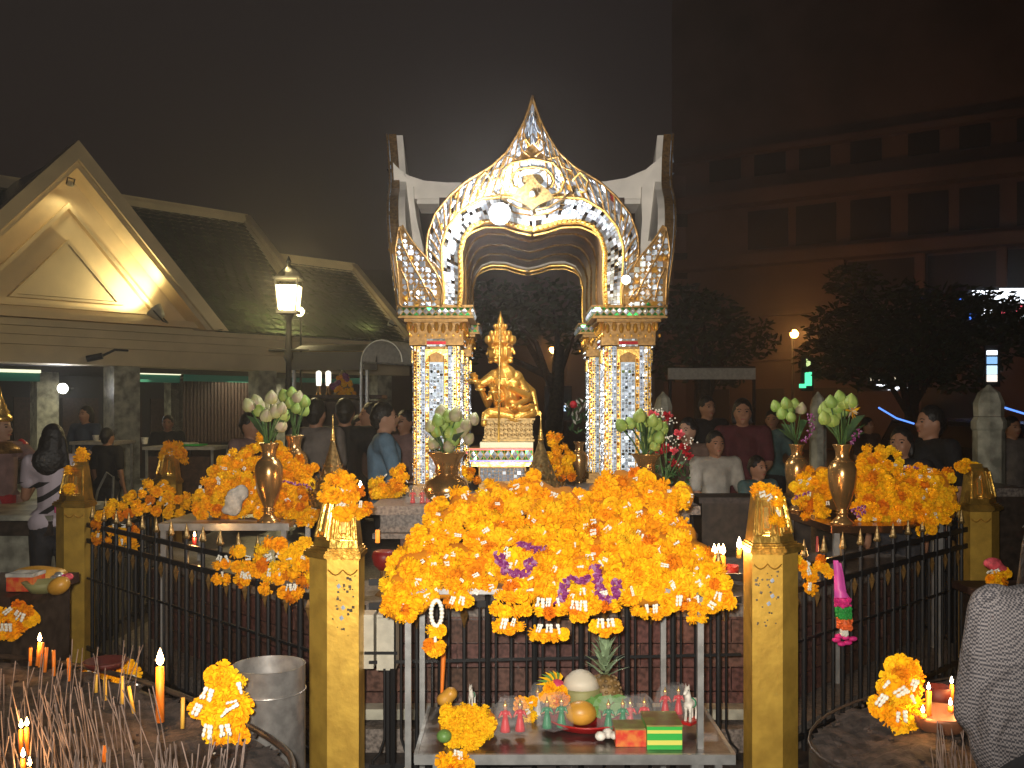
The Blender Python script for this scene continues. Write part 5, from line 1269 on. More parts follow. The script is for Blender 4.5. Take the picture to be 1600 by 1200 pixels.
gl('large sprawling garland hooked beside the striped woman post', [(152, 818), (160, 806), (170, 798), (150, 838), (186, 806), (200, 802), (214, 796), (176, 830), (190, 832), (204, 826), (186, 850), (204, 846), (196, 840), (216, 832), (208, 852), (152, 845), (168, 842)], [(184, 822, 1.5), (196, 822, 1.5), (190, 842, 0), (154, 833, 0)], 25, D=lambda x: 5.95, size=.034)
gl('second sprawling garland draped over the fence before the far post', [(200, 780), (214, 790), (230, 792), (244, 800), (234, 780), (222, 770), (252, 786), (262, 776), (246, 768), (268, 792), (278, 780), (290, 788), (262, 802), (280, 804)], [(236, 786, 1.2), (262, 786, 1.0), (252, 776, .3)], 26, D=lambda x: 6.2, size=.034)
gl('faded garland strings heaped along the rail behind the sprawling one', [(190, 790), (176, 788), (206, 772), (238, 764), (254, 758), (230, 756), (268, 768), (290, 776)], [(256, 756, 1.0), (222, 762, .6)], 27, D=lambda x: 6.5, size=.034)
gr_ = lambda x: diagD(x, FR, RR) - .06
gl('small garland hung on the fence between gold post and pink ribbon', [(1246, 876), (1254, 882), (1262, 898), (1270, 902), (1265, 892), (1278, 884), (1288, 888), (1282, 876), (1294, 896), (1262, 918), (1270, 922)], [(1264, 878, .6), (1262, 886, -.4), (1266, 910, 0)], 28, D=gr_, size=.028, yellow=.2)
PG = 'garlands crowning the gold posts'
def capg(label, xy, jas, D, seed, size=.03, **kw): return garland(label, [(x, y, D + dz) for x, y, dz in xy], PG, seed, [(x, y, D - .06, a) for x, y, a in jas], size=size, **kw)
capg('full marigold ring with a trailing puff on the nearest gold post cap', [(512, 762, -.05), (524, 752, -.06), (538, 750, -.06), (550, 760, -.04), (508, 776, -.06), (522, 774, -.09), (538, 775, -.09), (552, 776, -.06), (516, 750, .04), (530, 745, .05), (545, 750, .04), (562, 766, -.04), (567, 797, -.05), (560, 800, -.05), (572, 795, -.04), (528, 800, -.1), (540, 803, -.1), (550, 798, -.09)], [(524, 763, 1.2), (534, 764, .3), (540, 766, -.8), (530, 784, 0), (537, 784, .1), (564, 782, 0)], FL.y - .02, 31)
capg('small garland flopping down the cap of the post by the candles', [(1182, 766, -.02), (1190, 760, -.03), (1200, 764, -.04), (1210, 770, -.03), (1214, 786, -.06), (1220, 782, -.05), (1210, 812, -.08), (1220, 814, -.08), (1184, 776, 0)], [(1196, 770, 1.3), (1206, 774, 1.0), (1214, 796, 0), (1216, 800, .1)], FR.y - .02, 32, size=.027)
capg('single puff with two tassels on the post before the striped woman', [(124, 714, 0), (132, 712, .02), (128, 706, 0), (106, 736, -.1), (106, 762, -.1), (112, 766, -.1)], [(116, 724, .7), (108, 748, 0)], LL.y, 33, size=.034)
capg('faded marigold bunch on the cap of the farthest post', [(258, 704, 0), (264, 696, 0), (272, 694, .02), (280, 698, 0), (286, 708, 0), (256, 712, -.04), (266, 708, -.05), (278, 710, -.05), (288, 720, -.04), (274, 702, -.03)], [(270, 707, 1.2)], LB.y, 34, size=.04)
capg('yellow puffs draped on the cap of the corner post by the gatepost', [(1500, 728, 0), (1508, 724, 0), (1516, 728, .02), (1524, 732, 0), (1532, 738, 0), (1540, 748, -.02), (1506, 732, -.04), (1534, 812, -.02), (1544, 804, 0), (1540, 795, 0)], [(1534, 742, .4), (1530, 790, .5)], RR.y, 35, size=.034, yellow=.3)
# foreground garlands on the rims of the troughs and the bin
BG = 'garlands hung near the viewer'
garland('upright bunch of marigolds with white buds against the steel bin', [(345 + dx, y, 2.62 + dz) for dx, y, dz in ((-10, 1055, 0), (4, 1048, 0), (18, 1056, 0), (-14, 1066, 0), (2, 1064, -.03), (16, 1070, -.02), (30, 1066, .0), (-8, 1080, -.02), (6, 1082, -.05), (22, 1084, -.03), (-22, 1090, 0), (34, 1092, 0), (-4, 1096, -.04), (12, 1098, -.05), (28, 1102, -.02), (38, 1104, 0), (-16, 1106, -.02), (-36, 1108, 0), (-28, 1112, 0), (0, 1112, -.05), (16, 1116, -.04), (30, 1118, -.01), (-18, 1124, -.02), (-4, 1128, -.03), (12, 1128, -.02), (-14, 1146, -.02), (-2, 1156, -.03), (8, 1148, -.02), (26, 1142, 0), (32, 1152, 0), (20, 1156, 0), (-8, 1166, -.02), (4, 1168, -.02), (-8, 1194, 0), (4, 1192, 0))], BG, 41, [(327, 1075, 2.55, .4), (372, 1066, 2.55, -.2), (312, 1100, 2.56, .3), (326, 1132, 2.54, .1), (350, 1132, 2.53, -.1), (356, 1108, 2.5, .8), (330, 1176, 2.56, 0), (340, 1180, 2.56, .9), (372, 1098, 2.52, 1.2), (332, 1178, 2.56, .1)], size=.0235, yellow=.35)
garland('bunch of marigolds and silver buds beside the burning tealights', [(1405 + dx, y, 2.75 + dz) for dx, y, dz in ((-10, 1040, 0), (4, 1034, 0), (18, 1042, 0), (-14, 1056, -.01), (2, 1052, -.03), (18, 1058, -.02), (28, 1060, 0), (-24, 1072, 0), (-8, 1072, -.04), (8, 1074, -.04), (24, 1078, -.02), (-22, 1090, -.02), (-6, 1090, -.04), (12, 1092, -.04), (26, 1096, 0), (-40, 1098, 0), (-32, 1106, 0), (-18, 1106, -.02), (0, 1104, -.03), (18, 1104, 0), (-16, 1124, 0), (-4, 1130, -.02), (10, 1128, -.02), (24, 1122, 0), (2, 1138, -.01), (14, 1136, 0))], BG, 42, [(1390, 1064, 2.68, .9), (1384, 1086, 2.68, .5), (1418, 1076, 2.68, .8), (1424, 1086, 2.68, -.4), (1404, 1112, 2.68, .2), (1414, 1110, 2.68, .0), (1432, 1062, 2.7, .3)], size=.024, yellow=.4)
garland('pair of orange puffs with white buds at the picture edge by the stall', [(2, 960, 3.9), (14, 962, 3.9), (26, 960, 3.9), (40, 958, 3.9), (46, 966, 3.9), (30, 948, 3.9), (4, 986, 3.9), (16, 990, 3.9), (24, 984, 3.9), (36, 972, 3.92)], BG, 43, [(18, 950, 3.84, .8), (28, 954, 3.84, .6), (36, 958, 3.84, .4), (14, 974, 3.84, 0), (6, 974, 3.84, 0)], size=.031)
garland('loose garland lying on a red tray past the incense bed', [(132, 1050, 3.5), (142, 1044, 3.5), (152, 1042, 3.5), (160, 1050, 3.48), (170, 1056, 3.46), (150, 1056, 3.47), (180, 1060, 3.46), (192, 1046, 3.5), (202, 1044, 3.5), (208, 1052, 3.5), (178, 1068, 3.44), (186, 1072, 3.44), (168, 1064, 3.45)], BG, 44, [(150, 1050, 3.4, 1.2), (196, 1062, 3.4, .5)], size=.026)
garland('yellow puff with a jasmine tassel overhanging the shelf corner', [(705 + dx, y, 3.33 + dz) for dx, y, dz in ((0, 1190, 0), (16, 1186, 0), (-14, 1190, 0), (26, 1196, 0), (6, 1200, 0))], BG, 46, [(714, 1172, 3.32, .1), (720, 1174, 3.32, -.1)], size=.027)
garland('dropped garland at the foot of the pale candle trough', [(1356, 1188, 2.7), (1366, 1184, 2.7), (1374, 1192, 2.7), (1362, 1200, 2.7), (1380, 1200, 2.7)], BG, 47, [(1372, 1190, 2.64, 1), (1382, 1196, 2.64, 1.3)], size=.022)
# pink ribbon garland
rb = T('ribbon_garland', 'pink ribbon hanging in bands of magenta, green and orange flowers', 'garland', tuple(P(1313, 880, 4.62)))
Dp = 4.55
def rib_(pts, wd, m, nm):
    mb = MB(); k = len(pts)
    vs = [P(x - w_ / 2, y, Dp) for (x, y), w_ in zip(pts, wd)] + [P(x + w_ / 2, y, Dp) + Vector((0, -.006, 0)) for (x, y), w_ in zip(pts, wd)]; vs += [v + Vector((.001, .012, 0)) for v in vs]
    fs = []
    for i in range(k - 1): fs += [(i, i + 1, k + i + 1, k + i), (2 * k + i, 3 * k + i, 3 * k + i + 1, 2 * k + i + 1), (i, 2 * k + i, 2 * k + i + 1, i + 1), (k + i, k + i + 1, 3 * k + i + 1, 3 * k + i)]
    O(nm, mb.add(vs, fs), m, rb, True, True)
rib_([(1306, 876), (1309, 890), (1310, 905), (1311, 920), (1316, 934)], [7, 11, 13, 14, 24], 'pink_ribbon', 'ribbon'); rib_([(1312, 880), (1314, 900), (1316, 925)], [4, 8, 12], 'pink_ribbon', 'ribbon')
def band(cx, y0, y1, wpx, m, nm):
    mb = MB(); rr = random.Random(int(y0)); a = P(cx, (y0 + y1) / 2, Dp); rx = S(wpx / 2, Dp); hz_ = S((y1 - y0) / 2, Dp)
    mb.lathe([(rx * .8, -hz_), (rx * .95, 0), (rx * .8, hz_)], a, 12)
    for k in range(60):
        q_ = rr.uniform(0, 6.28); z = rr.uniform(-hz_, hz_); c = a + Vector((math.cos(q_) * rx, math.sin(q_) * rx, z)); mb.ell(c, .008, 6, 4)
    O(nm, mb, m, rb, True)
band(1317, 934, 947, 22, 'pink', 'flower_band'); band(1318, 948, 966, 22, 'green_paper', 'flower_band'); band(1320, 966, 982, 21, 'orange_paper', 'flower_band'); band(1319, 984, 992, 9, 'jasmine', 'flower_band')
for dx, dy in ((-12, 1000), (-4, 1006), (6, 1004), (14, 998), (2, 996), (-8, 994)): O('flower_tuft', MB().ell(P(1319 + dx, dy, Dp), (.022, .014, .012), 8, 6), 'pink', rb, True, True)

# ================================================================== VASES AND BOUQUETS
def vase(x, yf, yt, D, label, kind='tall'):
    h = S(yf - yt, D); c = P(x, yf, D); t = T('brass_vase', label, 'vase', tuple(c))
    if kind == 'tall': pr = [(.20, 0), (.21, .02), (.16, .05), (.10, .09), (.085, .13), (.105, .14), (.085, .155), (.10, .17), (.085, .185), (.11, .22), (.17, .32), (.225, .45), (.25, .60), (.245, .70), (.20, .77), (.13, .81), (.115, .84), (.125, .92), (.165, .985), (.17, 1.0), (.155, .995), (.10, .90), (.01, .88)]
    else: pr = [(.30, 0), (.42, .10), (.46, .25), (.40, .42), (.24, .52), (.20, .56), (.24, .60), (.22, .70), (.28, .84), (.38, .97), (.40, 1.0), (.36, .99), (.2, .85), (.01, .84)]
    kr = .70 if kind == 'tall' else 1
    O('body', MB().lathe([(r * h * kr, z * h) for r, z in pr], n=32), 'brass', t, smooth=True)
    rg = MB()
    for z, r_ in ((.14, .105), (.17, .10), (.79, .165)) if kind == 'tall' else ((.56, .22),): rg.lathe([(r_ * h * kr, z * h - .003), (r_ * h * kr + .006, z * h), (r_ * h * kr, z * h + .003)], n=24)
    O('ring', rg, 'brass', t, smooth=True)
    return c + Vector((0, 0, h))
def lotus_bud():
    mb = MB(); pr = [(.004, 0), (.018, .005), (.0245, .018), (.024, .031), (.018, .043), (.009, .052), (.001, .058)]
    mb.lathe(pr, n=10)
    for k in range(5):
        a = 2 * math.pi * k / 5; w_ = .55
        vs = []
        for r_, z in pr[1:]:
            for s_ in (-w_, 0, w_):
                f = 1 - (z / .060) ** 2
                vs.append((math.cos(a + s_ * f) * (r_ + .0016), math.sin(a + s_ * f) * (r_ + .0016), z * .96))
        n_ = len(pr) - 1; mb.add(vs, [(i * 3 + j, i * 3 + j + 1, i * 3 + j + 4, i * 3 + j + 3) for i in range(n_ - 1) for j in range(2)])
    return mb
LB_ = {}
for k in ('lotus', 'lotus_pale'): LB_[k] = lotus_bud().mesh('lotus_bud', True); LB_[k].materials.append(M[k])
def bouquet(mouth, label, buds, D, size=1.0, seed=1, leaves=0):
    """buds: (x, y, kind) in the picture, all about D ahead"""
    rr = random.Random(seed); t = T('lotus_bouquet', label, 'bouquet', tuple(mouth - Vector((0, 0, .03))), 'lotus bouquets')
    for x, y, k in buds:
        dd = rr.uniform(-.06, .06); p = P(x, y, D + dd); m0 = mouth + Vector((rr.uniform(-.02, .02), rr.uniform(-.02, .02), -.04)); d = (p - m0).normalized()
        q_ = (d + Vector((rr.uniform(-.3, .3), rr.uniform(-.3, .1), .5))).normalized().to_track_quat('Z', 'Y').to_euler(); base = p - q_.to_matrix() @ Vector((0, 0, .03 * size))
        new_from(LB_['lotus' if k == 'g' else 'lotus_pale'], 'lotus_bud', t, base, tuple(q_), size * rr.uniform(.9, 1.15), True)
        O('stem', MB().tube([m0, m0.lerp(base, .55) + Vector((0, 0, .015)), base], .0045, 5), 'stem_green', t, True, True)
    for k in range(leaves):
        a = rr.uniform(0, 6.28); p0 = mouth; p1 = p0 + Vector((math.cos(a) * .06, math.sin(a) * .04, rr.uniform(.06, .16))); p2 = p1 + Vector((math.cos(a) * .07, math.sin(a) * .04, rr.uniform(-.01, .05))); s_ = Vector((-math.sin(a), math.cos(a), 0)) * .012
        O('leaf', MB().add([p0, p1 + s_, p2, p1 - s_], [(0, 1, 2), (0, 2, 3)]), 'leaf_dark', t, True)
    return t
g_, p_ = 'g', 'p'
m = vase(420, 816, 692, 5.53, 'tall brass vase standing alone at the table edge before the mound')
bouquet(m, 'lotus bouquet with pale buds in the lone brass vase', [(388, 632, p_), (400, 626, p_), (408, 638, p_), (420, 632, p_), (430, 642, p_), (440, 636, p_), (442, 648, g_), (416, 648, p_), (438, 664, p_), (404, 640, g_), (424, 620, p_)], 5.53, 1.45, 1, 3)
m = vase(460, 802, 680, 6.02, 'second brass vase half hidden behind the mound of garlands')
bouquet(m, 'green lotus bouquet rising behind the pale one', [(444, 618, g_), (456, 612, g_), (466, 620, p_), (476, 626, g_), (452, 628, g_), (464, 636, g_), (474, 640, g_)], 6.02, 1.45, 2, 2)
m = vase(698, 784, 706, 5.35, 'round bodied brass vase in front of the mirrored column', 'round')
bouquet(m, 'mixed green and wilting lotus bouquet before the first mirrored column', [(672, 664, p_), (684, 656, g_), (694, 664, g_), (700, 650, g_), (712, 648, p_), (690, 644, p_), (740, 654, p_), (728, 664, p_), (704, 676, g_), (722, 672, p_), (734, 684, p_), (676, 692, p_), (700, 696, p_), (714, 660, g_), (682, 672, g_), (708, 686, g_)], 5.35, 1.35, 3, 5)
m = vase(1010, 770, 709, 5.35, 'flared copper coloured vase in front of the wide mirrored column', 'round')
bouquet(m, 'bright green lotus bouquet beside the red roses', [(970, 663, g_), (984, 660, g_), (1000, 650, g_), (1004, 664, g_), (1016, 668, g_), (1028, 662, g_), (1036, 668, g_), (1012, 682, g_), (1030, 682, g_), (1008, 694, g_), (1024, 694, g_), (1020, 656, g_)], 5.35, 1.35, 4, 3)
m = vase(1316, 819, 694, 5.35, 'tall brass vase at the front corner of the copper edged table')
bouquet(m, 'lotus bouquet around one yellow bloom in the tall corner vase', [(1290, 640, g_), (1298, 626, g_), (1308, 634, g_), (1318, 628, g_), (1306, 646, g_), (1316, 640, g_), (1288, 652, g_), (1300, 655, g_), (1330, 626, g_), (1312, 618, g_)], 5.35, 1.45, 5, 6)
yl = [o for o in bpy.data.objects if o.get('label', '').startswith('lotus bouquet around one')][0]
for k in range(26):
    a = rnd.uniform(0, 6.28); c = P(1331, 642, 5.28); L_ = rnd.uniform(.03, .055); d = Vector((math.cos(a), -.5, math.sin(a) * 1.2)).normalized(); s_ = d.orthogonal().normalized() * .007
    O('yellow_petal', MB().add([c, c + d * L_ * .5 + s_, c + d * L_, c + d * L_ * .5 - s_], [(0, 1, 2, 3)]), 'marigold_yellow' if k % 3 else 'coconut_white', yl, True)
m = vase(1245, 798, 694, 6.05, 'shorter brass vase behind the small heap on the copper edged table')
bouquet(m, 'sparse lotus bouquet with a closed white bud', [(1212, 634, g_), (1222, 646, g_), (1232, 638, g_), (1242, 630, g_), (1236, 650, g_), (1252, 638, p_), (1228, 630, g_)], 6.05, 1.3, 6, 5)
def spray(label, pts, D, m, seed, mouth, group=None):
    rr = random.Random(seed); t = T('flower_spray', label, 'flower spray', tuple(mouth), group)
    for x, y, k in pts:
        p = P(x, y, D + rr.uniform(-.05, .05)); mb = MB(); r_ = k
        for j in range(18):
            a = j * 2.4; e = j / 18; d = Vector((math.cos(a) * (1 - e * .6), -.5 - e, math.sin(a) * (1 - e * .6))).normalized(); s_ = d.orthogonal().normalized(); s_.rotate(Matrix.Rotation(a, 3, d))
            b_ = p + d * r_ * (.3 + .5 * (1 - e)); mb.add([p + d * r_ * .1, b_ + s_ * r_ * .5, b_ + d * r_ * .35, b_ - s_ * r_ * .5], [(0, 1, 2, 3)])
        O('bloom', mb, m if isinstance(m, str) else rr.choice(m), t, True); O('stem', MB().tube([mouth + Vector((rr.uniform(-.02, .02), 0, 0)), mouth.lerp(p, .6) + Vector((0, 0, -.02)), p + Vector((0, .01, 0))], .003, 5), 'stem_green', t, True)
    return t
mm = P(1040, 750, 5.5)
rs = spray('red and pink roses with baby breath beside the green lotus', [(1020, 648, .035), (1042, 650, .035), (1035, 662, .03), (1060, 678, .036), (1040, 700, .035), (1068, 700, .038), (1052, 704, .028), (1050, 722, .028), (1060, 728, .026), (1030, 706, .03), (1076, 712, .028)], 5.5, ['red_rose', 'red_rose', 'pink_rose'], 3, mm)
rr = random.Random(8)
for k in range(60):
    x, y = rr.choice([(1030, 645), (1050, 660), (1060, 695), (1050, 688), (1080, 690), (1070, 720)]); O('baby_breath', MB().ell(P(x + rr.uniform(-12, 12), y + rr.uniform(-8, 8), 5.45), .005, 5, 4), 'jasmine', rs, True)
for k in range(70):
    c = P(rr.uniform(1015, 1080), rr.uniform(715, 765), 5.5 + rr.uniform(-.1, .1)); a = rr.uniform(0, 6.28); d = Vector((math.cos(a), rr.uniform(-.6, .2), math.sin(a))) * .035; s_ = d.orthogonal().normalized() * .010
    O('leaf', MB().add([c, c + d * .5 + s_, c + d, c + d * .5 - s_], [(0, 1, 2, 3)]), 'leaf_dark', rs, True)
orchid('purple orchid sprays drooping from the shorter brass vase', [(1264, 648), (1268, 664), (1262, 680), (1256, 690)], 6.0, .02, 21)
orchid('purple orchid sprig drooping from the tall corner vase', [(1338, 672), (1334, 684), (1326, 692)], 5.3, .018, 22)
t = T('altar_bouquet', 'small white and red bouquet behind the inner shrine column', 'bouquet', tuple(P(905, 690, 7.3)))
for k in range(46):
    x, y = rr.uniform(884, 916), rr.uniform(630, 680); c = P(x, y, 7.3 + rr.uniform(-.06, .06)); a = rr.uniform(.6, 2.5); d = Vector((math.cos(a), -.2, math.sin(a))) * .06; s_ = d.orthogonal().normalized() * .012
    O('leaf' if k % 4 else 'white_petal', MB().add([c, c + d * .5 + s_, c + d, c + d * .5 - s_], [(0, 1, 2, 3)]), 'leaf_dark' if k % 4 else 'cloth_white', t, True)
O('red_bloom', MB().ell(P(896, 632, 7.25), .03, 8, 6), 'red_rose', t, True, True)
vase(905, 768, 690, 7.3, 'dim brass vase standing behind the inner shrine column')
# gold filigree cones
def cone(x, ytop, D, label, ybase=790, w_px=70):
    top = P(x, ytop, D); b = P(x, ybase, D); H = top.z - b.z; t = T('filigree_cone', label, 'ornament', tuple(b), 'gold filigree cones'); Rb = S(w_px / 2, D)
    pr = [(Rb, 0), (Rb * 1.02, H * .06), (Rb * .92, H * .14), (Rb * .76, H * .24), (Rb * .58, H * .34), (Rb * .40, H * .46), (Rb * .24, H * .58), (Rb * .13, H * .68), (Rb * .075, H * .74)]
    O('cone_body', MB().lathe(pr, n=24), 'gold_dark', t, smooth=True)
    orn = MB(); rr = random.Random(int(x))
    for j in range(9):
        f = j / 9; k = min(int(f * 8), 7); r_ = pr[k][0]; z = H * (.03 + .62 * f); n = max(6, int(20 * r_ / Rb))
        for i in range(n):
            a = 2 * math.pi * (i + .5 * (j % 2)) / n; rj = r_ * 1.03; c = Vector((math.cos(a) * rj, math.sin(a) * rj, z)); s_ = .017 * (1 - f * .5); o_ = Vector((math.cos(a), math.sin(a), 0)); tq = Vector((-math.sin(a), math.cos(a), 0))
            orn.add([c - tq * s_, c + o_ * s_ * .6 + Vector((0, 0, -s_ * .4)), c + tq * s_, c + o_ * s_ * .9 + Vector((0, 0, s_ * 1.6))], [(0, 1, 3), (1, 2, 3), (0, 3, 2)])
    O('filigree', orn, 'gold_frame', t, kind='stuff')
    sp = [(Rb * .10, H * .72), (Rb * .13, H * .735), (Rb * .07, H * .75), (Rb * .11, H * .77), (Rb * .06, H * .785), (Rb * .09, H * .80), (Rb * .05, H * .815), (Rb * .07, H * .83), (Rb * .04, H * .85), (.001, H)]
    O('spire', MB().lathe(sp, n=14), 'gold_bright', t, smooth=True)
    return t
cone(520, 648, 5.6, 'gold filigree cone with needle spire between mound and fence post', 792, 66); cone(845, 648, 5.9, 'gold filigree cone with needle spire next to the mosaic pedestal', 792, 78)
# oval mirror and red figurines on the plinth
om = T('oval_mirror', 'oval faceted mirror ornament leaning on the column foot', 'mirror', tuple(P(678, 756, 5.6)))
mb = MB(); rr = random.Random(3); c = P(679, 724, 5.62)
O('backing', MB().ell(c + Vector((0, .012, 0)), (S(9.5, 5.62), .008, S(17, 5.62)), 20, 8), 'gold_dark', om, True, True)
for i in range(-4, 5):
    for j in range(-7, 8):
        if (i / 4.6) ** 2 + (j / 7.6) ** 2 > 1: continue
        x = c.x + i * S(2, 5.62); z = c.z + j * S(2.2, 5.62); e = S(1, 5.62); vs, fs = tile_quad([(x - e, z - e), (x + e, z - e), (x + e, z + e), (x - e, z + e)], c.y, .004, .3, rr, .1); mb.add(vs, fs)
O('mosaic_field', mb, 'silver_pale', om, True, kind='stuff'); O('stand', MB().tube([c - Vector((0, 0, .06)), c - Vector((0, 0, .15))], .01, 6), 'gold_dark', om, True)
bs = T('bright_ornament', 'cluster of bright glass facets in front of the mirrored column above the vase', 'ornament', tuple(P(675, 678, 5.5)))
for k in range(16):
    c = P(676 + rr.uniform(-14, 14), 676 + rr.uniform(-7, 10), 5.5); vs, fs = tile_quad([(c.x - .014, c.z), (c.x, c.z - .014), (c.x + .014, c.z), (c.x, c.z + .014)], c.y, .006, .15, rr, .1, dome=True); O('facet', MB().add(vs, fs), 'silver_pale', bs, True)
O('wire', MB().tube([P(676, 690, 5.52), P(688, 700, 5.45), P(696, 712, 5.4)], .004, 5), 'gold_dark', bs, True)

# ================================================================== SMALL FIGURINES, FRUIT AND BOXES
def figurine(mb_d, mb_s, c, h, col):
    mb_d.lathe([(h * .19, 0), (h * .17, h * .12), (h * .11, h * .42), (h * .09, h * .5), (h * .13, h * .62), (h * .14, h * .70), (h * .05, h * .76)], c, 12)
    for s_ in (-1, 1):
        mb_d.capsule(c + Vector((s_ * h * .13, 0, h * .68)), c + Vector((s_ * h * .21, -h * .06, h * .52)), h * .045, h * .035, 8); mb_s.capsule(c + Vector((s_ * h * .21, -h * .06, h * .52)), c + Vector((s_ * h * .10, -h * .14, h * .60)), h * .032, h * .025, 8)
    mb_s.lathe([(h * .04, h * .74), (h * .04, h * .79)], c, 8); mb_s.ell(c + Vector((0, 0, h * .85)), (h * .075, h * .08, h * .10), 10, 8)
def fig_pack(x, yb, D, m, label, n=2, h=.105, group='wrapped dancer figurines'):
    c0 = P(x, yb, D); t = T('figurine_pack', label, 'figurine pack', tuple(c0), group)
    for k in range(n):
        c = c0 + Vector(((k - (n - 1) / 2) * .055, (k % 2) * .01, 0)); d = MB(); s_ = MB(); figurine(d, s_, c, h, m)
        b_ = O('dancer_figure', d, m, t, True, True); O('head_and_hand', s_, 'skin_pale', t, True, True); O('headdress', MB().lathe([(h * .08, h * .90), (h * .09, h * .93), (h * .05, h * .98), (h * .005, h * 1.12)], c, 8), 'gold_bright', t, True, True)
    w_ = .055 * n + .03
    rr = random.Random(int(x)); mb = MB(); nx = 8; prof = [(0, 0), (0, h * .4), (.004, h * .9), (.012, h * 1.1), (.02, h * 1.22)]
    ring = []
    for (ins, z) in prof:
        row = []
        for i in range(16):
            a = 2 * math.pi * i / 16; row.append(c0 + Vector((math.cos(a) * (w_ / 2 - ins * 1.5) + rr.gauss(0, .0035), math.sin(a) * (.034 - ins * .8) + rr.gauss(0, .0035), z + rr.gauss(0, .003))))
        ring.append(row)
    vs = [v for r_ in ring for v in r_]; fs = [(i * 16 + k, i * 16 + (k + 1) % 16, (i + 1) * 16 + (k + 1) % 16, (i + 1) * 16 + k) for i in range(4) for k in range(16)]
    O('plastic_wrap', MB().add(vs, fs), 'plastic_bag', t, True)
    return t
fig_pack(801, 1143, 3.56, 'figure_red', 'pair of red dancer figurines in plastic nearest the yellow bunch'); fig_pack(866, 1137, 3.62, 'figure_green', 'pair of green dancer figurines in plastic before the coconut')
fig_pack(962, 1139, 3.6, 'figure_green', 'green dancer figurines in plastic just before the pineapple', 2, .1); fig_pack(996, 1136, 3.66, 'figure_red', 'red dancer figurines in plastic between green ones and the boxes', 2, .1)
fig_pack(1050, 1116, 3.85, 'figure_red', 'pair of red dancer figurines behind the boxes near the white animal', 2, .1); fig_pack(840, 1120, 3.85, 'figure_white', 'single pale figurine in plastic behind the green dancers', 1, .11)
ZP = 1.07
for i, (x, lab) in enumerate(((645, 'red figurines on the plinth at the foot of the column edge'), (660, 'middle red figurines on the plinth by the column foot'), (676, 'red figurines on the plinth next to the round brass vase'))):
    fig_pack(x, 786, 5.62, 'figure_red', lab, 1 if i < 2 else 2, .085, 'red figurines on the plinth')
def animal(x, yb, D, label, h, m='figure_white', turn=0):
    c = P(x, yb, D); t = T('animal_figurine', label, 'figurine', tuple(c)); mb = MB(); V = lambda a, b, z: Vector((a * h, b * h, z * h))
    mb.capsule(V(-.06, 0, .46), V(.20, 0, .44), h * .12, h * .11); mb.capsule(V(-.08, 0, .50), V(-.14, 0, .80), h * .10, h * .065); mb.capsule(V(-.14, 0, .83), V(-.27, 0, .74), h * .07, h * .04)
    for s_ in (-1, 1): mb.capsule(V(-.13, s_ * .04, .88), V(-.12, s_ * .05, .98), h * .025, h * .01, 6)
    for xx in (-.10, .22):
        for s_ in (-1, 1): mb.capsule(V(xx, s_ * .06, .42), V(xx + .01, s_ * .06, .24), h * .055, h * .035); mb.capsule(V(xx + .01, s_ * .06, .24), V(xx - .01, s_ * .06, .05), h * .035, h * .04)
    mb.capsule(V(.30, 0, .50), V(.36, 0, .28), h * .03, h * .02)
    me = blob(mb, h * .022, 1, 'body'); o = O('body', me, m, t)
    O('pedestal', MB().box((.05 * h, 0, .012 * h), (.55 * h, .28 * h, .07 * h)), 'plate_red', t)
    O('eye', MB().ell(V(-.19, -.055, .82), h * .014, 6, 5).ell(V(-.19, .055, .82), h * .014, 6, 5), 'eye', t); O('saddle', MB().lathe([(h * .125, -.03 * h), (h * .135, 0), (h * .125, .03 * h)], n=14, mtx=Matrix.Translation(V(.08, 0, .45)) @ Matrix.Rotation(R(90), 4, 'Y')), 'figure_green', t, smooth=True)
    t.rotation_euler = (0, 0, turn); return t
animal(1078, 1128, 3.62, 'white animal figurine with green saddle beside the green box', .155, turn=.9); animal(737, 1104, 3.9, 'small white animal figurine behind the yellow bunch', .10, turn=1.3)
heap('flower_bunch', 'round bunch of bright yellow marigolds sitting on the shelf corner', [(686, 1115), (694, 1102), (712, 1098), (730, 1104), (748, 1104), (766, 1114), (773, 1130), (768, 1146), (752, 1156), (740, 1170), (722, 1174), (708, 1164), (696, 1150), (688, 1132)], 3.42, 3.52, 1170, 1100, 12, 51, yellow=1, size=.022, jas=0, cat='flower bunch', round_px=28, edge_depth=.07)
heap('flower_bunch', 'small orange garland coil behind the wrapped red dancers', [(806, 1112), (804, 1098), (816, 1090), (832, 1092), (838, 1104), (834, 1120), (826, 1132), (818, 1118)], 3.72, 3.8, 1130, 1092, 11, 52, yellow=.4, size=.023, jas=3, cat='flower bunch', round_px=14, edge_depth=.03)
heap('flower_bunch', 'orange puff ball propped against the coconut', [(850, 1096), (850, 1082), (860, 1074), (876, 1076), (884, 1088), (880, 1100), (864, 1102)], 3.66, 3.70, 1100, 1075, 10, 53, yellow=.1, size=.023, jas=0, cat='flower bunch', round_px=14, edge_depth=.04)
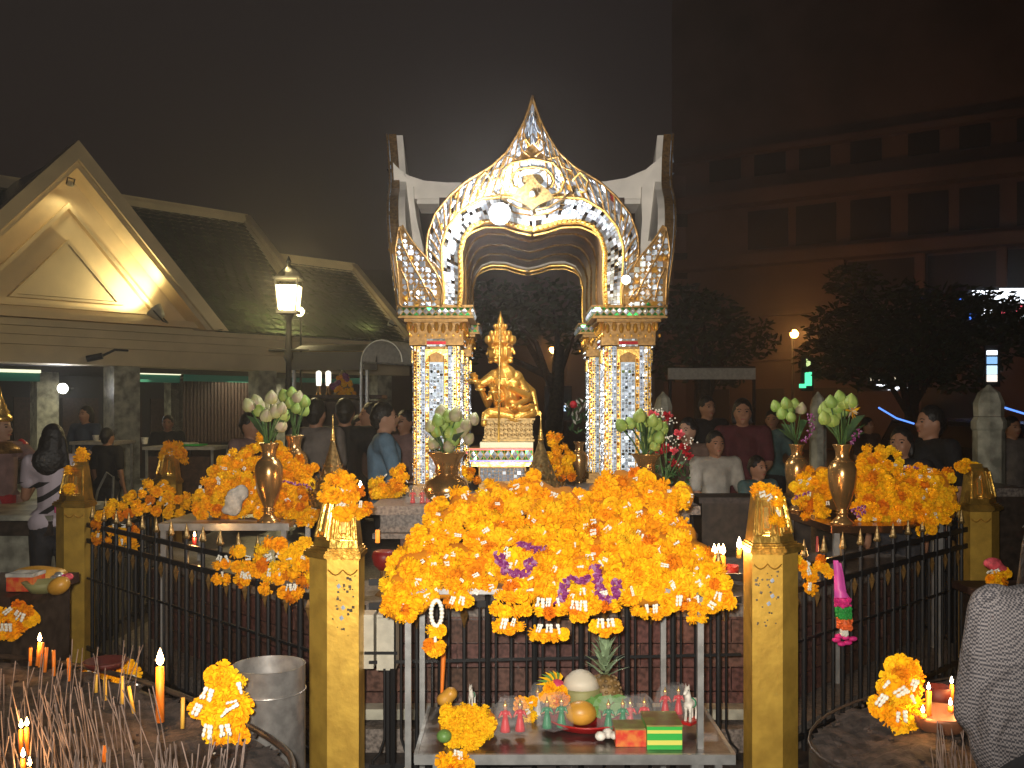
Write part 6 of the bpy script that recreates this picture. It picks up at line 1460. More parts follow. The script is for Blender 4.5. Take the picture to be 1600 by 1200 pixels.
# red plate with fruit
c = P(916, 1130, 3.72); zS = z_s
pt = tag(O('red_plate', MB().lathe([(.10, .0), (.13, .006), (.155, .03), (.16, .034), (.15, .036), (.125, .014), (.001, .010)], (c.x, 3.72, zS + .001), 28), 'plate_red', smooth=True), 'shallow red plastic plate under the fruit', 'plate')
cc = P(908, 1085, 3.76)
co_ = T('coconut', 'young coconut trimmed to a white cone top on the red plate', 'coconut', (cc.x, 3.76, zS + .02))
O('husk', MB().lathe([(.05, .0), (.075, .02), (.085, .06), (.082, .10), (.078, .112)], (cc.x, 3.78, zS + .02), 20), 'coconut_green', co_, True, True); O('white_top', MB().lathe([(.0775, .1125), (.060, .145), (.035, .168), (.012, .176), (.001, .177)], (cc.x, 3.78, zS + .02), 20), 'coconut_white', co_, True, True)
mg = P(908, 1098, 3.64)
tag(O('mango', MB().ell((mg.x, 3.655, zS + .065), (.062, .045, .046), 18, 12), 'mango', smooth=True), 'orange yellow mango lying before the coconut', 'mango')
pa_ = P(946, 1090, 3.78); pn = T('pineapple', 'pineapple with tall spiky grey green crown standing on the shelf', 'pineapple', (pa_.x, 3.8, zS + .02))
O('fruit', MB().lathe([(.03, 0), (.055, .02), (.064, .06), (.060, .10), (.045, .135), (.02, .15)], (pa_.x, 3.8, zS + .02), 18), 'pineapple', pn, True, True)
for j in range(7):
    for i in range(12):
        a = 2 * math.pi * (i + .5 * (j % 2)) / 12; r_ = [.052, .061, .066, .065, .060, .053, .042][j]; z = .02 + j * .0195
        O('fruit_eye', MB().ell((pa_.x + math.cos(a) * r_, 3.8 + math.sin(a) * r_, zS + .02 + z), (.009, .009, .008), 6, 4), 'pineapple', pn, True)
for j in range(44):
    f = j / 44; a = j * 2.399; el = R(25 + 62 * f); L_ = .085 * (1 - .25 * f); z0 = .15 + .13 * f; d = Vector((math.cos(a) * math.cos(el), math.sin(a) * math.cos(el), math.sin(el))); s_ = Vector((-math.sin(a), math.cos(a), 0)) * .009
    b_ = Vector((pa_.x, 3.8, zS + .02 + z0)) + Vector((math.cos(a), math.sin(a), 0)) * .012; O('crown_leaf', MB().add([b_ - s_, b_ + s_, b_ + d * L_ * .6 + s_ * .8, b_ + d * L_ + Vector((math.cos(a), math.sin(a), -.2)) * .012, b_ + d * L_ * .6 - s_ * .8], [(0, 1, 2, 3, 4)]), 'pine_leaf', pn, True)
lf_ = T('leaf_bunch', 'green betel leaves piled at the foot of the pineapple', 'leaves', tuple(P(950, 1115, 3.66)))
for k in range(14):
    c = P(948 + rr.uniform(-20, 26), 1100 + rr.uniform(-10, 16), 3.67 + rr.uniform(-.03, .03)); a = rr.uniform(0, 6.28); L_ = .04; u_ = Vector((math.cos(a), -.2, math.sin(a) * .7)) * L_; v_ = Vector((-math.sin(a), -.3, math.cos(a) * .7)) * L_ * .6
    O('leaf', MB().add([c - u_, c - v_ * .8 - u_ * .2, c + v_ * -.6 + u_ * .5, c + u_ * 1.1, c + v_ * .6 + u_ * .5, c + v_ * .8 - u_ * .2], [(0, 1, 2, 3, 4, 5)]), 'betel', lf_, True)
df = T('dragon_fruit', 'pink dragon fruit with long yellow green fronds behind the orange puff', 'dragon fruit', tuple(P(868, 1092, 3.78)))
O('fruit', MB().ell(P(870, 1078, 3.78), (.035, .035, .045), 14, 10), 'dragonfruit', df, True, True)
for k in range(9):
    a = R(60 + k * 14); c = P(870, 1070, 3.78); d = Vector((math.cos(a), -.1, math.sin(a))); s_ = d.orthogonal().normalized() * .008; e = c + d * .065 + Vector((-.02, 0, -.006)); O('frond', MB().add([c - s_, c + s_, c + d * .04 + s_, e, c + d * .04 - s_], [(0, 1, 2, 3, 4)]), 'betel' if k % 2 else 'marigold_yellow', df, True)
tag(O('brown_fruit', blob(MB().ell(P(695, 1093, 3.88), (.035, .03, .03)).ell(P(704, 1084, 3.88), (.03, .03, .028)), .008, 2), 'mango', smooth=True), 'dim orange gourd behind the round yellow bunch', 'fruit')
tag(O('green_lime', MB().ell(P(694, 1150, 3.46), (.028, .028, .024), 14, 10), 'betel', smooth=True), 'green lime peeping out below the round yellow bunch', 'lime')
def gift(x0, x1, y0, y1, D, dep, label, side, topm, strips=()):
    a = P(x0, y1, D); b = P(x1, y0, D); t = T('offering_box', label, 'box', tuple(a)); w_ = b.x - a.x; h = b.z - a.z; cx_ = (a.x + b.x) / 2
    O('carton', MB().box((cx_, D + dep / 2, zS + h / 2 + .001), (w_, dep, h)), side, t, True); O('lid', MB().box((cx_, D + dep / 2, zS + h + .004), (w_ + .004, dep + .004, .006)), topm, t, True)
    for f0, f1, m in strips: O('printed_band', MB().box((cx_, D - .0012, zS + h * (f0 + f1) / 2), (w_ * .985, .002, h * (f1 - f0))), m, t, True)
gift(962, 1012, 1144, 1170, 3.47, .10, 'small red box with yellow print beside the green box', 'box_red', 'box_top')
mat('box_green', (.05, .45, .08), .3); mat('box_yellow', (.75, .72, .15), .3)
gift(1011, 1066, 1140, 1176, 3.44, .16, 'green and yellow striped box at the front of the shelf', 'box_green', 'box_top', ((.22, .42, 'box_yellow'), (.72, .86, 'box_yellow')))
tag(O('eggs_bag', blob(MB().ell(P(938, 1150, 3.52), (.022, .02, .018)).ell(P(950, 1146, 3.54), (.022, .02, .02)).ell(P(960, 1149, 3.52), (.018, .02, .016)), .006, 1), 'figure_white', smooth=True), 'knotted pale plastic bag lying beside the red box', 'bag')
tag(O('orange_stick', MB().tube([P(690, 1090, 3.92), P(693, 1020, 3.92)], [.006, .010], 6), 'wax_orange'), 'long thin orange taper leaning behind the shelf', 'taper')
tag(O('glass_block', MB().box(P(1108, 1152, 3.5), (.06, .03, .022), rz=.1), 'plastic_bag'), 'clear plastic tub lid at the bare end of the shelf', 'lid')
# offering figure in the hall covered with flowers
hf = T('flower_figure', 'garland covered figure glowing yellow and purple on the hall altar', 'figure', tuple(P(535, 620, 14)))
O('figure', MB().lathe([(.16, -.02), (.13, .1), (.09, .25), (.05, .36), (.01, .42)], P(536, 622, 14), 12), 'gold_dark', hf, True, True)
for k in range(40):
    f = rr.random(); x = 536 + rr.uniform(-1, 1) * (22 - 14 * f); y = 618 - 30 * f; new_from(rr.choice(MG + MY), 'flower', hf, P(x, y, 13.85), rrot(rr), 1.1, True)
for k in range(14):
    x, y = rr.choice([(521, 603), (528, 600), (543, 594), (541, 590)]); O('purple_flower', MB().ell(P(x + rr.uniform(-5, 5), y + rr.uniform(-4, 4), 13.8), .035, 6, 5), 'orchid', hf, True)
# ================================================================== CANDLES, INCENSE, TRAYS
def flame(c, h, parent, m='flame'):
    O('flame', MB().lathe([(h * .02, 0), (h * .17, h * .15), (h * .22, h * .32), (h * .17, h * .55), (h * .07, h * .82), (.0003, h)], c, 10), m, parent, True, True)
def candle(x, yt, yb, D, r, label, m='wax_orange', lit=True, fl=.04, tilt=0, group=None, light=0, fm='flame'):
    b = P(x - tilt, yb, D); tp = P(x, yt, D); t = T('candle', label, 'candle', tuple(b), group)
    O('wax', MB().tube([b, tp], [r * 1.05, r], 12), m, t, True, True); O('wick', MB().tube([tp, tp + Vector((.001, 0, .008))], .0012, 5), 'wick', t, True)
    if lit:
        flame(tp + Vector((0, 0, .004)), fl, t, fm)
        if light: lamp('POINT', 'candle_light', tp + Vector((0, -r - .012, fl * .6)), light, (1, .5, .16), .012)
    return t
# west incense trough (ash bed) and east one
def trough(label, poly, z, h, seed):
    for _ in range(2): poly = [p for i in range(len(poly)) for p in ((poly[i - 1][0] * .25 + poly[i][0] * .75, poly[i - 1][1] * .25 + poly[i][1] * .75), (poly[i][0] * .75 + poly[(i + 1) % len(poly)][0] * .25, poly[i][1] * .75 + poly[(i + 1) % len(poly)][1] * .25))]
    rr = random.Random(seed); cx_ = sum(p[0] for p in poly) / len(poly); cy_ = sum(p[1] for p in poly) / len(poly); t = T('incense_trough', label, 'incense trough', (cx_, cy_, 0), 'incense troughs')
    O('basin', MB().prism(poly, z - h, z - .03), 'trough', t, True); n = len(poly)
    O('rim', MB().tube([(x, y, z) for x, y in poly], .009 if seed == 1 else .004, 8, closed=True), 'trough', t, True, True)
    O('stand', MB().prism([((x - cx_) * .6 + cx_, (y - cy_) * .6 + cy_) for x, y in poly], 0, z - h - .001), 'trough', t, True)
    mb = MB(); N = 60; xs = [p[0] for p in poly]; ys = [p[1] for p in poly]; idx = {}
    for i in range(N + 1):
        for j in range(N + 1):
            x = min(xs) + (max(xs) - min(xs)) * i / N; y = min(ys) + (max(ys) - min(ys)) * j / N
            if inside((x, y), poly): idx[(i, j)] = len(mb.v); mb.v.append((x, y, z - .015 + .012 * math.sin(x * 19 + 2 * math.sin(y * 11)) + rr.uniform(-.006, .008)))
    for (i, j) in list(idx):
        q_ = [(i, j), (i + 1, j), (i + 1, j + 1), (i, j + 1)]
        if all(k in idx for k in q_): mb.f.append(tuple(idx[k] for k in q_))
    O('ash', mb, 'ash', t, True, True, kind='stuff'); 
    cb = MB()
    for k in range(260):
        x = rr.uniform(min(xs), max(xs)); y = rr.uniform(min(ys), max(ys))
        if inside((x, y), poly): cb.box((x, y, z - .008), (rr.uniform(.006, .02), rr.uniform(.004, .012), .006), rz=rr.uniform(0, 3), rx=rr.uniform(-.3, .3))
    O('ash_crumbs', cb, 'ash', t, True, kind='stuff')
    return t
WP = [(-2.3, 3.55), (-1.75, 3.46), (-1.35, 3.26), (-.98, 2.95), (-.66, 2.62), (-.52, 2.38), (-.52, 1.95), (-.9, 1.7), (-2.3, 1.7)]
trough('long dark incense trough full of ash along the near west side', WP, .72, .3, 1)
EP = [(1.28, 3.15), (1.55, 3.3), (1.95, 3.35), (2.1, 3.0), (1.7, 2.55), (1.4, 2.35), (.85, 2.35), (.78, 2.6), (.95, 2.9)]
trough('low round ash trough in front of the slanting fence by the gold post', EP, .70, .3, 2)
rr = random.Random(12)
# incense sticks: bundles standing in the ash
def sticks(label, n, xr, yr, z, hr, lean, seed, nm='incense_bundle'):
    rr = random.Random(seed); t = T(nm, label, 'incense', ((xr[0] + xr[1]) / 2, (yr[0] + yr[1]) / 2, z), 'incense bundles')
    for k in range(int(n * .95)):
        x = rr.uniform(*xr); y = rr.uniform(*yr); h = rr.uniform(*hr); dx = rr.gauss(lean, .12) * h; dy = rr.gauss(0, .1) * h
        O('stick', MB().tube([(x, y, z - .03), (x + dx * .5, y + dy * .5, z + h * .5), (x + dx, y + dy, z + h)], [.001, .0015, .0014], 5), 'incense', t, True)
    return t
bl = [('thick fan of incense sticks at the bottom near the twin flames', 34, (-1.22, -.98), (2.05, 2.3), .20, -.1), ('leaning incense sticks spreading toward the big orange candle', 26, (-1.05, -.82), (2.15, 2.5), .22, -.28), ('short incense stubs clumped right under the big orange candle', 22, (-.86, -.72), (2.12, 2.25), .13, .0), ('sparse tilted incense sticks near the steel bin', 18, (-.74, -.62), (2.1, 2.25), .15, .15), ('incense sticks crowding the far edge of the picture', 30, (-1.5, -1.25), (2.3, 2.75), .21, .05), ('slim upright incense sticks beyond the crowded fan', 16, (-1.45, -1.15), (2.8, 3.0), .17, .1), ('incense sticks crossing one another above the low flames', 26, (-1.25, -1.0), (2.35, 2.6), .2, -.15), ('little sheaf of incense stubs in the gap of the ash', 16, (-.98, -.88), (2.05, 2.15), .14, .1), ('dense incense thicket at the corner beside the lowest flame', 30, (-1.6, -1.25), (2.0, 2.3), .22, -.05)]
for i, (lab, n, xr_, yr_, h, ln) in enumerate(bl): sticks(lab, n, xr_, yr_, .72, (h * .6, h * 1.05), ln, 100 + i)
sticks('pale incense stubs at the foot of the candle bowl', 20, (1.05, 1.15), (2.35, 2.42), .70, (.05, .13), -.1, 120)
# candles in the west trough
candle(250, 1042, 1128, 2.75, .0115, 'tall lit orange candle standing alone in the ash', fl=.05, light=2.2)
WG = 'thin candles in the west trough'
for x, yt, yb, D, tl, lit, lab in ((62, 1004, 1040, 3.3, 4, True, 'lit orange candle of the leaning pair'), (67, 1004, 1042, 3.28, 5, False, 'unlit partner of the lit leaning candle'), (48, 1012, 1040, 3.35, 1, False, 'short stub first of the unlit orange row'), (73, 1012, 1050, 3.25, 3, False, 'unlit leaning candle right after the lit pair'), (84, 1016, 1056, 3.2, 0, False, 'upright unlit orange candle between leaning one and tray'), (107, 1028, 1064, 3.12, -1, False, 'unlit candle with a wax drip before the red tray')):
    candle(x, yt, yb, D, .0055, lab, 'wax_orange', lit, .03, tl, WG, 1.0 if lit else 0)
for x, yt, yb, D, tl, lab in ((150, 1054, 1082, 3.0, 0, 'first yellow unlit candle in front of the loose garland'), (164, 1058, 1094, 2.95, -1, 'second yellow unlit candle in front of the loose garland'), (192, 1056, 1100, 2.85, 1, 'third yellow unlit candle, straight, past the garland middle'), (201, 1072, 1114, 2.8, -8, 'tilted yellow unlit candle beside the straight third one'), (286, 1090, 1138, 2.6, 1, 'yellow unlit candle between the big candle and the marigold bunch')):
    candle(x, yt, yb, D, .0052, lab, 'wax_yellow', False, tilt=tl, group=WG)
for x, yt, yb, D, lab in ((33, 1140, 1175, 2.35, 'burning candle nearest the corner, first of two twin flames'), (42, 1137, 1180, 2.33, 'burning candle next to its twin among incense'), (36, 1186, 1204, 2.2, 'low burning candle stub under the twin flames'), (46, 1200, 1215, 2.15, 'lowest burning candle stub at the very bottom')):
    candle(x, yt, yb, D, .005, lab, 'wax_orange', True, .022, 0, WG, .7)
tag(O('ember', MB().tube([P(-6, 1160, 2.3), P(-8, 1120, 2.3)], .006, 6), 'wax_orange'), 'orange taper at the very edge of the picture by the flames', 'taper')
candle(163, 1165, 1190, 2.3, .005, 'orange candle stub half buried among the incense fan', 'wax_orange', False, group=WG)
tr = T('red_tray', 'red tray with silver foil lying past the incense ash', 'tray', tuple(P(180, 1062, 3.55)))
c = P(165, 1058, 3.6); O('tray_base', MB().lathe([(.055, -.01), (.075, .012), (.07, .016), (.05, -.002), (.001, -.002)], (P(165, 0, 3.3).x, 3.3, .735), 24), 'tray_red', tr, True, True); O('foil', blob(MB().ell(P(204, 1066, 3.42), (.03, .02, .03)).ell(P(212, 1070, 3.4), (.025, .02, .022)), .008, 1), 'steel', tr, True, True)
# east candle bowl
bw = P(1468, 1118, 2.75); mat('bowl_clay', (.20, .08, .04), .5)
t = T('candle_bowl', 'shallow glowing bowl of burning tealights on a rough stand', 'bowl', (bw.x, bw.y, 0))
O('bowl', MB().lathe([(.04, -.05), (.07, -.03), (.088, .0), (.090, .012), (.084, .010), (.06, -.008), (.001, -.012)], bw, 24), 'bowl_clay', t, True, True)
sd_ = MB(); 
for k in range(22):
    a = 2 * math.pi * k / 22; r0 = .05 + rr.uniform(-.01, .02); sd_.tube([(bw.x + math.cos(a) * r0, bw.y + math.sin(a) * r0, bw.z - .05), (bw.x + math.cos(a) * (r0 + .02), bw.y + math.sin(a) * (r0 + .02), bw.z - .2), (bw.x + math.cos(a) * (r0 + .05), bw.y + math.sin(a) * (r0 + .05), 0)], [.012, .015, .02], 6)
O('stand', sd_, 'trough', t, True, True)
EG = 'candles in the glowing bowl'
for x, yt, yb, D, r, lab, lt in ((1451, 1080, 1118, 2.74, .0075, 'tall candle burning at the bowl rim beside the marigold bunch', 1.6), (1442, 1116, 1122, 2.70, .010, 'low tealight at the bowl edge under the tall candle', .6), (1487, 1070, 1098, 2.88, .006, 'back candle burning next to the checked sleeve', .9), (1485, 1104, 1112, 2.78, .008, 'small tealight flame on the far side of the bowl', .5)):
    candle(x, yt, yb, D, r, lab, 'wax_orange', True, .022, 0, EG, lt, 'flame_white')
tag(O('red_glass_cup', MB().lathe([(.03, -.03), (.04, .03), (.036, .03), (.026, -.02)], P(1466, 1088, 2.9), 14), 'tray_red', smooth=True), 'dim red cup behind the burning tealights', 'cup')
# candles inside the fence
c3 = T('wide_candle', 'thick orange candle with three flames by the heap edge', 'candle', tuple(P(1123, 905, 4.45)))
a = P(1123, 905, 4.45); b = P(1123, 868, 4.45)
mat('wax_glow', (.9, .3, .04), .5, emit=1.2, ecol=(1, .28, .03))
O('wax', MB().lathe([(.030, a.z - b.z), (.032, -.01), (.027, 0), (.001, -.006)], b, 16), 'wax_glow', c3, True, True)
for dx in (-7, 0, 7): flame(P(1123 + dx, 866, 4.44), .05, c3)
lamp('POINT', 'candle_light', P(1123, 855, 4.36), 3.5, (1, .5, .16), .02)
rbk = P(1135, 902, 4.5); t = T('altar_lamp_stand', 'red bowl on thin stand between wide candle and the gold post', 'stand', (rbk.x, rbk.y, .66))
O('bowl', MB().lathe([(.02, -.05), (.045, -.03), (.05, .02), (.045, .02), (.03, -.02), (.001, -.03)], P(1138, 890, 4.52), 16), 'wax_red', t, True, True); O('stand', MB().tube([P(1138, 900, 4.52), P(1138, 940, 4.52), (rbk.x, 4.52, .62)], .012, 8), 'brass', t, True)
candle(1155, 858, 872, 4.6, .012, 'bright flame on a low wick right beside the gold post', 'wax_yellow', True, .055, 0, None, 2, 'flame_white')
st1 = candle(1287, 864, 890, 4.75, .008, 'small lit candle behind the fence over the hanging garland', 'wax_orange', True, .035, 0, None, 1.2)
tag(O('candle_taper', MB().tube([P(1277, 862, 4.72), P(1277, 838, 4.72)], [.008, .005], 8), 'wax_red'), 'unlit red taper beside the small lit candle behind the fence', 'taper')
st2 = candle(304, 840, 856, 5.2, .011, 'glowing red candle behind the fence under the mound table', 'wax_red', True, .03, 0, None, 1.0)
candle(315, 880, 900, 5.15, .006, 'lower tiny flame behind the fence spears', 'wax_red', True, .026, 0, None, .6)
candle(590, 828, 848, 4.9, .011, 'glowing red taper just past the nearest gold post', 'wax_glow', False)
candle(563, 766, 778, 5.3, .008, 'flame tilting beside the low lit heap', 'wax_yellow', True, .05, 0, None, 3, 'flame_white')
t = T('oil_lamp_stand', 'dark red pot on a stand behind the nearest gold post', 'pot', tuple(P(596, 880, 4.9)))
O('pot', MB().lathe([(.03, -.08), (.055, -.05), (.065, -.01), (.055, .015), (.04, .02), (.001, .01)], P(600, 866, 4.95), 18), 'wax_red', t, True, True); O('stand', MB().lathe([(.05, 0), (.02, .03), (.02, .18), (.04, .2)], (P(600, 0, 4.95).x, 4.95, .66), 12), 'brass', t, True, True)
mp = P(585, 853, 4.95)
# steel bin in front of the slanting fence
bn = P(420, 1030, 3.0); Rb = S(56, 3.0); t = T('steel_bin', 'open steel drum bin in front of the fence', 'bin', (bn.x, 3.0, 0))
zt = EYE + (HZ - 1040) / F * 3.0
mat('bin_steel', (.40, .38, .36), .34, .7, noise=.25, nscale=25, bump=.05)
O('drum', MB().lathe([(Rb, 0), (Rb * 1.0, .02), (Rb, zt), (Rb * 1.015, zt + .004), (Rb * .98, zt + .004), (Rb * .975, zt - .08), (Rb * .97, .08), (.001, .08)], (bn.x, 3.0, 0), 40), 'bin_steel', t, True, True, sharp=40)
O('rim_ring', MB().tube([(bn.x + Rb * 1.01 * math.cos(a), 3.0 + Rb * 1.01 * math.sin(a), zt - .075) for a in [2 * math.pi * k / 36 for k in range(36)]], .003, 5, closed=True), 'bin_steel', t, True, True)

# ---- west stall: offering counter with box and cloth
sl = T('offering_stall', 'low counter with offerings between picture edge and gold corner post', 'stall', tuple(P(40, 940, 4.4).xy) + (0,))
zc_ = P(0, 932, 4.4).z; O('counter', MB().box((-2.80, 4.75, zc_ - .03), (1.0, .7, .05)), 'dark_wood', sl, True); O('base', MB().box((-2.85, 4.8, (zc_ - .06) / 2), (1.0, .6, zc_ - .07)), 'trough', sl, True)
bx = P(27, 930, 4.5); t = T('offering_box', 'red and white box on the low offering counter', 'box', tuple(bx)); O('carton', MB().box((bx.x, 4.58, zc_ + .033), (.125, .12, .066)), 'box_red', t, True); O('lid', MB().box((bx.x, 4.58, zc_ + .075), (.13, .125, .016)), 'cloth_white', t, True)
tag(O('orange_cloth', blob(MB().ell(P(58, 900, 4.75), (.14, .10, .05)).ell(P(75, 897, 4.8), (.10, .08, .035)), .015, 2), 'mango', smooth=True), 'draped orange cloth bundle on the low offering counter', 'cloth')
tag(O('green_leaf_bowl', MB().lathe([(.05, 0), (.09, .05), (.085, .05), (.04, .01)], (P(66, 0, 4.5).x, 4.5, zc_ + .001), 16), 'coconut_green', smooth=True), 'leaf bowl between the red box and the orange fruit', 'bowl')
tag(O('orange_mango', MB().ell((P(92, 0, 4.45).x, 4.45, zc_ + .04), (.055, .04, .04), 14, 10, Matrix.Rotation(R(-30), 4, 'Y')), 'mango', smooth=True), 'orange fruit at the counter end close to the gold corner post', 'fruit')
t = T('foil_candy', 'pink and silver foil wrapped sweets by the counter end', 'sweets', tuple(P(98, 903, 4.6)))
for x, y, m in ((92, 899, 'steel'), (100, 903, 'pink'), (107, 901, 'pink_rose'), (86, 904, 'steel')): O('sweet', MB().ell(P(x, y, 4.62), (.025, .02, .018), 8, 6), m, t, True, True)
# low stone wall behind the striped woman
wl = T('low_wall', 'pale stone platform edge behind the woman in stripes', 'wall', (-4.2, 7.0, 0)); O('wall_body', MB().box((-4.35, 7.2, .37), (2.2, 1.0, .74)), 'marble', wl, True); O('coping', MB().box((-4.33, 7.18, .80), (2.3, 1.1, .10)), 'trough', wl, True); O('cap_slab', MB().box((-4.33, 7.18, .872), (2.3, 1.1, .035)), 'marble', wl, True)
# east side clutter behind the far gold post
e1 = P(1548, 900, 4.9); t = T('offering_stand', 'crowded offering stand behind the far gold post', 'stand', (e1.x, 4.95, 0)); zz = P(0, 935, 4.9).z
O('table_top', MB().box((e1.x + .24, 5.1, zz), (.50, .42, .04)), 'dark_wood', t, True); O('cabinet', MB().box((e1.x + .24, 5.12, zz / 2 - .02), (.40, .34, zz - .05)), 'trough', t, True)
garland('garlands and crinkled foil heaped on the stand past the far gold post', [(1548, 905, 4.88), (1558, 900, 4.9), (1566, 906, 4.9), (1556, 915, 4.86), (1548, 925, 4.85), (1570, 895, 4.95)], None, 61, [(1552, 893, 4.9, 1.2), (1562, 890, 4.9, .9)], size=.03)
tag(O('plastic_packet', blob(MB().ell(P(1551, 880, 4.95), (.05, .03, .03)).ell(P(1560, 888, 4.95), (.05, .03, .02)), .01, 1), 'pink_rose', smooth=True), 'crumpled pale pink packet on top of the crowded stand', 'packet')
c = P(1556, 790, 6.9)
cab = T('donation_cabinet', 'dark grey stone cabinet under the white gatepost', 'cabinet', (c.x, 6.9, 0)); O('cabinet_body', MB().box((c.x, 7.15, .50), (.44, .5, 1.0)), 'trough', cab, True); O('slab', MB().box((c.x, 7.15, 1.03), (.52, .56, .06)), 'granite', cab, True)

# ================================================================== PEOPLE
def person(x, ytop, D, label, yaw=0, skin='skin', shirt=None, pants=None, hair='short', arms='down', sleeve=.5, hgt=None, lean=0, crown=False, vox=.014, long_skirt=False, turn=0, build=1.0, group=None, seated=False):
    """yaw 0 faces the viewer; head turn is added to yaw"""
    H = hgt or (EYE + (HZ - ytop) / F * D); s = H / 1.7; px = P(x, HZ, D).x
    t = T('person', label, 'person', (px, D, 0), group, R(yaw)); V = lambda a, b, z: Vector((a * s, b * s + lean * s * max(0, z - .9) * -.45, z * s)); bw = build
    def limb_pose():
        out = []
        for sd in (-1, 1):
            sh = V(sd * .185 * bw, 0, 1.40)
            if arms == 'down' or (arms == 'one' and sd < 0): el = V(sd * .235 * bw, .02, 1.12); wr = V(sd * .225 * bw, -.06, .88)
            elif arms == 'pray': el = V(sd * .20 * bw, -.10, 1.13); wr = V(sd * .04, -.27, 1.27)
            elif arms == 'low': el = V(sd * .22 * bw, -.08, 1.13); wr = V(sd * .10, -.30, 1.02)
            elif arms == 'dance': el = V(sd * .36, -.04, 1.22); wr = V(sd * .56, -.16, 1.30)
            else: el = V(sd * .22 * bw, -.12, 1.16); wr = V(sd * .08, -.26, 1.42)
            out.append((sd, sh, el, wr))
        return out
    L = limb_pose(); hd = V(0, 0, 1.575); ht = Matrix.Translation(hd) @ Matrix.Rotation(R(turn), 4, 'Z')
    b = MB(); h_ = lambda a, c, z: ht @ Vector((a * s, c * s, z * s))
    b.ell(hd, (.076 * s, .092 * s, .112 * s), 16, 12, Matrix.Rotation(R(turn), 4, 'Z')); b.ell(h_(0, -.028, -.055), (.056 * s, .062 * s, .058 * s)); b.capsule(h_(0, -.088, .012), h_(0, -.108, -.018), .009 * s, .015 * s, 8)
    for k in (-1, 1): b.ell(h_(k * .078, .008, -.008), (.010 * s, .020 * s, .032 * s)); b.ell(h_(k * .036, -.070, -.028), (.024 * s, .018 * s, .022 * s))
    b.ell(h_(0, -.083, -.060), (.022 * s, .010 * s, .006 * s)); b.ell(h_(0, -.078, -.095), (.022 * s, .016 * s, .016 * s))
    b.capsule(V(0, .01, 1.38), V(0, .005, 1.50), .060 * s, .052 * s); b.capsule(V(-.13 * bw, .01, 1.38), V(.13 * bw, .01, 1.38), .075 * s, .075 * s); b.capsule(V(0, 0, 1.30), V(0, 0, 1.02), .115 * s * bw, .105 * s * bw); b.capsule(V(-.07, 0, .95), V(.07, 0, .95), .11 * s * bw, .11 * s * bw)
    for sd, sh, el, wr in L:
        b.capsule(sh, el, .050 * s, .038 * s); b.capsule(el, wr, .038 * s, .026 * s); d = (wr - el).normalized(); b.capsule(wr + d * .02 * s, wr + d * .085 * s, .026 * s, .030 * s, 8)
        sdv = d.orthogonal().normalized() if arms != 'down' else Vector((0, -1, 0))
        for k in range(4): o_ = sdv * (k - 1.5) * .017 * s; b.capsule(wr + d * .10 * s + o_, wr + d * (.17 - .008 * abs(k - 1.4)) * s + o_ * 1.1 + Vector((-sd * .006, -.010, 0)) * s, .0098 * s, .0075 * s, 6)
        b.capsule(wr + d * .05 * s + sdv * .028 * s, wr + d * .105 * s + sdv * .052 * s, .011 * s, .009 * s, 6)
        hx = sd * .09
        if not seated: b.capsule(V(hx, 0, .90), V(hx * 1.05, -.02, .50), .082 * s, .055 * s); b.capsule(V(hx * 1.05, -.02, .50), V(hx * 1.1, .01, .09), .055 * s, .036 * s); b.capsule(V(hx * 1.1, .03, .045), V(hx * 1.2, -.13, .035), .04 * s, .033 * s)
        else: b.capsule(V(hx, 0, .92), V(hx, -.38, .90), .085 * s, .06 * s); b.capsule(V(hx, -.38, .90), V(hx, -.36, .48), .055 * s, .036 * s); b.capsule(V(hx, -.34, .46), V(hx, -.48, .45), .04 * s, .033 * s)
    O('body', blob(b, vox * s, 2, 'body'), skin, t)
    # shirt
    g = .014; c_ = MB(); c_.capsule(V(-.125 * bw, .01, 1.375), V(.125 * bw, .01, 1.375), (.078 + g) * s, (.078 + g) * s); c_.capsule(V(0, .005, 1.30), V(0, 0, 1.02), (.125 * bw + g) * s, (.118 * bw + g) * s); c_.capsule(V(-.075, 0, .93), V(.075, 0, .93), (.118 * bw + g) * s, (.118 * bw + g) * s); c_.capsule(V(0, .01, 1.38), V(0, .01, 1.43), (.066 + g) * s, (.05 + g * .6) * s)
    for sd, sh, el, wr in L:
        e = sh.lerp(el, min(1, sleeve * 1.6)); c_.capsule(sh, e, (.055 + g) * s, (.046 + g) * s)
        if sleeve > .7: c_.capsule(el, el.lerp(wr, .9), (.040 + g) * s, (.030 + g * .8) * s)
    if shirt == 'checked':      # a loose blouse hanging from the shoulders
        for sd in (-1, 1): c_.capsule(V(sd * .17, -.02, 1.34), V(sd * .19, -.02, 1.06), .10 * s, .13 * s)
        c_.capsule(V(0, .03, 1.3), V(0, .05, 1.02), .19 * s, .19 * s)
    O('shirt', blob(c_, vox * 1.15 * s, 2, 'shirt'), shirt, t)
    c_ = MB()
    if long_skirt: c_.lathe([(.21 * s, .12 * s), (.20 * s, .5 * s), (.16 * s, .85 * s), (.13 * s, 1.02 * s)], n=20)
    else:
        c_.capsule(V(-.07, 0, .90), V(.07, 0, .90), (.118 * bw + .01) * s, (.118 * bw + .01) * s)
        for sd in (-1, 1):
            hx = sd * .09
            if not seated: c_.capsule(V(hx, 0, .88), V(hx * 1.05, -.02, .50), .098 * s, .072 * s); c_.capsule(V(hx * 1.05, -.02, .50), V(hx * 1.1, .01, .12), .072 * s, .058 * s)
            else: c_.capsule(V(hx, 0, .92), V(hx, -.38, .90), .1 * s, .075 * s); c_.capsule(V(hx, -.38, .90), V(hx, -.36, .52), .072 * s, .055 * s)
    if shirt == 'checked': c_.capsule(V(-.10, .05, .94), V(.10, .05, .94), .225 * s, .225 * s)
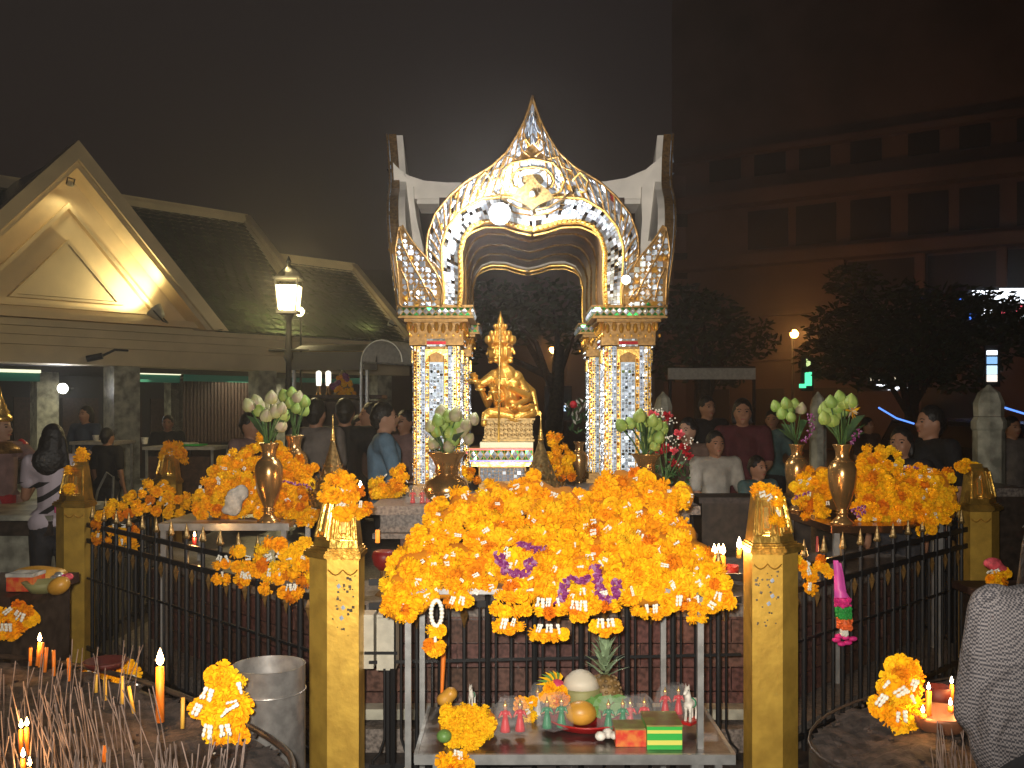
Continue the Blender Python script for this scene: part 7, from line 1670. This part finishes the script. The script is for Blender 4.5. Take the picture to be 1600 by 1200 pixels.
    O('skirt' if long_skirt else 'trousers', blob(c_, vox * 1.3 * s, 2, 'cloth'), pants, t)
    # hair
    hm = MB(); hr = Matrix.Rotation(R(turn), 4, 'Z')
    hm.ell(h_(0, .016, .026), (.084 * s, .094 * s, .104 * s), 16, 12, hr)
    if hair == 'long':
        hm.capsule(h_(0, .045, -.02), h_(0, .075, -.22), .085 * s, .075 * s)
        for k in (-1, 1): hm.capsule(h_(k * .068, .02, .0), h_(k * .095, .03, -.20), .034 * s, .04 * s)
        hm.ell(h_(0, .09, -.16), (.13 * s, .07 * s, .12 * s))
    elif hair == 'bob':
        hm.capsule(h_(0, .04, 0), h_(0, .05, -.09), .088 * s, .075 * s)
        for k in (-1, 1): hm.capsule(h_(k * .07, .01, 0), h_(k * .072, .01, -.08), .025 * s, .022 * s)
    else: hm.capsule(h_(0, .045, 0), h_(0, .045, -.045), .078 * s, .055 * s)
    # keep the face clear
    face = MB().ell(h_(0, -.085, -.055), (.066 * s, .06 * s, .085 * s), 16, 12, hr)
    me = blob(hm, .009 * s, 1, 'hair'); 
    for v in me.vertices:
        q_ = ht.inverted() @ v.co
        if q_.y < -.052 * s and q_.z < .045 * s and abs(q_.x) < .07 * s: v.co = ht @ Vector((q_.x, -.035 * s, q_.z))
    O('hair', me, hair_m(hair), t)
    ey = MB()
    for k in (-1, 1): ey.ell(h_(k * .031, -.083, .006), (.013 * s, .006 * s, .0065 * s), 8, 6)
    O('eyes', ey, 'eye', t, smooth=True); O('mouth', MB().ell(h_(0, -.091, -.060), (.022 * s, .006 * s, .005 * s), 8, 6), 'lip', t, smooth=True)
    br = MB()
    for k in (-1, 1): br.tube([h_(k * .015, -.090, .024), h_(k * .034, -.087, .029), h_(k * .05, -.076, .022)], .0032 * s, 5)
    O('brows', br, 'hair', t, smooth=True)
    if crown:
        O('crown', MB().lathe([(.088 * s, .05 * s), (.100 * s, .07 * s), (.092 * s, .095 * s), (.070 * s, .12 * s), (.076 * s, .135 * s), (.050 * s, .165 * s), (.055 * s, .18 * s), (.032 * s, .215 * s), (.036 * s, .225 * s), (.014 * s, .27 * s), (.001 * s, .36 * s)], hd, 18), 'gold_bright', t, smooth=True)
        O('collar', MB().lathe([(.19 * s, 1.36 * s), (.16 * s, 1.41 * s), (.10 * s, 1.45 * s), (.07 * s, 1.46 * s)], n=20, sy=.75), 'gold_frame', t, smooth=True)
        for sd in (-1, 1): O('shoulder_plate', MB().lathe([(.06 * s, -.02 * s), (.055 * s, .02 * s), (.02 * s, .05 * s), (.001, .06 * s)], (sd * .19 * s, 0, 1.42 * s), 12), 'figure_red', t, smooth=True)
    return t, V
def hair_m(k): return 'hair'
for nm, c in (('sh_stripe', (.52, .46, .50)), ('sh_grey', (.20, .17, .15)), ('sh_black', (.012, .011, .012)), ('sh_blue', (.16, .27, .38)), ('sh_white', (.50, .46, .40)), ('sh_maroon', (.10, .02, .025)), ('sh_pink', (.28, .17, .16)), ('sh_teal', (.10, .18, .18)), ('sh_brown', (.12, .07, .05)), ('sh_red', (.42, .02, .03)), ('trousers', (.03, .03, .035)), ('sh_navy', (.05, .07, .12))): mat(nm, tuple(v * .85 for v in c), .85, noise=.2, nscale=12, bump=.9, bscale=7, bdist=.03)
# houndstooth weave for the near shirt
def check_mat():
    m = bpy.data.materials.new('checked_cloth'); m.use_nodes = True; N = m.node_tree.nodes; L = m.node_tree.links; b = N['Principled BSDF']; b.inputs['Roughness'].default_value = .85
    tc = N.new('ShaderNodeTexCoord'); mp_ = N.new('ShaderNodeMapping'); mp_.inputs['Scale'].default_value = (1, .6, 1); L.new(tc.outputs['Object'], mp_.inputs[0])
    ck = N.new('ShaderNodeTexChecker'); ck.inputs['Scale'].default_value = 230; ck.inputs['Color1'].default_value = (.19, .17, .17, 1); ck.inputs['Color2'].default_value = (.035, .033, .04, 1)
    L.new(mp_.outputs[0], ck.inputs['Vector']); L.new(ck.outputs['Color'], b.inputs['Base Color']); M['checked'] = m
    nz = N.new('ShaderNodeTexNoise'); nz.inputs['Scale'].default_value = 7; nz.inputs['Detail'].default_value = 3; nz.inputs['Distortion'].default_value = 1.2; bp_ = N.new('ShaderNodeBump'); bp_.inputs['Strength'].default_value = 1; bp_.inputs['Distance'].default_value = .04
    L.new(tc.outputs['Object'], nz.inputs['Vector']); L.new(nz.outputs['Fac'], bp_.inputs['Height']); L.new(bp_.outputs[0], b.inputs['Normal'])
check_mat()
def stripe_mat():
    m = bpy.data.materials.new('striped_cloth'); m.use_nodes = True; N = m.node_tree.nodes; L = m.node_tree.links; b = N['Principled BSDF']; b.inputs['Roughness'].default_value = .85
    tc = N.new('ShaderNodeTexCoord'); sp = N.new('ShaderNodeSeparateXYZ'); L.new(tc.outputs['Object'], sp.inputs[0])
    def mth(op, a_, b_=None):
        n = N.new('ShaderNodeMath'); n.operation = op
        for i, v in enumerate((a_, b_)):
            if v is None: continue
            if isinstance(v, (int, float)): n.inputs[i].default_value = v
            else: L.new(v, n.inputs[i])
        return n.outputs[0]
    d = mth('FRACT', mth('MULTIPLY', mth('ADD', sp.outputs['Z'], mth('MULTIPLY', sp.outputs['X'], .75)), 9.5))
    on = mth('MULTIPLY', mth('LESS_THAN', d, .38), mth('MULTIPLY', mth('LESS_THAN', sp.outputs['Z'], 1.12), mth('GREATER_THAN', sp.outputs['Z'], .90)))
    mx = N.new('ShaderNodeMix'); mx.data_type = 'RGBA'; mx.inputs[6].default_value = (.42, .36, .40, 1); mx.inputs[7].default_value = (.015, .013, .015, 1); L.new(on, mx.inputs[0]); L.new(mx.outputs[2], b.inputs['Base Color']); M['striped_cloth'] = m
stripe_mat()
# woman in the striped top, seen half from behind, holding her phone up
wt, V = person(84, 662, 6.75, 'woman with long dark hair in a pale top with black stripes', yaw=-140, skin='skin', shirt='striped_cloth', pants='trousers', hair='long', arms='pray', sleeve=.35, turn=-35, build=.9)
s_ = (EYE + (HZ - 662) / F * 6.75) / 1.7
mat('badge', (.40, .03, .12), .5); O('badge', MB().box((-.02, .165 * s_, 1.06 * s_), (.12 * s_, .012, .09 * s_)), 'badge', wt)
person(0, 600, 7.6, 'costumed dancer with tall golden crown and red skirt at the picture edge', yaw=60, skin='skin_pale', shirt='sh_pink', pants='sh_red', hair='short', arms='dance', hgt=1.60, crown=True, long_skirt=True, turn=20)
person(262, 648, 13.2, 'man in dark cap and jacket sitting behind the grey counter', yaw=10, shirt='sh_black', pants='trousers', vox=.02, sleeve=1, arms='low', skin='skin_dark')
person(134, 633, 12.8, 'person with a pale blue cap and red scarf at the narrow counter', yaw=-20, shirt='sh_navy', pants='trousers', vox=.02, sleeve=1, arms='low', hair='bob')
person(168, 668, 10.9, 'person in black half hidden by the hall column near folding chair', yaw=160, shirt='sh_black', pants='trousers', vox=.02)
person(392, 643, 8.2, 'person in a dusty pink top behind the pale lotus buds', yaw=60, shirt='sh_pink', pants='trousers', vox=.018, arms='pray')
person(494, 622, 8.0, 'man in a grey shirt seen from behind near the lantern post', yaw=165, shirt='sh_grey', pants='trousers', vox=.016, skin='skin')
person(539, 622, 8.4, 'black haired man in a black shirt standing before the flower covered figure', yaw=185, shirt='sh_black', pants='trousers', vox=.016, build=1.1)
person(561, 648, 9.6, 'dim face between the black shirt and the blue polo', yaw=30, shirt='sh_black', pants='trousers', vox=.02, hair='bob')
person(578, 628, 9.4, 'woman in profile right behind the blue polo', yaw=-70, shirt='sh_brown', pants='trousers', vox=.02, hair='bob')
person(601, 628, 7.4, 'man in a light blue polo with a sleeve patch beside the mirrored column', yaw=100, shirt='sh_blue', pants='trousers', vox=.015, skin='skin_pale', arms='low', sleeve=.5)
bp = [o for o in bpy.data.objects if 'light blue polo' in o.get('label', '')][0]
person(632, 640, 9.2, 'person in rose coloured clothes just at the shrine column edge', yaw=-30, shirt='sh_pink', pants='trousers', vox=.02)
person(1118, 668, 7.6, 'child in a white T-shirt looking down past the red roses', yaw=10, shirt='sh_white', pants='trousers', vox=.015, arms='low', hgt=1.46)
person(1160, 622, 8.6, 'woman in a maroon dress standing behind the child in white', yaw=-10, shirt='sh_maroon', pants='sh_maroon', vox=.016, hair='bob', long_skirt=True, arms='low')
person(1074, 652, 8.2, 'pale person in brown between the red roses and the child', yaw=-40, shirt='sh_brown', pants='trousers', vox=.018, skin='skin_pale')
person(1105, 618, 10.5, 'dim tall person farther back behind the roses', yaw=20, shirt='sh_black', pants='trousers', vox=.02)
person(1184, 712, 7.2, 'small child in teal leaning over beside the T-shirt child', yaw=30, shirt='sh_teal', pants='trousers', vox=.016, hgt=1.28, arms='low')
person(1206, 640, 11.5, 'faint person in the dark left of the sparse lotus vase', yaw=-20, shirt='sh_teal', pants='trousers', vox=.02)
person(1453, 633, 6.7, 'man in a black T-shirt facing sideways behind the broad heap', yaw=-75, shirt='sh_black', pants='trousers', vox=.014, skin='skin', build=1.15, turn=-5)
person(1408, 664, 6.4, 'dark haired person bowing beside the man in the black T-shirt', yaw=-50, shirt='sh_black', pants='trousers', vox=.015, turn=10, hair='bob', hgt=1.51)
person(1582, 650, 9.5, 'faint person in grey past the white gatepost', yaw=10, shirt='sh_grey', pants='trousers', vox=.02)
person(1356, 652, 13, 'faraway person in the dark between lotus vase and bowed head', yaw=30, shirt='sh_brown', pants='trousers', vox=.022)
person(1030, 640, 12, 'faraway person by the pale pointed gatepost', yaw=-30, shirt='sh_brown', pants='trousers', vox=.022)
# near worshipper at the picture edge: back bent over the bowl
nt_, V = person(1722, 812, 2.05, 'worshipper in a grey checked shirt bending at the picture edge', yaw=-168, shirt='checked', pants='trousers', vox=.012, hair='long', arms='low', sleeve=1, hgt=1.42, build=1.2, lean=.5, turn=-10)
